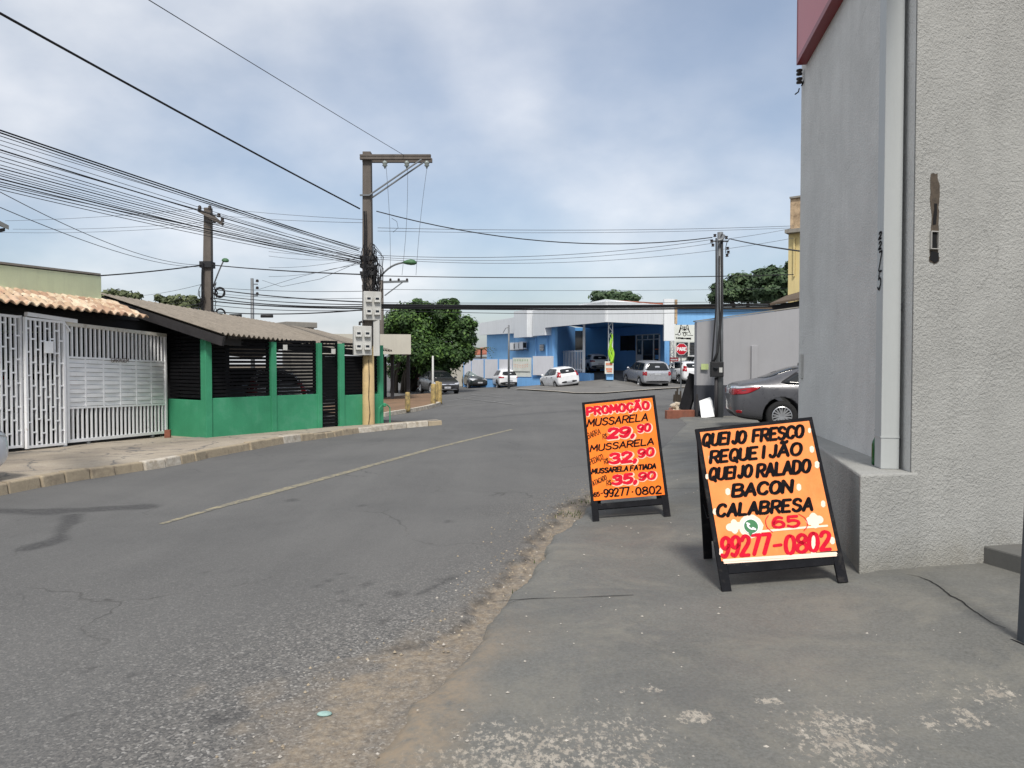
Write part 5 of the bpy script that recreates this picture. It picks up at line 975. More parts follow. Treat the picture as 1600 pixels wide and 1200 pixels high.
two('thick black cable from the parapet rising to the second pole', 136, 432, 24, 317, 414, Y2 - .2, .035, 2); two('thick black cable between the second pole and the concrete pole', 330, 414, Y2 - .2, 569, 429, PY - .1, .03, 2)
two('thick black cable crossing the junction from concrete pole to shop wall', 590, 431, PY, 1240, 429, 20, .019, 4, grp='cables across the junction')
for i, (v0, v1, r) in enumerate([(452, 472, .03), (461, 476, .022), (466, 479, .03), (471, 482, .035), (477, 485, .018), (487, 484, .03), (449, 455, .012), (458, 466, .010)]): two('black cable in the low bundle between second pole and concrete pole', 334, v0, Y2 - .3, 569, v1, PY - .1, r, 3 + i % 3, grp='low cables between the two poles')
for i, (v0, r) in enumerate([(440, .012), (462, .014), (470, .02), (476, .03), (483, .014)]): two('black cable running left from the second pole behind the trees', 220 - i * 8, v0 + 22 - i * 3, 40, 316, v0 + 4, Y2, r, 2, grp='cables left of the second pole')
for i, (v, r, sg_) in enumerate([(476.5, .05, 3), (479, .05, 3), (481, .045, 4), (473, .012, 2), (485, .014, 7)]): two('thick black cable in the low bundle crossing in front of the blue building', 590, v, PY, 1250, v - 3, 30, r, sg_, grp='low cables across the junction')
two('sagging black cable from the concrete pole to the steel service post', 588, 330, PY - .1, 1113, 371, Y5, .023, 26, grp='cables across the junction')
two('upper of two thin grey wires crossing the junction', 590, 356, PY + .3, 1240, 353, 24, .011, 5, 'thincable', 'cables across the junction'); two('lower of two thin grey wires crossing the junction', 590, 361, PY + .1, 1240, 356, 24, .009, 5, 'thincable', 'cables across the junction')
two('grey wire sloping up to the service post top', 590, 399, PY, 1114, 374, Y5, .012, 13, 'thincable', 'cables across the junction'); two('second grey wire just below, sloping up to the service post', 590, 402, PY, 1114, 380, Y5, .010, 14, 'thincable', 'cables across the junction'); two('lowest sagging grey wire passing behind the service post', 590, 405, PY + .2, 1240, 372, 24, .010, 20, 'thincable', 'cables across the junction')
two('faint thin wire crossing low above the blue building roof', 590, 452, PY + .6, 1240, 450, 34, .010, 3, 'thincable', 'cables across the junction'); two('thin grey wire from service post up to the yellow building', 1132, 374, Y5, 1236, 357, 30, .010, 1, 'thincable')
two('thick black service cable from the steel post down to the shop wall', 1140, 373, Y5, 1262, 394, 12, .022, 1.5); cable('short black loop at the top of the service post', [D(u, v, Y5 - .1) for u, v in ((1140, 373), (1136, 378), (1134, 386), (1134, 396))], .018)
for i, (u0, v0, u1, v1, b_) in enumerate([(603, 256, 610, 420, 2), (637, 256, 628, 430, 3), (668, 256, 650, 430, -2)]):
    p = [D(u0 + (u1 - u0) * t + b_ * math.sin(3.1 * t), v0 + (v1 - v0) * t, PY - .15 - 0 * t) for t in np.linspace(0, 1, 10)]; cable('thin drop wire hanging from an insulator of the half crossarm', p, .008, 'thincable', 'drop wires below the crossarm')
for i, (pts, lb) in enumerate([([(612, 341), (620, 346), (622, 356), (614, 363)], 'small curled wire end hanging beside the pole'), ([(567, 407), (500, 436), (440, 448), (410, 438)], 'loose drooping cable from the pole towards the thin grey pole'), ([(567, 412), (520, 420), (470, 432), (405, 452)], 'slack cable crossing to the thin grey pole insulator')]):
    q = [D(u, v, PY + (0 if i == 0 else 3 * k)) for k, (u, v) in enumerate(pts)]; cable(lb, [Vector(x) for x in q], .010 if i else .009)
for i, (v0, v1) in enumerate([(389, 398), (396, 404), (414, 401), (428, 408)]): two('thin loose wire fanning out left of the concrete pole', 420, v0 + 4, PY + 2, 566, v1, PY, .008, 3 + i, 'thincable', 'loose wires left of the pole')
two('thin grey wire from second pole to concrete pole', 330, 324, Y2, 566, 343, PY, .010, 2, 'thincable'); two('second thin grey wire between the two concrete poles', 345, 337, Y2, 566, 348, PY, .010, 2, 'thincable')
for u, v, du in ((368, 493, 19), (417, 494, 18)): m = MB(); p = D(u, v, 26); m.tube([p - Vector((.2, 0, 0)), p + Vector((.2, 0, .0))], .055, 8); tag(m.build('splice_closure', 'trim', smooth=True), 'black splice closure hanging above the corrugated roof, ' + ('nearer the second pole' if u < 400 else 'nearer the thin grey pole'), 'splice closure')
# ================================================================== BLUE BUILDING ACROSS THE JUNCTION
cc = D(947, 503, 50); zf0 = cc.z; ld = Vector((-.41, .912, 0)); rd = (D(1040, 508, 54.3) - cc); rd.z = 0; rd.normalize()
ln = Vector((-ld.y, ld.x, 0)) * -1
def Lp(u):      # point on the left face line for an image column
    k = (u - 800) / F; t = (k * cc.y - cc.x) / (ld.x - k * ld.y); return Vector((cc.x + ld.x * t, cc.y + ld.y * t, 0))
def Rp(u): k = (u - 800) / F; t = (k * cc.y - cc.x) / (rd.x - k * rd.y); return Vector((cc.x + rd.x * t, cc.y + rd.y * t, 0))
def zat(p, v): return D(800, v, p.y).z
bb = empty('blue_building', on(7, 62), 'blue walled clinic with wide white canopy fascia on the junction corner', 'building')
def lwall(nm, u0, u1, v0t, v0b, mat, th=.15, out=0.0, v1t=None, v1b=None):
    a, b = Lp(u0), Lp(u1); o = Vector((ld.y, -ld.x, 0)) * -out; o = Vector((-ld.y, ld.x, 0)) * out
    za, zb = zat(a, v0t), zat(a, v0b); m = MB(); m.wall(b + o, a + o, zb, za, th, side=1 if True else -1); return m.build(nm, mat, bb)
ztop_ = zat(cc, 471)
m = MB(); L2, R2 = Lp(851), Rp(1041); m.wall(L2, cc, zf0, ztop_, .15, side=1); m.build('canopy_fascia', 'fascia', bb)
m = MB(); m.wall(cc + rd * .01, R2, zf0, ztop_ + .02, .15, side=1, zq0=zf0 + .05, zq1=ztop_ + .12); m.build('canopy_fascia', 'fascia', bb)
m = MB(); a, b = Lp(832), Lp(851.2); m.wall(a, b, zat(a, 525), zat(a, 485.5), .9, side=1); m.build('fascia_block', 'fascia', bb)
m = MB(); a, b = Lp(809), Lp(829.5); o = Vector((-.91, -.41, 0)) * .35; m.wall(a + o, b + o, zat(a, 528), zat(a, 487), 1.2, side=1); m.build('fascia_block', 'fascia', bb)
m = MB(); a, b = Lp(749), Lp(809); zt_ = zat(a, 505); m.wall(a, b, zat(a, 523.5), zt_, .4, side=1, zq0=zat(b, 520.5), zq1=zat(b, 495)); m.build('wing_fascia', 'fascia', bb)
MT['soffit'] = surf('white_soffit', (.55, .56, .57, 1), .8, .04, 2, 20, 0)
m = MB(); back = Vector((3.5, 17, 0)); q = [Lp(851) + Vector((.12, .1, 0)), cc + Vector((.06, .16, 0)), Rp(1040) + Vector((-.05, .16, 0)), Rp(1040) + Vector((4, 14, 0)), Lp(851) + Vector((8, 16, 0))]; m.prism([(p.x, p.y, zf0 + .35) for p in q], (0, 0, .1)); m.build('canopy_ceiling', 'blue_shaded', bb)
m = MB(); m.prism([(p.x, p.y, ztop_ - .12) for p in q], (0, 0, .08)); m.build('canopy_roof', 'fascia', bb)
# walls under the canopy
gzc = .2
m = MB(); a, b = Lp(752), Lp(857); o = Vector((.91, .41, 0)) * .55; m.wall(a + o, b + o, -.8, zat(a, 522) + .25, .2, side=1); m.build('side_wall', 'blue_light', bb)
m = MB(); bR = b + o; m.wall(bR, bR + Vector((2.2, 8.5, 0)), -.3, zf0 + .4, .2, side=1); m.build('return_wall', 'blue', bb)
W0, W1 = D(958, 560, 67), D(1044, 560, 60.3); wd = Vector((W1.x - W0.x, W1.y - W0.y, 0)); 
m = MB(); m.wall(bR + Vector((2.0, 8.5, 0)), W0, -.2, zf0 + .4, .2, side=1); m.build('rear_wall', 'blue_shaded', bb)
m = MB(); m.wall(W0, W1, -.2, zf0 + .4, .2, side=1); m.build('entrance_wall', 'blue', bb)
wu = wd.normalized(); wnn = Vector((wu.y, -wu.x, 0))
def Wp(u, v, d=.02): r = plane_hit(u, v, W0 + wnn * d, wnn); return r
def wrect(nm, u0, v0, u1, v1, mat, d0, th, parent): # rectangle on the entrance wall; verticals kept vertical
    a, b = Wp(u0, v1, d0), Wp(u1, v1, d0); c = Wp(u0, v0, d0); m = MB(); m.obox(a, Vector((b.x - a.x, b.y - a.y, 0)), wnn * th, (0, 0, c.z - a.z)); return m.build(nm, mat, parent)
ew = wrect('entrance_door', 995, 524, 1031, 566, 'window', .005, .03, bb); 
for u in (994.2, 1003.3, 1021, 1030): wrect('frame', u, 523, u + 1.4, 567, 'white', .02, .06, ew)
for v in (523, 530.5): wrect('frame', 995.7, v, 1030, v + 1.3, 'white', .022, .05, ew)
wrect('frame', 995.7, 554, 1003.2, 566, 'white', .021, .04, ew); wrect('frame', 1012, 524.3, 1013, 530.4, 'white', .021, .04, ew)
wrect('window_sticker', 1023.5, 545, 1029, 546.5, 'bred', .036, .008, ew); wrect('window_sticker', 1024, 554.5, 1029.5, 561, 'blue', .036, .008, ew); wrect('window_sticker', 998, 546, 1000, 550, 'banner', .036, .008, ew)
wn2 = wrect('window', 970, 525, 992, 548, 'dark', .005, .02, bb)
for a_, b_ in ((969.5, 970.2), (980.6, 981.2), (991.6, 992.3)): wrect('frame', a_, 524.5, b_, 548.5, 'dark', .02, .03, wn2)
wL = MB(); p0, p1 = D(884, 517, 66.5), D(912, 547, 66.5); wL.box(((p0.x + p1.x) / 2, 66.3, (p0.z + p1.z) / 2), (p1.x - p0.x, .05, p0.z - p1.z)); wL.build('window', 'window', bb)
def column(u, vb, Y, wpx, lattice, base=None):
    b = D(u, vb, Y); w_ = wpx * Y / F; H = zf0 + .36 - b.z; m = MB()
    if lattice:
        for s in (-1, 1): m.box((b.x + s * w_ * .42, b.y, b.z + H / 2), (w_ * .17, .12, H))
        n = 13
        for i in range(n): z0, z1 = b.z + H * i / n, b.z + H * (i + 1) / n; s = 1 if i % 2 else -1; m.bar((b.x - s * w_ * .36, b.y, z0), (b.x + s * w_ * .36, b.y, z1), .06, .05)
    else: m.box((b.x, b.y, b.z + H / 2), (w_, w_, H))
    return m.build('column', 'white', bb)
column(953.7, 588, 51.5, 7.5, True); column(912.3, 582, 56, 3.6, False); column(877.5, 575, 62, 3.6, False)
b = D(952.5, 592, 51.5); m = MB(); m.box((b.x, b.y, b.z + .2), (.46, .46, .55)); m.build('column_base', 'blue_light', bb, bevel=.02)
m = MB(); a, b = Lp(841), Lp(835); oo = Vector((.91, .41, 0)) * .5; m.wall(b + oo, a + oo, zat(a, 548), zat(a, 538), .04, side=-1); wl2 = m.build('window', 'window', bb); m = MB(); [m.wall(b + oo * .93, a + oo * .93, zat(a, 547 - 2.4 * k), zat(a, 546.3 - 2.4 * k), .05, side=-1) for k in range(4)]; m.build('bars', 'fascia', wl2)
for u in (829, 846): m = MB(); p = Lp(u) + Vector((.91, .41, 0)) * .45; m.bar((p.x, p.y, -.4), (p.x, p.y, zat(p, 526)), .09); m.build('downpipe', 'blue_light', bb)
# tiled roof behind the fascia and the right-hand wing
m = MB(); a, b = D(945, 468, 58), D(1040, 473.5, 60); m.prism([(a.x, a.y, a.z - .3), (a.x, a.y, a.z), (b.x, b.y, b.z), (b.x, b.y, b.z - .3)], (1.2, 7, .25)); m.build('tiled_roof', 'redroof', bb)
m = MB(); a, b = D(904, 476, 56), D(946, 467.5, 56); c_ = D(1040, 477, 57); m.prism([a, b, c_, c_ - Vector((0, 0, .4)), a - Vector((0, 0, .3))], (0, .1, 0)); m.build('gable', 'fascia', bb)
YP = 54.2
def frect(nm, u0, v0, u1, v1, Y, mat, th, parent): a, b = D(u0, v1, Y), D(u1, v0, Y); m = MB(); m.obox(a, (b.x - a.x, 0, 0), (0, th, 0), (0, 0, b.z - a.z)); return m.build(nm, mat, parent)
frect('pylon', 1037.5, 467, 1054, 532.5, YP - .25, 'fascia', .4, bb)
frect('pylon_edge', 1054.3, 468, 1058.5, 506, YP, 'mould', .3, bb)
frect('upper_wall', 1057.5, 481, 1212, 509, 58, 'blue_light', .3, bb); m = MB(); a, b = D(1057, 481, 57.8), D(1213, 482, 57.8); m.bar(a, b, .3, .12); m.build('wall_coping', 'roofbrown', bb)
frect('shop_wall', 1046, 533, 1180, 585, 58.5, 'banner', .2, bb); frect('blue_return', 1038, 532, 1046, 585, 57.5, 'blue', .2, bb)
for u0, u1 in ((1057, 1075), (1078, 1098)):
    w_ = frect('window', u0, 535, u1, 557, 58.4, 'window', .06, bb)
    for v in (540, 545, 550): frect('frame', u0, v, u1, v + .8, 58.32, 'trim', .05, w_)
m = MB()
for s in (1047.3, 1053): a, b = D(s, 575, 55.5), D(s, 533, 55.5); m.bar(a, b, .08)
for i in range(10): a, b = D(1047.3 if i % 2 else 1053, 575 - i * 4.2, 55.5), D(1053 if i % 2 else 1047.3, 575 - (i + 1) * 4.2, 55.5); m.bar(a, b, .05)
m.build('column', 'white', bb)
lg = empty('shop_sign', D(1075, 520, YP), 'cream sign panel with husky head emblem and black lettering HOBABE', 'shop sign'); frect('panel', 1051.5, 507.5, 1150, 533.2, YP - .1, 'banner', .12, lg)
o = D(800, 600, YP - .1); pt = Paint((0, o.y - .002, 0), (1, 0, 0), (0, 0, 1), (0, -1, 0)); E2 = lambda u, v: (lambda h: (h.x, h.z))(D(1030 + u / 15, 490 + v / 15, YP - .1))
S_ = lambda key, pts, w_, z=.004, sm=True: pt.stroke(key, [E2(*p) for p in (smooth_pts(pts) if sm else pts)], w_ / 15 * YP / F, z)
for pts, w_ in [([(375, 487), (440, 493), (460, 497)], 14), ([(640, 500), (700, 508), (790, 512)], 12), ([(470, 445), (490, 370), (505, 330)], 26), ([(505, 335), (500, 285), (515, 268), (545, 318)], 12), ([(545, 320), (600, 312), (640, 325)], 18), ([(640, 320), (655, 268), (675, 290), (680, 335)], 12), ([(680, 335), (690, 380), (715, 440)], 18), ([(515, 360), (555, 350), (590, 375)], 16), ([(600, 375), (640, 350), (675, 370)], 16), ([(545, 385), (560, 378), (580, 388)], 14), ([(610, 388), (625, 378), (645, 385)], 14), ([(592, 330), (594, 400)], 16), ([(545, 440), (570, 462), (595, 440), (620, 462), (645, 440)], 14), ([(572, 435), (595, 445), (618, 435)], 18), ([(440, 490), (445, 455), (480, 450), (505, 475), (470, 510), (445, 495)], 10), ([(568, 465), (570, 505), (595, 525), (618, 505), (618, 465)], 12), ([(640, 495), (670, 440), (715, 440), (735, 480)], 8)]: S_('ink', pts, w_)
pt.disc('board', E2(470, 480), .09, .003); pt.text('ink', 'HOBABE', E2(396, 592), E2(750, 606), E2(396, 552)[1] - E2(396, 592)[1], (.05), .02)
for v in (385, 460, 540): pt.text('ink', 'O', E2(858, v + 22), E2(880, v + 22), .085, .05, 0)
pt.build(lg, {'ink': 'emblem_and_lettering', 'board': 'paw'})
rs = empty('red_shop_board', D(1052, 562, 55.2), 'small red and white board under the husky sign beside the white car', 'shop board'); frect('panel', 1046.5, 558.5, 1060, 564.5, 55.2, 'stop', .04, rs); m = MB()
for i, (u0, u1) in enumerate(((1048, 1050), (1050.6, 1053), (1053.7, 1055.6), (1056.2, 1058.4))): a, b = D(u0, 563, 55.17), D(u1, 560.5, 55.17); m.obox(a, (b.x - a.x, 0, 0), (0, .02, 0), (0, 0, b.z - a.z))
m.build('lettering', 'white', rs); m = MB(); a = D(1053, 565, 55.25); [m.box((a.x + k, a.y, .45), (.05, .05, 1.1)) for k in (-.2, .2)]; m.build('legs', 'trim', rs)
ps = empty('poster', D(951.5, 574.5, 51.1), 'white and red printed poster tied to the lattice column', 'poster'); frect('sheet', 945, 564.5, 958.6, 584, 51.1, 'banner', .03, ps); m = MB()
for v0, v1, u0, u1 in ((567, 570.5, 947, 957.5), (575, 578, 947, 957), (579, 581.5, 948, 956.5)):
    k = (u1 - u0) / 5
    for i in range(5): a, b = D(u0 + k * i, v1, 51.07), D(u0 + k * i + k * .72, v0, 51.07); m.obox(a, (b.x - a.x, 0, 0), (0, .02, 0), (0, 0, b.z - a.z))
m.build('lettering', 'bred', ps)
MT['lime'] = surf('lime_green_film', (.33, .62, .04, 1), .6, .15, 9, 20, .1); m = MB()
for k in range(4): m.tube([D(954 + 2.5 * math.sin(t * 7 + k), 520 + 45 * t + (k % 2) * 2, 51.2 - .05 * k) + Vector((.03 * k, 0, 0)) for t in np.linspace(.2 * (k > 1), 1, 14)], .03, 6, r1=.085)
tag(m.build('plastic_streamer', 'lime', smooth=True), 'lime green plastic streamer wound down the lattice column above the poster', 'streamer')
# white railing, blue plinth wall, white wall panels, banner, air conditioners
A_, B_ = D(868, 577, 62.5), D(909.5, 582.5, 56.4); rl = empty('railing', A_, 'white vertical bar railing between the two plain white columns', 'railing'); zt0, zt1 = D(868, 548.5, 62.5).z, D(909.5, 546.5, 56.4).z
m = MB(); m.bar((A_.x, A_.y, zt0 - .1), (B_.x, B_.y, zt1 - .1), .07); m.bar((A_.x, A_.y, A_.z + .2), (B_.x, B_.y, B_.z + .2), .07); m.build('rail', 'white_gate', rl); m = MB()
for i in range(19): t = i / 18; p = A_ + (B_ - A_) * t; m.bar((p.x, p.y - .03, p.z), (p.x, p.y - .03, zt0 + (zt1 - zt0) * t), .04)
m.build('bars', 'white_gate', rl)
m = MB(); a, b = D(860, 590, 63), D(922, 584, 54.5); m.wall(a, b, -.6, D(905, 581.5, 57).z, .3, side=1, zq1=D(922, 583.5, 54.5).z); tag(m.build('low_wall', 'blue'), 'low sloping blue kerb wall under the white railing', 'low wall')
bw = empty('boundary_wall', on(*D(790, 600, 59)[:2]), 'white panelled boundary wall with blue piers and blue base along the side street', 'wall')
_a, _b = D(724, 600, 62.5), D(862, 600, 55.6)
def YA(u): k = (u - 800) / F; dx, dy = _b.x - _a.x, _b.y - _a.y; t = (k * _a.y - _a.x) / (dx - k * dy); return _a.y + dy * t
def brect(nm, u0, v0, u1, v1, mat, th, parent, dy=0): a, b = D(u0, v1, YA(u0) + dy), D(u1, v1, YA(u1) + dy); z = D(u0, v0, YA(u0) + dy).z; m = MB(); m.wall((a.x, a.y), (b.x, b.y), a.z, z, th, side=1); return m.build(nm, mat, parent)
brect('wall', 724, 561, 862, 616, 'blue', .2, bw, .1)
for u0, u1 in ((725.5, 735.5), (737, 755), (757.5, 777), (780, 800)): brect('panel', u0, 561.5, u1, 591, 'panel', .04, bw)
brect('panel', 801, 559, 829.5, 588.5, 'banner', .06, bw, -.02); brect('panel', 832.5, 556.5, 860.5, 586, 'panel', .3, bw, -.4)
brect('base', 808, 590, 846, 610, 'blue', .1, bw, -.15)
bn = empty('banner', D(815, 566, YA(815) - .1), 'printed banner with green and orange lettering on the white wall', 'banner'); brect('sheet', 801.5, 559.5, 828, 580, 'banner', .02, bn, -.1); m = MB(); m2 = MB()
for i in range(9):
    u = 803 + i * 2.6; Y = YA(u) - .13; a, b = D(u, 564.5, Y), D(u + 1.9, 561.2, Y); m.obox(a, (b.x - a.x, 0, 0), (0, .02, 0), (0, 0, b.z - a.z))
    dv = 1.4 * math.sin(i / 8 * math.pi); a, b = D(u, 570 + dv, Y), D(u + 2.2, 568.5 + dv, Y); m2.obox(a, (b.x - a.x, 0, 0), (0, .02, 0), (0, 0, b.z - a.z)); a, b = D(u, 573 + dv, Y), D(u + 1.6, 571.8 + dv, Y); m2.obox(a, (b.x - a.x, 0, 0), (0, .02, 0), (0, 0, b.z - a.z))
m.build('green_lettering', 'bgreen', bn); m2.build('orange_lettering', 'bred', bn)
for i, (u, v) in enumerate(((802.5, 541), (810, 540.5), (817, 539.5))):
    p = Lp(u) + Vector((.0, .0, 0)); p.z = zat(p, v); ac = empty('air_conditioner', p, 'white air conditioner unit on the blue side wall, ' + ('farthest of the three', 'middle of the three', 'nearest of the three')[i], 'air conditioner', 'air conditioners on the blue wall'); m = MB(); m.obox(p + Vector((0, 0, -.3)), ld * .75, Vector((.91, .41, 0)) * .35, (0, 0, .6)); m.build('casing', 'white', ac, bevel=.02)
    m = MB(); m.obox(p - ld * .008 + Vector((0, 0, -.2)), -ld * .012, Vector((.91, .41, 0)) * .3, (0, 0, .4)); m.build('fan_grille', 'trim', ac); m = MB(); m.obox(p + Vector((0, 0, -.36)), ld * .7, Vector((.91, .41, 0)) * .45, (0, 0, .05)); m.build('bracket', 'polesteel', ac)
m = MB(); a, b = D(700, 559, 64), D(724, 558, 63.2); m.wall(a, b, -1, a.z, .2, side=1); tag(m.build('garden_wall', 'beige'), 'plain beige garden wall left of the white panelled wall', 'wall')
hh = empty('distant_house', D(740, 555, 75), 'low house with orange clay roof behind the beige garden wall', 'house'); a, b = D(716, 557, 74), D(775, 553, 74); m = MB(); m.prism([(a.x, a.y, a.z), (b.x, b.y, b.z), (b.x, b.y + 4, b.z + .75), (a.x + 1.5, a.y + 4, a.z + .75)], (0, 0, .12)); m.build('roof', 'redroof', hh); m = MB(); m.wall((a.x + .5, a.y + .3), (b.x, b.y + .3), -1, a.z - .02, 3, side=1); m.build('wall', 'beige', hh)

# ================================================================== GREY BOUNDARY WALL, YELLOW HOUSE, SMALL THINGS
gw = empty('boundary_wall', G(1170, 652), 'tall grey boundary wall with dark painted base behind the parked sedan', 'wall')
ga, gb_ = D(1088, 653, 22.8), D(1420, 646, 23.6); zsp = D(1088, 602, 22.8).z
m = MB(); m.wall(ga, gb_, zsp, D(1088, 503, 22.8).z, .2, side=1, zq1=D(1420, 458, 23.6).z); m.build('upper_wall', 'greywall', gw); m = MB(); m.wall(ga + Vector((-.004, -.012, 0)), gb_ + Vector((0, -.012, 0)), -.2, zsp - .002, .224, side=1); m.build('wall_base', 'greybase', gw); m = MB(); a, b = D(1087.6, 502.6, 22.78), D(1420, 457.5, 23.58); m.wall(a, b, a.z, a.z + .035, .25, side=1, zq0=b.z, zq1=b.z + .035); m.build('wall_coping', 'concrete', gw)
m = MB(); m.wall(ga + Vector((.3, .25, 0)), ga + Vector((5, 14, 0)), -.2, 2.75, .2, side=-1); m.build('side_wall', 'greywall', gw)
p = D(1178, 547, 23.0); q = D(1178, 602, 23.0); m = MB(); m.box((p.x, 22.98, (p.z + q.z) / 2 + .08), (.19, .12, p.z - q.z + .1)); tag(m.build('wall_duct', 'greywall', bevel=.01), 'grey painted vertical duct fixed to the boundary wall above the sedan boot', 'duct')
p = D(1101.5, 573, 22.72); m = MB(); m.box((p.x, p.y + .02, p.z), (.22, .012, .17)); tag(m.build('meter_notice', 'sticker'), 'small yellow green notice plate beside the meter box', 'notice')
yh = empty('yellow_house', on(*D(1260, 560, 30)[:2]), 'two storey yellow house with stained parapet behind the grey wall', 'house'); YH = 30
a = D(1232, 366, YH); b = D(1300, 352, YH + 1.2)
m = MB(); m.wall(D(1231, 470, YH), D(1330, 470, YH - 1.6), -.2, a.z, 3, side=1); m.build('wall', 'yellow', yh); m = MB(); m.wall(D(1234.5, 355, YH + .1), D(1330, 350, YH - 1.4), a.z + .14, D(1236, 310, YH).z, 2.8, side=1); m.build('parapet', 'mould', yh)
m = MB(); m.wall(D(1226, 360, YH - .25), D(1330, 352, YH - 1.7), a.z, a.z + .14, 3.2, side=1); m.build('cornice', 'concrete', yh); m = MB(); m.wall(D(1233.5, 308, YH + .05), D(1330, 300, YH - 1.5), D(1236, 310, YH).z, D(1236, 310, YH).z + .07, 2.9, side=1); m.build('parapet_coping', 'concrete', yh)
w_ = MB(); p0, p1 = D(1241, 374, YH), D(1262, 431, YH); w_.wall(D(1241, 400, YH - .18), D(1262, 400, YH - .28), p1.z, p0.z, .1, side=1); wq = w_.build('window', 'window', yh); fr_ = MB(); fr_.wall(D(1239.4, 400, YH - .22), D(1241.4, 400, YH - .25), p1.z - .05, p0.z + .05, .1, side=1); fr_.build('frame', 'yellow', wq)
er = empty('lean_to_roof', D(1225, 478, 26), 'dark brown lean-to roof eave above the grey wall', 'roof'); m = MB(); q = [D(1203, 474, 26), D(1330, 450, 25.4), D(1330, 432, 29.5), D(1228, 462, 29.5)]; m.prism(q, (0, 0, -.07)); m.build('roof', 'roofbrown', er); m = MB(); q = [D(1206, 478, 26.3), D(1330, 455, 25.8), D(1330, 480, 26.1), D(1212, 487, 26.3)]; m.prism(q, (0, .12, 0)); m.build('dark_eave_board', 'darkwood', er); m = MB(); [m.bar(D(u, 560, 26.6), D(u, 480 - (u - 1215) * .12, 26.6), .12) for u in (1222, 1320)]; m.build('posts', 'darkwood', er)
st = empty('stop_sign', G(1064, 627), 'red octagonal stop sign reading PARE on a thin grey post', 'road sign'); YS = G(1064, 627).y; m = MB(); b = G(1064, 627); zt_ = D(1065, 537, YS).z; m.lathe([(.028, b.z - .1), (.028, zt_)], (b.x, b.y + .04, 0), 10); m.build('post', 'polesteel', st)
c = D(1065, 545.5, YS); rr = 9.6 * YS / F; oc = lambda r, y: [(c.x + r * math.cos(R(22.5 + 45 * i)), y, c.z + r * math.sin(R(22.5 + 45 * i))) for i in range(8)]
m = MB(); m.prism(oc(rr, c.y), (0, .012, 0)); m.build('sign_border', 'white', st); m = MB(); m.prism(oc(rr * .92, c.y - .006), (0, .005, 0)); m.build('sign_face', 'stop', st); pt = Paint((c.x, c.y - .007, c.z), (1, 0, 0), (0, 0, 1), (0, -1, 0)); pt.text('board', 'PARE', (-rr * .78, -rr * .3), (rr * .8, -rr * .3), rr * .62, rr * .14, 0, gap=2.2); pt.build(st, {'board': 'lettering'})
# leaning things by the wall
m = MB(); m.prism([D(1096, 653.5, 22.15), D(1118.5, 650.5, 22.15), D(1113, 626, 22.55), D(1109.5, 620.5, 22.6), D(1092.5, 626.5, 22.5)], (0, .03, 0)); tag(m.build('white_board', 'board', bevel=.008), 'white board leaning on the dark wall base beside the conduit', 'board')
m = MB(); p = D(1123.5, 648.5, 22.3); m.box((p.x, p.y, p.z), (.22, .12, .11), .3); tag(m.build('brick', 'rubble', bevel=.015), 'chipped pinkish brick lying by the dark wall base', 'brick')
pl = empty('brick_planter', G(1062, 652), 'low broken red brick planter at the end of the grey wall', 'planter'); a, b = D(1042, 655, 22.3), D(1086, 653, 22.5); m = MB(); m.wall(a, b, -.05, .24, .16, side=1); m.wall(a + Vector((.08, .16, 0)), a + Vector((.5, 2.2, 0)), -.05, .20, .14, side=-1); m.build('wall', 'brick', pl, bevel=.02); m = MB(); m.prism([(p.x, p.y, -.02) for p in (a + Vector((.1, .17, 0)), b + Vector((0, .17, 0)), b + Vector((0, 2, 0)), a + Vector((.5, 2, 0)))], (0, 0, .17)); m.build('soil', 'rubble', pl)
rn = random.Random(4)
def rock(p, r, seed):
    rn_ = random.Random(seed); bm = bmesh.new(); bmesh.ops.create_icosphere(bm, subdivisions=2, radius=r)
    for v in bm.verts: v.co *= 1 + .35 * (rn_.random() - .5); v.co.z *= .7
    bm.transform(Matrix.Translation(p)); me = bpy.data.meshes.new('rock'); bm.to_mesh(me); bm.free(); return link('rock', me, 'rubble')
for i, (u, v, r, w2) in enumerate(((1053, 634, .12, 'upper'), (1060, 639, .13, 'right hand'), (1051, 642, .10, 'lower left'), (1058, 631, .09, 'small topmost'))): p = D(u, v, 23.8); p.z = max(p.z, .1); tag(rock(p, r, i), 'pale rubble lump on the brick planter, %s one of the heap' % w2, 'rock', 'rubble on the planter')
for i, (u0, v0, u1, v1, w_, dy) in enumerate(((1068, 640, 1084, 585, .30, 23.2), (1074, 640, 1087, 598, .10, 23.05))):
    a, b = D(u0, v0, dy), D(u1, v1, dy + .35); m = MB(); m.bar(a, b, .05, w_, up=(1, 0, .2)); m.bar(a + Vector((w_ * .7, .05, 0)), b + Vector((w_ * .7, .05, 0)), .04, .06); tag(m.build('leaning_plank', 'black'), ('wide black plank leaning against the end of the grey wall', 'thin black strip leaning in front of the wider plank')[i], 'plank')
m = MB(); p = D(1058, 628, 27); 
for k in range(5): m.bar(p + Vector((-.12 + .06 * k, 0, 0)), p + Vector((-.1 + .055 * k, 0, .26 + .12 * (k % 3))), .05)
tag(m.build('cut_stump', 'bark'), 'small dark cut stump with upright stubs beside the stop sign post', 'stump')
m = MB(); p = D(1088.5, 652, 22.4); m.box((p.x, p.y, .35), (.06, .06, .72)); tag(m.build('short_stake', 'darkwood'), 'short dark stake standing at the corner of the grey wall', 'stake')
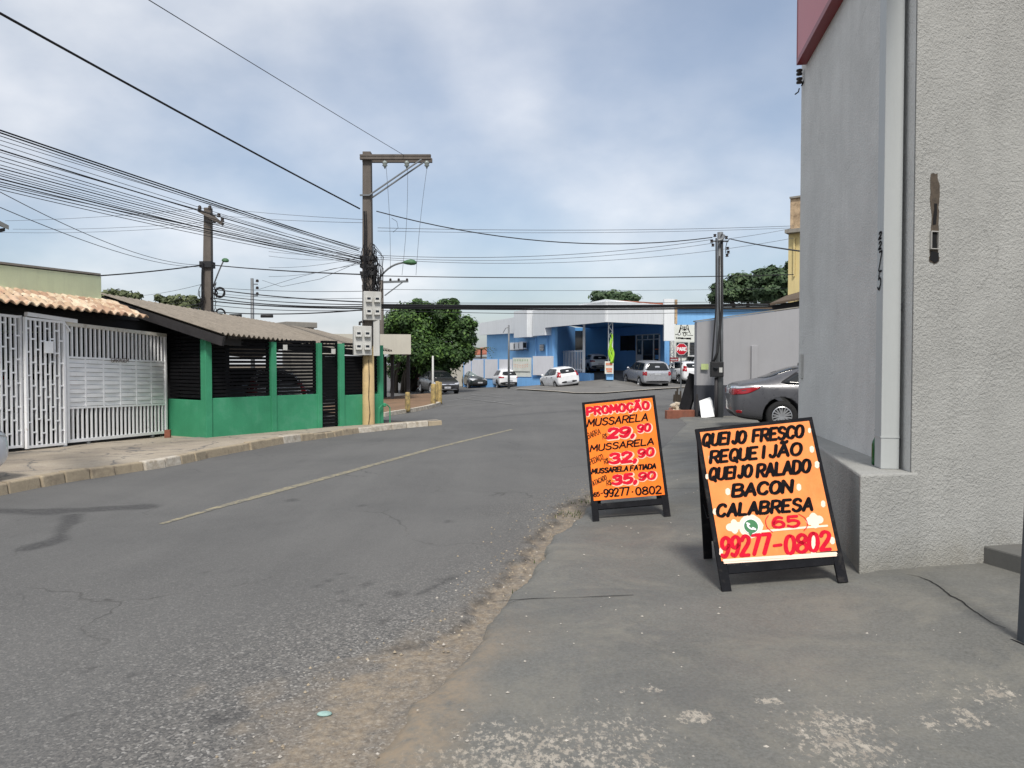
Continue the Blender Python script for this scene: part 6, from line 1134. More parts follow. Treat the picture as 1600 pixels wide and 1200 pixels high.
# bollards and slim sign post on the traffic island
for i, (u, vt, vb, Y0) in enumerate(((637, 613, 641, 0), (677, 600, 632, 0), (683.5, 596, 627, 0), (687.3, 597, 629, 0))):
    p = G(u, vb, .1); H = D(u, vt, p.y).z - p.z; m = MB(); r = .10 if i != 1 else .11; m.lathe([(r * 1.05, -.05), (r, .05), (r * .95, H * .96), (r * .8, H), (r * .3, H + .01)], p, 12)
    tag(m.build('bollard', 'bollard', smooth=True), ('worn yellow bollard standing alone beside the canopy column', 'worn yellow bollard in front of the slim white post', 'tall worn yellow bollard behind the other two of the trio', 'rightmost worn yellow bollard at the island tip')[i], 'bollard', 'yellow bollards on the island')
thin_pole('slim pale post standing among the three yellow bollards', 676.3, 556, 632, G(676, 630, .1).y + .4, .05, 'meter', None, 'slim_post', 'post')

# ================================================================== TREES
def leaf_mesh(name, pts, nrm, size, tone, mat, parent):
    n = len(pts); rnd = np.random.rand(n, 3) - .5; nr = nrm + rnd * 1.3; nr /= np.linalg.norm(nr, axis=1)[:, None]; a = np.cross(nr, np.random.rand(n, 3) - .5); a /= np.linalg.norm(a, axis=1)[:, None]; b = np.cross(nr, a); s = size * (.6 + .8 * np.random.rand(n, 1))
    V = np.stack([pts - a * s, pts + b * s * .55 + nr * s * .1, pts + a * s, pts - b * s * .55 + nr * s * .1], 1).reshape(-1, 3); me = bpy.data.meshes.new(name); me.vertices.add(4 * n); me.vertices.foreach_set('co', V.reshape(-1)); me.loops.add(4 * n); me.loops.foreach_set('vertex_index', np.arange(4 * n)); me.polygons.add(n); me.polygons.foreach_set('loop_start', np.arange(0, 4 * n, 4)); me.update(calc_edges=True)
    at = me.attributes.new('tone', 'FLOAT', 'POINT'); at.data.foreach_set('value', np.repeat(tone, 4).astype(np.float32)); return link(name, me, mat, parent)
def tree(label, base, blobs, trunks, nl, size, mat, group=None, name='broadleaf_tree'):
    """blobs: (centre, radii); trunks: list of polylines with radius"""
    o = empty(name, base, label, 'tree', group); P, N_, T = [], [], []; vol = np.array([r[0] * r[1] + r[1] * r[2] + r[0] * r[2] for c, r in blobs]); vol /= vol.sum()
    for (c, r), v in zip(blobs, vol):
        k = max(3, int(9 * v * len(blobs)))
        subs = [(np.array(c), np.array(r) * .8, .22)]
        for _ in range(k):
            d = np.random.randn(3); d /= np.linalg.norm(d); d[2] = d[2] * .9 + .1; subs.append((np.array(c) + d * np.array(r) * np.random.uniform(.55, .85), np.array(r) * np.random.uniform(.22, .46), .78 / k))
        for c2, r2, f in subs:
            n = int(nl * v * f); d = np.random.randn(n, 3); d /= np.linalg.norm(d, axis=1)[:, None]; rad = np.random.rand(n, 1) ** .35 * (1 + .15 * np.random.randn(n, 1)); P.append(c2 + d * r2 * rad); N_.append(d + np.array([0, 0, .5])); T.append(np.clip(np.random.uniform(.1, .72) + .25 * np.random.randn(n) + .12 * (rad[:, 0] > .9), 0, 1))
    leaf_mesh('crown', np.concatenate(P), np.concatenate(N_), size, np.concatenate(T), mat, o); m = MB()
    for pts, r0, r1 in trunks: m.tube(pts, r0, 8, r1=r1)
    m.build('trunk', 'bark', o, smooth=True); return o
def crown_px(lst, Y): return [((D(u, v, Y + dy).x, Y + dy, D(u, v, Y + dy).z), (ru * Y / F, rd_, rv * Y / F)) for u, v, ru, rv, dy, rd_ in lst]
YT = 54; b1 = on(*D(640, 600, YT + 4)[:2])
def stems(b, tops, r): return [([b + Vector((random.uniform(-.3, .3), 0, -.1)), (b + t) / 2 + Vector((random.uniform(-.3, .3), random.uniform(-.3, .3), .2)), t], r, r * .3) for t in tops]
tree('large dark green tree spreading over the parked cars beyond the beige canopy', b1, crown_px([(640, 505, 42, 34, 0, 2), (690, 500, 38, 36, 1, 2.2), (722, 520, 26, 26, 0, 1.6), (660, 545, 50, 34, -1, 2), (700, 550, 38, 34, 0, 2), (612, 520, 26, 30, 0, 1.5), (735, 508, 15, 14, 0, 1), (662, 482, 24, 15, 0, 1.2), (705, 478, 20, 12, 0, 1), (686, 573, 34, 20, 0, 1.6), (630, 575, 40, 26, 3, 1.5), (722, 552, 20, 22, 0, 1.2)], YT), stems(b1, [D(640, 530, YT), D(690, 525, YT), D(700, 545, YT + 1), D(660, 510, YT)], .26), 60000, .115, 'leafA')
for i, u in enumerate((612, 619, 628, 634)):
    b = G(u, 614); t = D(u + (10, 6, 9, 5)[i], 568, b.y); o = empty('leaning_tree', b, 'dark leaning tree trunk under the beige canopy, ' + ('first from the green wall', 'second from the green wall', 'third from the green wall', 'nearest the lone bollard')[i], 'tree', 'dark leaning trunks'); MB().tube([b - Vector((0, 0, .1)), (b + t) / 2 + Vector((-.12, 0, 0)), t, t + Vector((.3, .2, .7))], .16, 8, r1=.08).build('trunk', 'bark', o, smooth=True)
    n = 500; cpt = np.array(t + Vector((.2, .2, .9))); leaf_mesh('crown', cpt + np.random.randn(n, 3) * .35, np.random.randn(n, 3), .14, np.random.rand(n) * .4, 'leafA', o)
b = on(*D(1170, 560, 72)[:2]); tree('broad dull green tree behind the blue wall and service post', b, crown_px([(1135, 455, 26, 17, 0, 2), (1160, 440, 22, 17, 1, 2), (1178, 458, 28, 16, 0, 2), (1118, 466, 14, 11, 0, 1.4), (1150, 465, 30, 10, 0, 1.5)], 72), stems(b, [D(1140, 455, 72), D(1170, 450, 72)], .35), 11000, .24, 'leafB', 'trees behind the blue building')
b = on(*D(1215, 560, 68)[:2]); tree('tall dull green tree touching the yellow house', b, crown_px([(1200, 430, 20, 15, 0, 2), (1220, 440, 24, 22, 0, 2), (1205, 458, 30, 16, 0, 2), (1240, 425, 20, 20, 0, 2), (1186, 436, 14, 13, 0, 1.4), (1235, 455, 22, 15, 0, 2)], 68), stems(b, [D(1200, 440, 68), D(1225, 440, 68)], .35), 11000, .22, 'leafB', 'trees behind the blue building')
b = on(*D(962, 560, 80)[:2]); tree('rounded dark tree showing above the white fascia', b, crown_px([(940, 464, 20, 10, 0, 2), (962, 463, 24, 11, 0, 2), (985, 466, 20, 9, 0, 2), (960, 478, 40, 14, 0, 2)], 80), stems(b, [D(950, 465, 80), D(975, 465, 80)], .3), 7000, .26, 'leafB', 'trees behind the blue building')
b = on(*D(192, 560, 34)[:2]); tree('small tree top just right of the pale green parapet', b, crown_px([(192, 462, 22, 10, 0, 1), (180, 468, 18, 12, 0, 1), (206, 470, 14, 10, 0, 1), (195, 490, 24, 20, 0, 1)], 34), stems(b, [D(190, 470, 34)], .12), 3500, .11, 'leafC', 'small trees behind the roofs')
b = on(*D(276, 560, 36)[:2]); tree('feathery tree top just left of the second concrete pole', b, crown_px([(262, 472, 16, 12, 0, 1), (285, 470, 20, 12, 0, 1), (302, 476, 12, 10, 0, 1), (280, 490, 30, 16, 0, 1)], 36), stems(b, [D(272, 470, 36), D(290, 470, 36)], .12), 4000, .12, 'leafC', 'small trees behind the roofs')
# small palm behind the garden wall
b = on(*D(752, 560, 68)[:2]); pm = empty('palm_tree', b, 'small palm with drooping fronds behind the white panelled wall', 'palm tree'); t0_ = D(752, 545, 68); MB().tube([b, t0_], .12, 8, r1=.08).build('trunk', 'bark', pm); m = MB(); rn = random.Random(2)
for k in range(13):
    a = 2 * math.pi * k / 13; d = Vector((math.cos(a), math.sin(a), 0)); L = rn.uniform(.9, 1.5); up = rn.uniform(.3, .9)
    for j in range(9):
        t = j / 8; p = t0_ + d * L * t + Vector((0, 0, up * t - 1.1 * t * t)); s = d.cross(Vector((0, 0, 1))) * (.22 * (1 - t) + .05)
        for sg_ in (-1, 1): m.add([p, p + d * .09, p + s * sg_ + d * .15 - Vector((0, 0, .12))], [(0, 1, 2)])
pmo = m.build('crown', 'weed', pm)
# ================================================================== CARS (x forward, y left, z up; origin under the rear bumper)
def body_mesh(spec):
    st = spec['st']; V, Fc = [], []
    for (x, zb, zs, ws, zt, wt) in st:
        cab = max(0., min(1., (zt - zs - .06) / .3))
        half = [(0, zb), (ws * .80, zb), (ws * .955, zb + .07), (ws * 1.0, zb + .42 * (zs - zb)), (ws * .99, zb + .80 * (zs - zb)), (ws * (.965 - .01 * (1 - cab)), zs), (wt + (ws * .955 - wt) * .30, zs + (zt - zs) * (.62 + .1 * cab)), (wt * .93, zt - (.03 + .012 * cab)), (wt * .5, zt - .004), (0, zt)]
        V.append(half)
    n = len(V[0]); k = 2 * n - 2; bm = bmesh.new(); rings = []
    for (x, *_), h in zip(st, V):
        ring = [bm.verts.new((x, -y, z)) for y, z in h] + [bm.verts.new((x, y, z)) for y, z in h[-2:0:-1]]; rings.append(ring)
    for a, b in zip(rings[:-1], rings[1:]):
        for i in range(k): bm.faces.new((a[i], a[(i + 1) % k], b[(i + 1) % k], b[i]))
    for ring, sgn in ((rings[0], -1), (rings[-1], 1)):   # bowed end caps as quads
        for i in range(n - 1):
            if 0 < i < n - 1: bm.faces.new((ring[i], ring[i + 1], ring[(k - i - 1) % k], ring[(k - i) % k]) if i < n - 2 else (ring[i], ring[i + 1], ring[(k - i) % k]))
            elif i == 0: bm.faces.new((ring[0], ring[1], ring[k - 1]))
    bmesh.ops.recalc_face_normals(bm, faces=bm.faces); me = bpy.data.meshes.new('body'); bm.to_mesh(me); bm.free()
    o = bpy.data.objects.new('tmp', me); C.objects.link(o); s = o.modifiers.new('s', 'SUBSURF'); s.levels = s.render_levels = 3
    dg = bpy.context.evaluated_depsgraph_get(); m1 = bpy.data.meshes.new_from_object(o.evaluated_get(dg)); bpy.data.objects.remove(o); return m1
def wells(me, spec):
    o = bpy.data.objects.new('tmp', me); C.objects.link(o); me.materials.append(None); me.materials.append(MT['well']); cut = []
    for x in spec['wx']:
        bm = bmesh.new(); bmesh.ops.create_cone(bm, cap_ends=True, segments=40, radius1=spec['wr'] + spec.get('gap', .055), radius2=spec['wr'] + spec.get('gap', .055), depth=spec['W'] * 1.4); bm.transform(Matrix.Translation((x, 0, spec['wr'] + .01)) @ Matrix.Rotation(R(90), 4, 'X'))
        core = bm; cm = bpy.data.meshes.new('c'); core.to_mesh(cm); core.free(); cm.materials.append(MT['well']); c = bpy.data.objects.new('cut', cm); C.objects.link(c); cut.append(c); b = o.modifiers.new('b', 'BOOLEAN'); b.operation = 'DIFFERENCE'; b.object = c; b.solver = 'EXACT'; b.material_mode = 'TRANSFER'
    dg = bpy.context.evaluated_depsgraph_get(); m2 = bpy.data.meshes.new_from_object(o.evaluated_get(dg)); bpy.data.objects.remove(o)
    for c in cut: bpy.data.objects.remove(c)
    m2.polygons.foreach_set('use_smooth', [True] * len(m2.polygons)); return m2
def chaikin(p, k=2, cut=.2):
    for _ in range(k): p = [tuple(np.array(a) * (1 - c) + np.array(b) * c) for a, b in zip(p, p[1:] + p[:1]) for c in (cut, 1 - cut)]
    return p
class Skin:
    def __init__(s, me): bm = bmesh.new(); bm.from_mesh(me); s.t = BVHTree.FromBMesh(bm); bm.free()
    def hit(s, axis, a, b):
        if axis in ('L', 'R'): sg = 1 if axis == 'L' else -1; o, d = Vector((a, 3 * sg, b)), Vector((0, -sg, 0))
        elif axis == 'B': o, d = Vector((-3, a, b)), Vector((1, 0, 0))
        elif axis == 'F': o, d = Vector((9, a, b)), Vector((-1, 0, 0))
        else: o, d = Vector((a, b, 4)), Vector((0, 0, -1))
        return s.t.ray_cast(o, d)[:2]
    def patch(s, mb, axis, poly, off=.006, k=2, cut=.2, rings=5, m=0, sub=6):
        p = []
        for a, b in zip(poly, poly[1:] + poly[:1]): p += [(a[0] + (b[0] - a[0]) * i / sub, a[1] + (b[1] - a[1]) * i / sub) for i in range(sub)]
        if k: p = chaikin(poly, k, cut); q = []; [q.extend([(a[0] + (b[0] - a[0]) * i / 3, a[1] + (b[1] - a[1]) * i / 3) for i in range(3)]) for a, b in zip(p, p[1:] + p[:1])]; p = q
        c = (sum(x for x, _ in p) / len(p), sum(y for _, y in p) / len(p)); V = []; n = len(p)
        for r in range(rings + 2):
            f = 1 - min(r, rings) / rings if r <= rings else 0
            f = [1.0, 1.0] [r] if r < 2 else 1 - (r - 1) / rings
            for x, y in (p if r <= rings else [c]):
                h, nr = s.hit(axis, c[0] + (x - c[0]) * f, c[1] + (y - c[1]) * f)
                if h is None: h, nr = s.last
                s.last = (h, nr); V.append(h + nr * (off if r else -.01))
            if f <= 0: break
        rr = len(V) // n; F_ = [(i * n + j, i * n + (j + 1) % n, (i + 1) * n + (j + 1) % n, (i + 1) * n + j) for i in range(rr - 1) for j in range(n)]
        a, b, c3 = V[n], V[n + 1], V[2 * n]; nn = (b - a).cross(c3 - a)
        if nn.dot(s.last[1]) < 0: F_ = [f_[::-1] for f_ in F_]
        mb.add(V, F_, m); return mb
def car(name, label, cat, spec, paintm, loc, yaw, pitch=0, roll=0, scale=1, group='parked cars', glass='glass'):
    root = empty(name, loc, label, cat, group); root.rotation_euler = (roll, pitch, yaw); root.scale = (scale,) * 3
    base = body_mesh(spec); sk = Skin(base); body = wells(base, spec); body.materials.clear(); body.materials.append(MT[paintm]); body.materials.append(MT['well'])
    body.name = 'car_body'; bo = bpy.data.objects.new('body', body); C.objects.link(bo); bo.parent = root
    def part(nm, mat, jobs, parent=root, **k):
        m = MB()
        for ax, poly in jobs: sk.patch(m, ax, poly, **k)
        return m.build(nm, mat, parent, True, True)
    mir = lambda poly: [(-y, z) for y, z in poly]
    for side in ('L', 'R'):
        for w_ in spec['win']: part('window', glass, [(side, w_)], cut=.09, off=.008)
        m = MB()
        for a, b in spec['seams']:
            d = np.array([b[1] - a[1], -(b[0] - a[0])], float); d = d / np.linalg.norm(d) * .007
            sk.patch(m, side, [tuple(np.array(a) + d), tuple(np.array(b) + d), tuple(np.array(b) - d), tuple(np.array(a) - d)], off=.002, k=0, rings=1, sub=8)
        m.build('door_seams', 'trim', root, True); 
        for hx, hz in spec['handles']: part('door_handle', spec.get('hmat', paintm), [(side, [(hx - .09, hz - .018), (hx + .09, hz - .018), (hx + .09, hz + .018), (hx - .09, hz + .018)])], off=.03)
        if spec.get('sill'): part('side_trim', 'trim', [(side, spec['sill'])], k=1)
        for arch in spec.get('arch', []): part('arch_trim', 'trim', [(side, arch)], k=0, off=.012)
        if 'winframe' in spec: part('window_frame', 'trim', [(side, spec['winframe'])], off=.003, cut=.1)
        mx_, mz = spec['mirror']; m = MB(); sg = 1 if side == 'L' else -1; h, _ = sk.hit(side, mx_, mz - .02); y = (h.y if h else sg * spec['W'] / 2 * .9); m.obox((mx_ - .04, y, mz - .03), (.09, 0, 0), (0, sg * .06, 0), (0, 0, .04)); m.lathe([(.02, -.075), (.075, -.06), (.09, 0), (.07, .06), (.02, .075)], (mx_, y + sg * .13, mz + .03), 12); m.build('mirror', paintm, root, True, True)
    part('rear_window', glass, [('B', spec['rw'])], cut=.12); part('windscreen', glass, [('F', spec['ws'])], cut=.12)
    for s_ in (1, -1):
        mm = (lambda p: p) if s_ == 1 else mir; sd2 = 'L' if s_ == 1 else 'R'
        part('tail_light', 'tail', [('B', mm(spec['tlB']))] + ([(sd2, spec['tlS'])] if spec.get('tlS') else []), off=.009)
        if spec.get('tlC'): part('tail_light_trim', 'chrome', [('B', mm(spec['tlC'][0])), (sd2, spec['tlC'][1])], off=.011, k=1)
        part('headlight', 'headl', [('F', mm(spec['hlF']))] + ([(sd2, spec['hlS'])] if spec.get('hlS') else []), off=.009)
    for nm, mat, ax, poly in spec['extra']: part(nm, mat, [(ax, poly)], k=1, off=.010)
    part('number_plate', 'plate', [('B', [(-.2, spec['pz'] - .06), (.2, spec['pz'] - .06), (.2, spec['pz'] + .06), (-.2, spec['pz'] + .06)])], k=0, off=.016)
    part('number_plate', 'plate', [('F', [(-.2, spec['pzf'] - .06), (.2, spec['pzf'] - .06), (.2, spec['pzf'] + .06), (-.2, spec['pzf'] + .06)])], k=0, off=.016)
    r, tw = spec['wr'], .2; prof = [(.62, -.42), (.68, -.5), (.92, -.48), (.99, -.34), (1, 0), (.99, .34), (.92, .48), (.68, .5), (.62, .42)]; n = 30
    ty = MB(); vs = [(r * q * math.cos(2 * math.pi * j / n), tw * w_, r * q * math.sin(2 * math.pi * j / n)) for q, w_ in prof for j in range(n)]; kk = len(prof); ty.add(vs, [(i * n + j, i * n + (j + 1) % n, (i + 1) * n + (j + 1) % n, (i + 1) * n + j)[::-1] for i in range(kk - 1) for j in range(n)]); rim = MB(); rk = MB()
    for y, rr2 in ((tw * .43, .66),): rim.add([(r * q * math.cos(2 * math.pi * j / n), yy, r * q * math.sin(2 * math.pi * j / n)) for q, yy in ((.66, y), (.60, y + .012), (.57, y - .02)) for j in range(n)], [(i * n + j, i * n + (j + 1) % n, (i + 1) * n + (j + 1) % n, (i + 1) * n + j) for i in range(2) for j in range(n)])
    rk.add([(r * .62 * math.cos(2 * math.pi * j / n), tw * .22, r * .62 * math.sin(2 * math.pi * j / n)) for j in range(n)], [tuple(range(n))]); rk.add([(r * .62 * math.cos(2 * math.pi * j / n), -tw * .42, r * .62 * math.sin(2 * math.pi * j / n)) for j in range(n)], [tuple(range(n))])
    sp = spec.get('spokes', 5)
    for j in range(sp):
        for dlt in ((-.09, .09) if sp >= 5 else (0,)):
            a = 2 * math.pi * j / sp; a1 = a + dlt * 1.9; c0, c1 = Vector((math.cos(a), 0, math.sin(a))), Vector((math.cos(a1), 0, math.sin(a1))); rim.bar(c0 * r * .1 + Vector((0, tw * .36, 0)), c1 * r * .59 + Vector((0, tw * .42, 0)), r * .085, .03, up=(0, 1, 0))
    rim.add([(r * q * math.cos(2 * math.pi * j / 12), tw * .4, r * q * math.sin(2 * math.pi * j / 12)) for q in (.15,) for j in range(12)], [tuple(range(12))]); tym = rimm = rkm = None
    for x in spec['wx']:
        for sg in (1, -1):
            yy = sg * (spec['W'] / 2 - .115)
            if tym is None: t = ty.build('wheel', 'tyre', root, True, True); ri = rim.build('rim', 'rim', t, True); rb = rk.build('brake_disc', 'rimdark', t, True); tym, rimm, rkm = t.data, ri.data, rb.data
            else:
                t = bpy.data.objects.new('wheel', tym); C.objects.link(t); t.parent = root
                for nm, me_ in (('rim', rimm), ('brake_disc', rkm)): q = bpy.data.objects.new(nm, me_); C.objects.link(q); q.parent = t
            t.location = (x, yy, r); t.rotation_euler = (0, random.random() * 2, 0 if sg == 1 else math.pi)
    if spec.get('ant'): m = MB(); x = spec['ant']; h, _ = sk.hit('T', x, 0); m.prism([(x - .05, -.012, h.z - .01), (x + .12, -.012, h.z - .01), (x - .04, -.012, h.z + .055)], (0, .024, 0)); m.build('roof_fin', paintm, root, True)
    if spec.get('rails'):
        for sg in (1, -1): m = MB(); m.tube([(x, sg * spec['rails'], sk.hit('T', x, sg * spec['rails'])[0].z + z) for x, z in ((.7, 0), (.85, .045), (1.6, .05), (2.3, .045), (2.45, 0))], .018, 6); m.build('roof_rail', 'rim', root, True, True)
    return root
def arch_ring(x, r, zb): # strip above a wheel opening, as an outline polygon for projection
    o_ = [(x + (r + .115) * math.cos(a), r + .01 + (r + .115) * math.sin(a)) for a in np.linspace(-.1, math.pi + .1, 14)]; i_ = [(x + (r + .06) * math.cos(a), r + .01 + (r + .06) * math.sin(a)) for a in np.linspace(math.pi + .1, -.1, 14)]; return o_ + i_
SEDAN = dict(W=1.78, wr=.335, wx=(1.02, 3.72), spokes=9, gap=.075, st=[(-.03, .46, .80, .60, .92, .54), (.03, .33, .92, .78, 1.02, .66), (.16, .27, .98, .845, 1.075, .74), (.45, .23, 1.00, .88, 1.11, .75), (.74, .21, 1.0, .89, 1.18, .67), (1.12, .2, .985, .89, 1.36, .58), (1.6, .2, .975, .89, 1.48, .55), (2.25, .2, .96, .89, 1.50, .56), (2.75, .2, .945, .89, 1.41, .56), (3.2, .2, .935, .89, 1.14, .64), (3.5, .2, .92, .885, 1.0, .72), (4.1, .22, .84, .86, .91, .70), (4.48, .27, .70, .78, .77, .6), (4.6, .38, .58, .62, .63, .5)],
    win=[[(1.02, 1.05), (2.02, 1.0), (2.02, 1.385), (1.58, 1.38)], [(2.09, 1.0), (3.05, .985), (2.62, 1.33), (2.09, 1.37)]], winframe=[(.92, 1.03), (3.15, .965), (2.66, 1.37), (2.05, 1.43), (1.54, 1.42)], rw=[(-.6, 1.16), (.6, 1.16), (.5, 1.41), (-.5, 1.41)], ws=[(-.68, 1.02), (.68, 1.02), (.54, 1.36), (-.54, 1.36)],
    seams=[((2.05, .28), (2.05, .98)), ((1.24, .98), (1.38, .70)), ((1.38, .70), (1.45, .3)), ((3.05, .3), (3.08, .96)), ((.40, 1.01), (1.1, 1.0))], handles=[(1.55, .87), (2.55, .86)], hmat='chrome', sill=[(1.45, .22), (3.3, .22), (3.3, .30), (1.45, .30)], mirror=(2.98, 1.0),
    tlB=[(.42, .80), (.78, .78), (.80, .93), (.42, .92)], tlS=[(-.05, .80), (.28, .81), (.60, .965), (.42, .965), (.1, .915), (-.05, .90)], tlC=([(.3, .925), (.8, .935), (.8, .985), (.3, .975)], [(0, .925), (.25, .945), (.62, .978), (.62, .99), (.3, .985), (0, .97)]), hlF=[(.42, .62), (.72, .62), (.74, .74), (.46, .70)], hlS=[(4.15, .72), (4.5, .62), (4.5, .70), (4.2, .80)],
    extra=[('rear_diffuser', 'trim', 'B', [(-.55, .30), (.55, .30), (.5, .42), (-.5, .42)]), ('reflector', 'tail', 'R', [(.06, .40), (.18, .39), (.18, .45), (.06, .46)]), ('reflector', 'tail', 'B', [(.58, .40), (.72, .41), (.72, .46), (.58, .45)]), ('grille', 'trim', 'F', [(-.45, .36), (.45, .36), (.4, .56), (-.4, .56)]), ('bumper_edge', 'trim', 'R', [(-.02, .28), (.62, .22), (.62, .25), (0, .33)])], pz=.86, pzf=.44, ant=1.55)
HATCH = dict(winframe=[(.46, 1.03), (2.68, .95), (2.18, 1.37), (1.65, 1.43), (.6, 1.39)], W=1.68, wr=.30, wx=(.66, 3.08), spokes=5, st=[(-.03, .45, .78, .58, .90, .52), (.02, .32, .88, .74, 1.0, .60), (.10, .27, .95, .80, 1.16, .58), (.30, .24, .97, .825, 1.38, .54), (.6, .22, .97, .83, 1.48, .54), (1.2, .2, .96, .84, 1.525, .55), (1.8, .2, .95, .84, 1.51, .55), (2.2, .2, .94, .84, 1.42, .56), (2.65, .2, .93, .835, 1.16, .62), (2.95, .2, .91, .83, 1.0, .68), (3.4, .22, .83, .80, .90, .64), (3.68, .27, .70, .72, .77, .56), (3.78, .38, .58, .58, .64, .46)],
    win=[[(.50, 1.06), (.86, 1.02), (.86, 1.36), (.62, 1.36)], [(.92, 1.01), (1.62, .99), (1.62, 1.40), (.92, 1.38)], [(1.68, .99), (2.6, .97), (2.16, 1.34), (1.68, 1.40)]], rw=[(-.55, 1.06), (.55, 1.06), (.47, 1.36), (-.47, 1.36)], ws=[(-.64, 1.02), (.64, 1.02), (.52, 1.38), (-.52, 1.38)], seams=[((1.65, .28), (1.65, .97)), ((.90, .95), (1.02, .6)), ((2.62, .3), (2.66, .95))], handles=[(1.08, .86), (1.95, .85)], hmat='trim', mirror=(2.56, .99),
    tlB=[(.56, .82), (.74, .84), (.66, 1.22), (.56, 1.16)], tlS=[(.02, .84), (.2, .84), (.26, 1.12), (.2, 1.2), (.08, 1.1)], hlF=[(.36, .64), (.64, .62), (.68, .80), (.42, .74)], hlS=[(3.35, .74), (3.68, .66), (3.68, .76), (3.4, .83)], extra=[('rear_bumper_trim', 'trim', 'B', [(-.58, .42), (.58, .42), (.52, .55), (-.52, .55)]), ('grille', 'trim', 'F', [(-.42, .40), (.42, .40), (.38, .54), (-.38, .54)]), ('grille', 'trim', 'F', [(-.34, .62), (.34, .62), (.34, .68), (-.34, .68)])], pz=.49, pzf=.47, ant=.6)
SUV = dict(winframe=[(.16, 1.14), (2.98, 1.10), (2.45, 1.57), (1.96, 1.615), (.31, 1.605)], W=1.90, wr=.37, wx=(.86, 3.52), spokes=5, st=[(-.03, .52, .86, .72, .98, .66), (.02, .40, 1.0, .88, 1.12, .78), (.06, .34, 1.08, .92, 1.30, .76), (.14, .32, 1.12, .935, 1.58, .72), (.32, .30, 1.12, .945, 1.71, .71), (.9, .28, 1.11, .95, 1.745, .72), (1.7, .28, 1.10, .95, 1.75, .72), (2.3, .28, 1.09, .95, 1.70, .72), (2.75, .28, 1.08, .945, 1.42, .76), (3.05, .28, 1.06, .94, 1.16, .80), (3.4, .28, 1.02, .935, 1.08, .80), (4.1, .30, .94, .91, 1.0, .78), (4.4, .34, .80, .84, .87, .7), (4.5, .46, .68, .70, .74, .6)],
    win=[[(.20, 1.16), (1.0, 1.15), (1.0, 1.58), (.34, 1.58)], [(1.12, 1.15), (1.92, 1.14), (1.92, 1.59), (1.12, 1.59)], [(2.0, 1.14), (2.9, 1.12), (2.42, 1.54), (2.0, 1.59)]], rw=[(-.82, 1.15), (.82, 1.15), (.73, 1.62), (-.73, 1.62)], ws=[(-.74, 1.14), (.74, 1.14), (.64, 1.58), (-.64, 1.58)], seams=[((1.96, .38), (1.96, 1.12)), ((1.08, 1.12), (1.14, .72)), ((2.92, .4), (2.95, 1.1))], handles=[(1.4, 1.0), (2.25, .99)], sill=[(1.3, .31), (3.05, .31), (3.05, .42), (1.3, .42)], mirror=(2.82, 1.16),
    tlB=[(.70, .82), (.86, .84), (.84, 1.08), (.70, 1.08)], tlS=[(.0, .84), (.22, .84), (.22, 1.07), (.04, 1.07)], hlF=[(.5, .74), (.78, .72), (.80, .90), (.52, .88)], hlS=[(4.1, .78), (4.42, .74), (4.42, .84), (4.12, .9)], extra=[('rear_bumper_trim', 'trim', 'B', [(-.75, .40), (.75, .40), (.72, .50), (-.72, .50)]), ('grille', 'trim', 'F', [(-.5, .70), (.5, .70), (.5, .84), (-.5, .84)]), ('tailgate_badge', 'chrome', 'B', [(-.32, 1.0), (.32, 1.0), (.32, 1.03), (-.32, 1.03)]), ('tow_hitch', 'trim', 'B', [(-.06, .42), (.06, .42), (.06, .50), (-.06, .50)])], pz=.90, pzf=.52, arch=[], rails=None)
CROSS = dict(winframe=[(.46, 1.11), (2.86, 1.02), (2.34, 1.44), (1.75, 1.495), (.62, 1.46)], W=1.78, wr=.34, wx=(.80, 3.30), spokes=5, st=[(-.03, .50, .84, .64, .95, .58), (.02, .38, .96, .82, 1.06, .68), (.10, .33, 1.02, .87, 1.22, .64), (.30, .30, 1.04, .885, 1.46, .58), (.55, .28, 1.04, .89, 1.57, .58), (1.2, .26, 1.03, .89, 1.62, .59), (1.9, .26, 1.02, .89, 1.60, .59), (2.4, .26, 1.01, .89, 1.46, .60), (2.82, .26, .995, .885, 1.20, .68), (3.1, .26, .98, .88, 1.07, .74), (3.6, .28, .91, .85, .98, .70), (3.92, .32, .76, .78, .84, .62), (4.02, .44, .64, .64, .70, .52)],
    win=[[(.50, 1.13), (.86, 1.10), (.86, 1.42), (.64, 1.43)], [(.93, 1.10), (1.72, 1.07), (1.72, 1.47), (.93, 1.46)], [(1.79, 1.07), (2.78, 1.04), (2.32, 1.41), (1.79, 1.47)]], rw=[(-.62, 1.10), (.62, 1.10), (.52, 1.40), (-.52, 1.40)], ws=[(-.70, 1.08), (.70, 1.08), (.56, 1.48), (-.56, 1.48)], seams=[((1.75, .35), (1.75, 1.05)), ((.95, 1.05), (1.1, .66)), ((2.78, .36), (2.82, 1.03))], handles=[(1.2, .95), (2.05, .93)], sill=[(1.2, .27), (2.9, .27), (2.9, .40), (1.2, .40)], mirror=(2.72, 1.07), arch=[arch_ring(.80, .34, 0), arch_ring(3.30, .34, 0)],
    tlB=[(.46, .90), (.78, .88), (.80, 1.03), (.50, 1.01)], tlS=[(.0, .88), (.22, .90), (.34, 1.02), (.04, 1.02)], hlF=[(.42, .74), (.72, .74), (.76, .90), (.46, .84)], hlS=[(3.6, .84), (3.95, .76), (3.95, .84), (3.62, .92)], extra=[('rear_bumper_trim', 'trim', 'B', [(-.78, .38), (.78, .38), (.74, .60), (-.74, .60)]), ('bumper_insert', 'rim', 'B', [(-.4, .42), (.4, .42), (.36, .5), (-.36, .5)]), ('grille', 'trim', 'F', [(-.42, .72), (.42, .72), (.42, .82), (-.42, .82)]), ('lower_grille', 'trim', 'F', [(-.6, .42), (.6, .42), (.55, .62), (-.55, .62)])], pz=.70, pzf=.56, ant=.6)
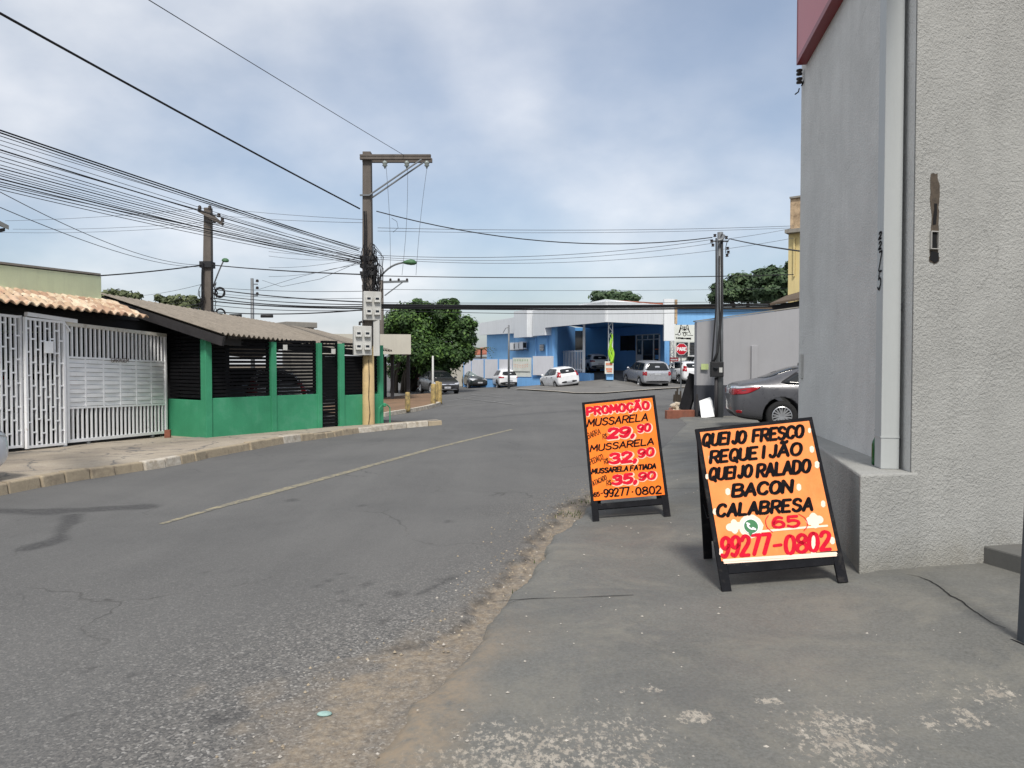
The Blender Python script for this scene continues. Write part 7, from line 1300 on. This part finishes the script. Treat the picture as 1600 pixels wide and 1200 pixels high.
def place(name, label, cat, spec, pm, u, v, Y, heading, refx=0, refy=0, pitch=0, roll=0, dz=0, scale=1, **k):
    """puts the body point (refx, refy, 0) at image (u, v) and depth Y; heading in degrees counter-clockwise from +X"""
    p = D(u, v, Y) if v is not None else on(*D(u, 560, Y)[:2]); h = R(heading); p = p - Vector((math.cos(h) * refx - math.sin(h) * refy, math.sin(h) * refx + math.cos(h) * refy, 0)) * scale
    return car(name, label, cat, spec, pm, (p.x, p.y, p.z + dz), h, pitch, roll, scale, **k)
g_ = G(1221, 674, .035)
place('sedan', 'graphite grey sedan with chrome tail light trim parked beyond the shop corner', 'car', SEDAN, 'cargrey', 1221, 674, g_.y, -9, 1.02, -.80, scale=1.05)
place('suv', 'boxy silver four wheel drive parked before the blue entrance', 'car', SUV, 'carsilver', 1001, 607, 51.5, 100, .86, .80, pitch=R(-2.5), scale=1.05)
place('hatchback', 'white hatchback with oval tail lights behind the stop sign', 'car', HATCH, 'carwhite', 1061.5, 600, 55, 106, .66, .75, pitch=R(-1.5), scale=1.08)
place('hatchback', 'small white car tilted on the lot ramp below the white railing', 'car', HATCH, 'carwhite', 869, 607, 49.5, 109, .66, .75, pitch=R(1), roll=R(-7), scale=.95)
place('crossover', 'white car parked in the deep shade under the canopy beside the railing', 'car', CROSS, 'carwhite', 920, 581.5, 63.5, 100, .80, .80, scale=.95)
place('crossover', 'white crossover with black lower bumper at the side street kerb', 'car', CROSS, 'carwhite', 797, 609, 58, 103, .03, 0, scale=.98)
place('crossover', 'dark green crossover facing the camera beside the white panel wall', 'car', CROSS, 'carblack', 750, 609, 60.5, 284, 3.9, 0, scale=1.0, glass='palegl')
place('small_sedan', 'small white car half hidden between two dark parked cars', 'car', SEDAN, 'carwhite', 721, 608.5, 66, 284, 4.4, .2, scale=.95)
place('parked_sedan', 'dark grey sedan with chrome framed front by the yellow bollards', 'car', dict(SEDAN, extra=SEDAN['extra'] + [('chrome_grille', 'chrome', 'F', [(-.5, .60), (.5, .60), (.52, .66), (-.52, .66)]), ('chrome_grille', 'chrome', 'F', [(-.62, .30), (.62, .30), (.6, .36), (-.6, .36)])]), 'cardark', 699, 617, 49, 290, 4.5, 0, scale=1.05)
place('hatchback', 'white car beyond the dark sedan under the big tree', 'car', HATCH, 'carwhite', 661, 610, 58, 288, 3.6, 0)
place('hatchback', 'white car cut by the left frame edge at the kerb', 'car', HATCH, 'carwhite', -1, None, G(0, 764).y + .12, 75.5, 3.76, -.48, dz=0)
place('hatchback', 'white car with red tail lights inside the garage behind the grille', 'car', HATCH, 'carwhite', 58, 676, 16.9, 122, .2, 0, scale=1.1)
def inside(name, label, pm, s, d, ang):
    p = fp(s, d, 0); car(name, label, 'car', HATCH, pm, p, math.atan2(f2.y, f2.x) + R(ang))
inside('hatchback', 'dark car behind the first wide slat screen of the pavilion', 'cardark', .7, 2.2, 0)
inside('hatchback', 'white car behind the far slat screen of the pavilion', 'carwhite', FLEN - 2.6, 1.0, 75)
place('hatchback', 'white car peeping over the hatchback beside the grey wall end', 'car', HATCH, 'carwhite', 1090, 586, 58.2, 106, 1.2, 0)
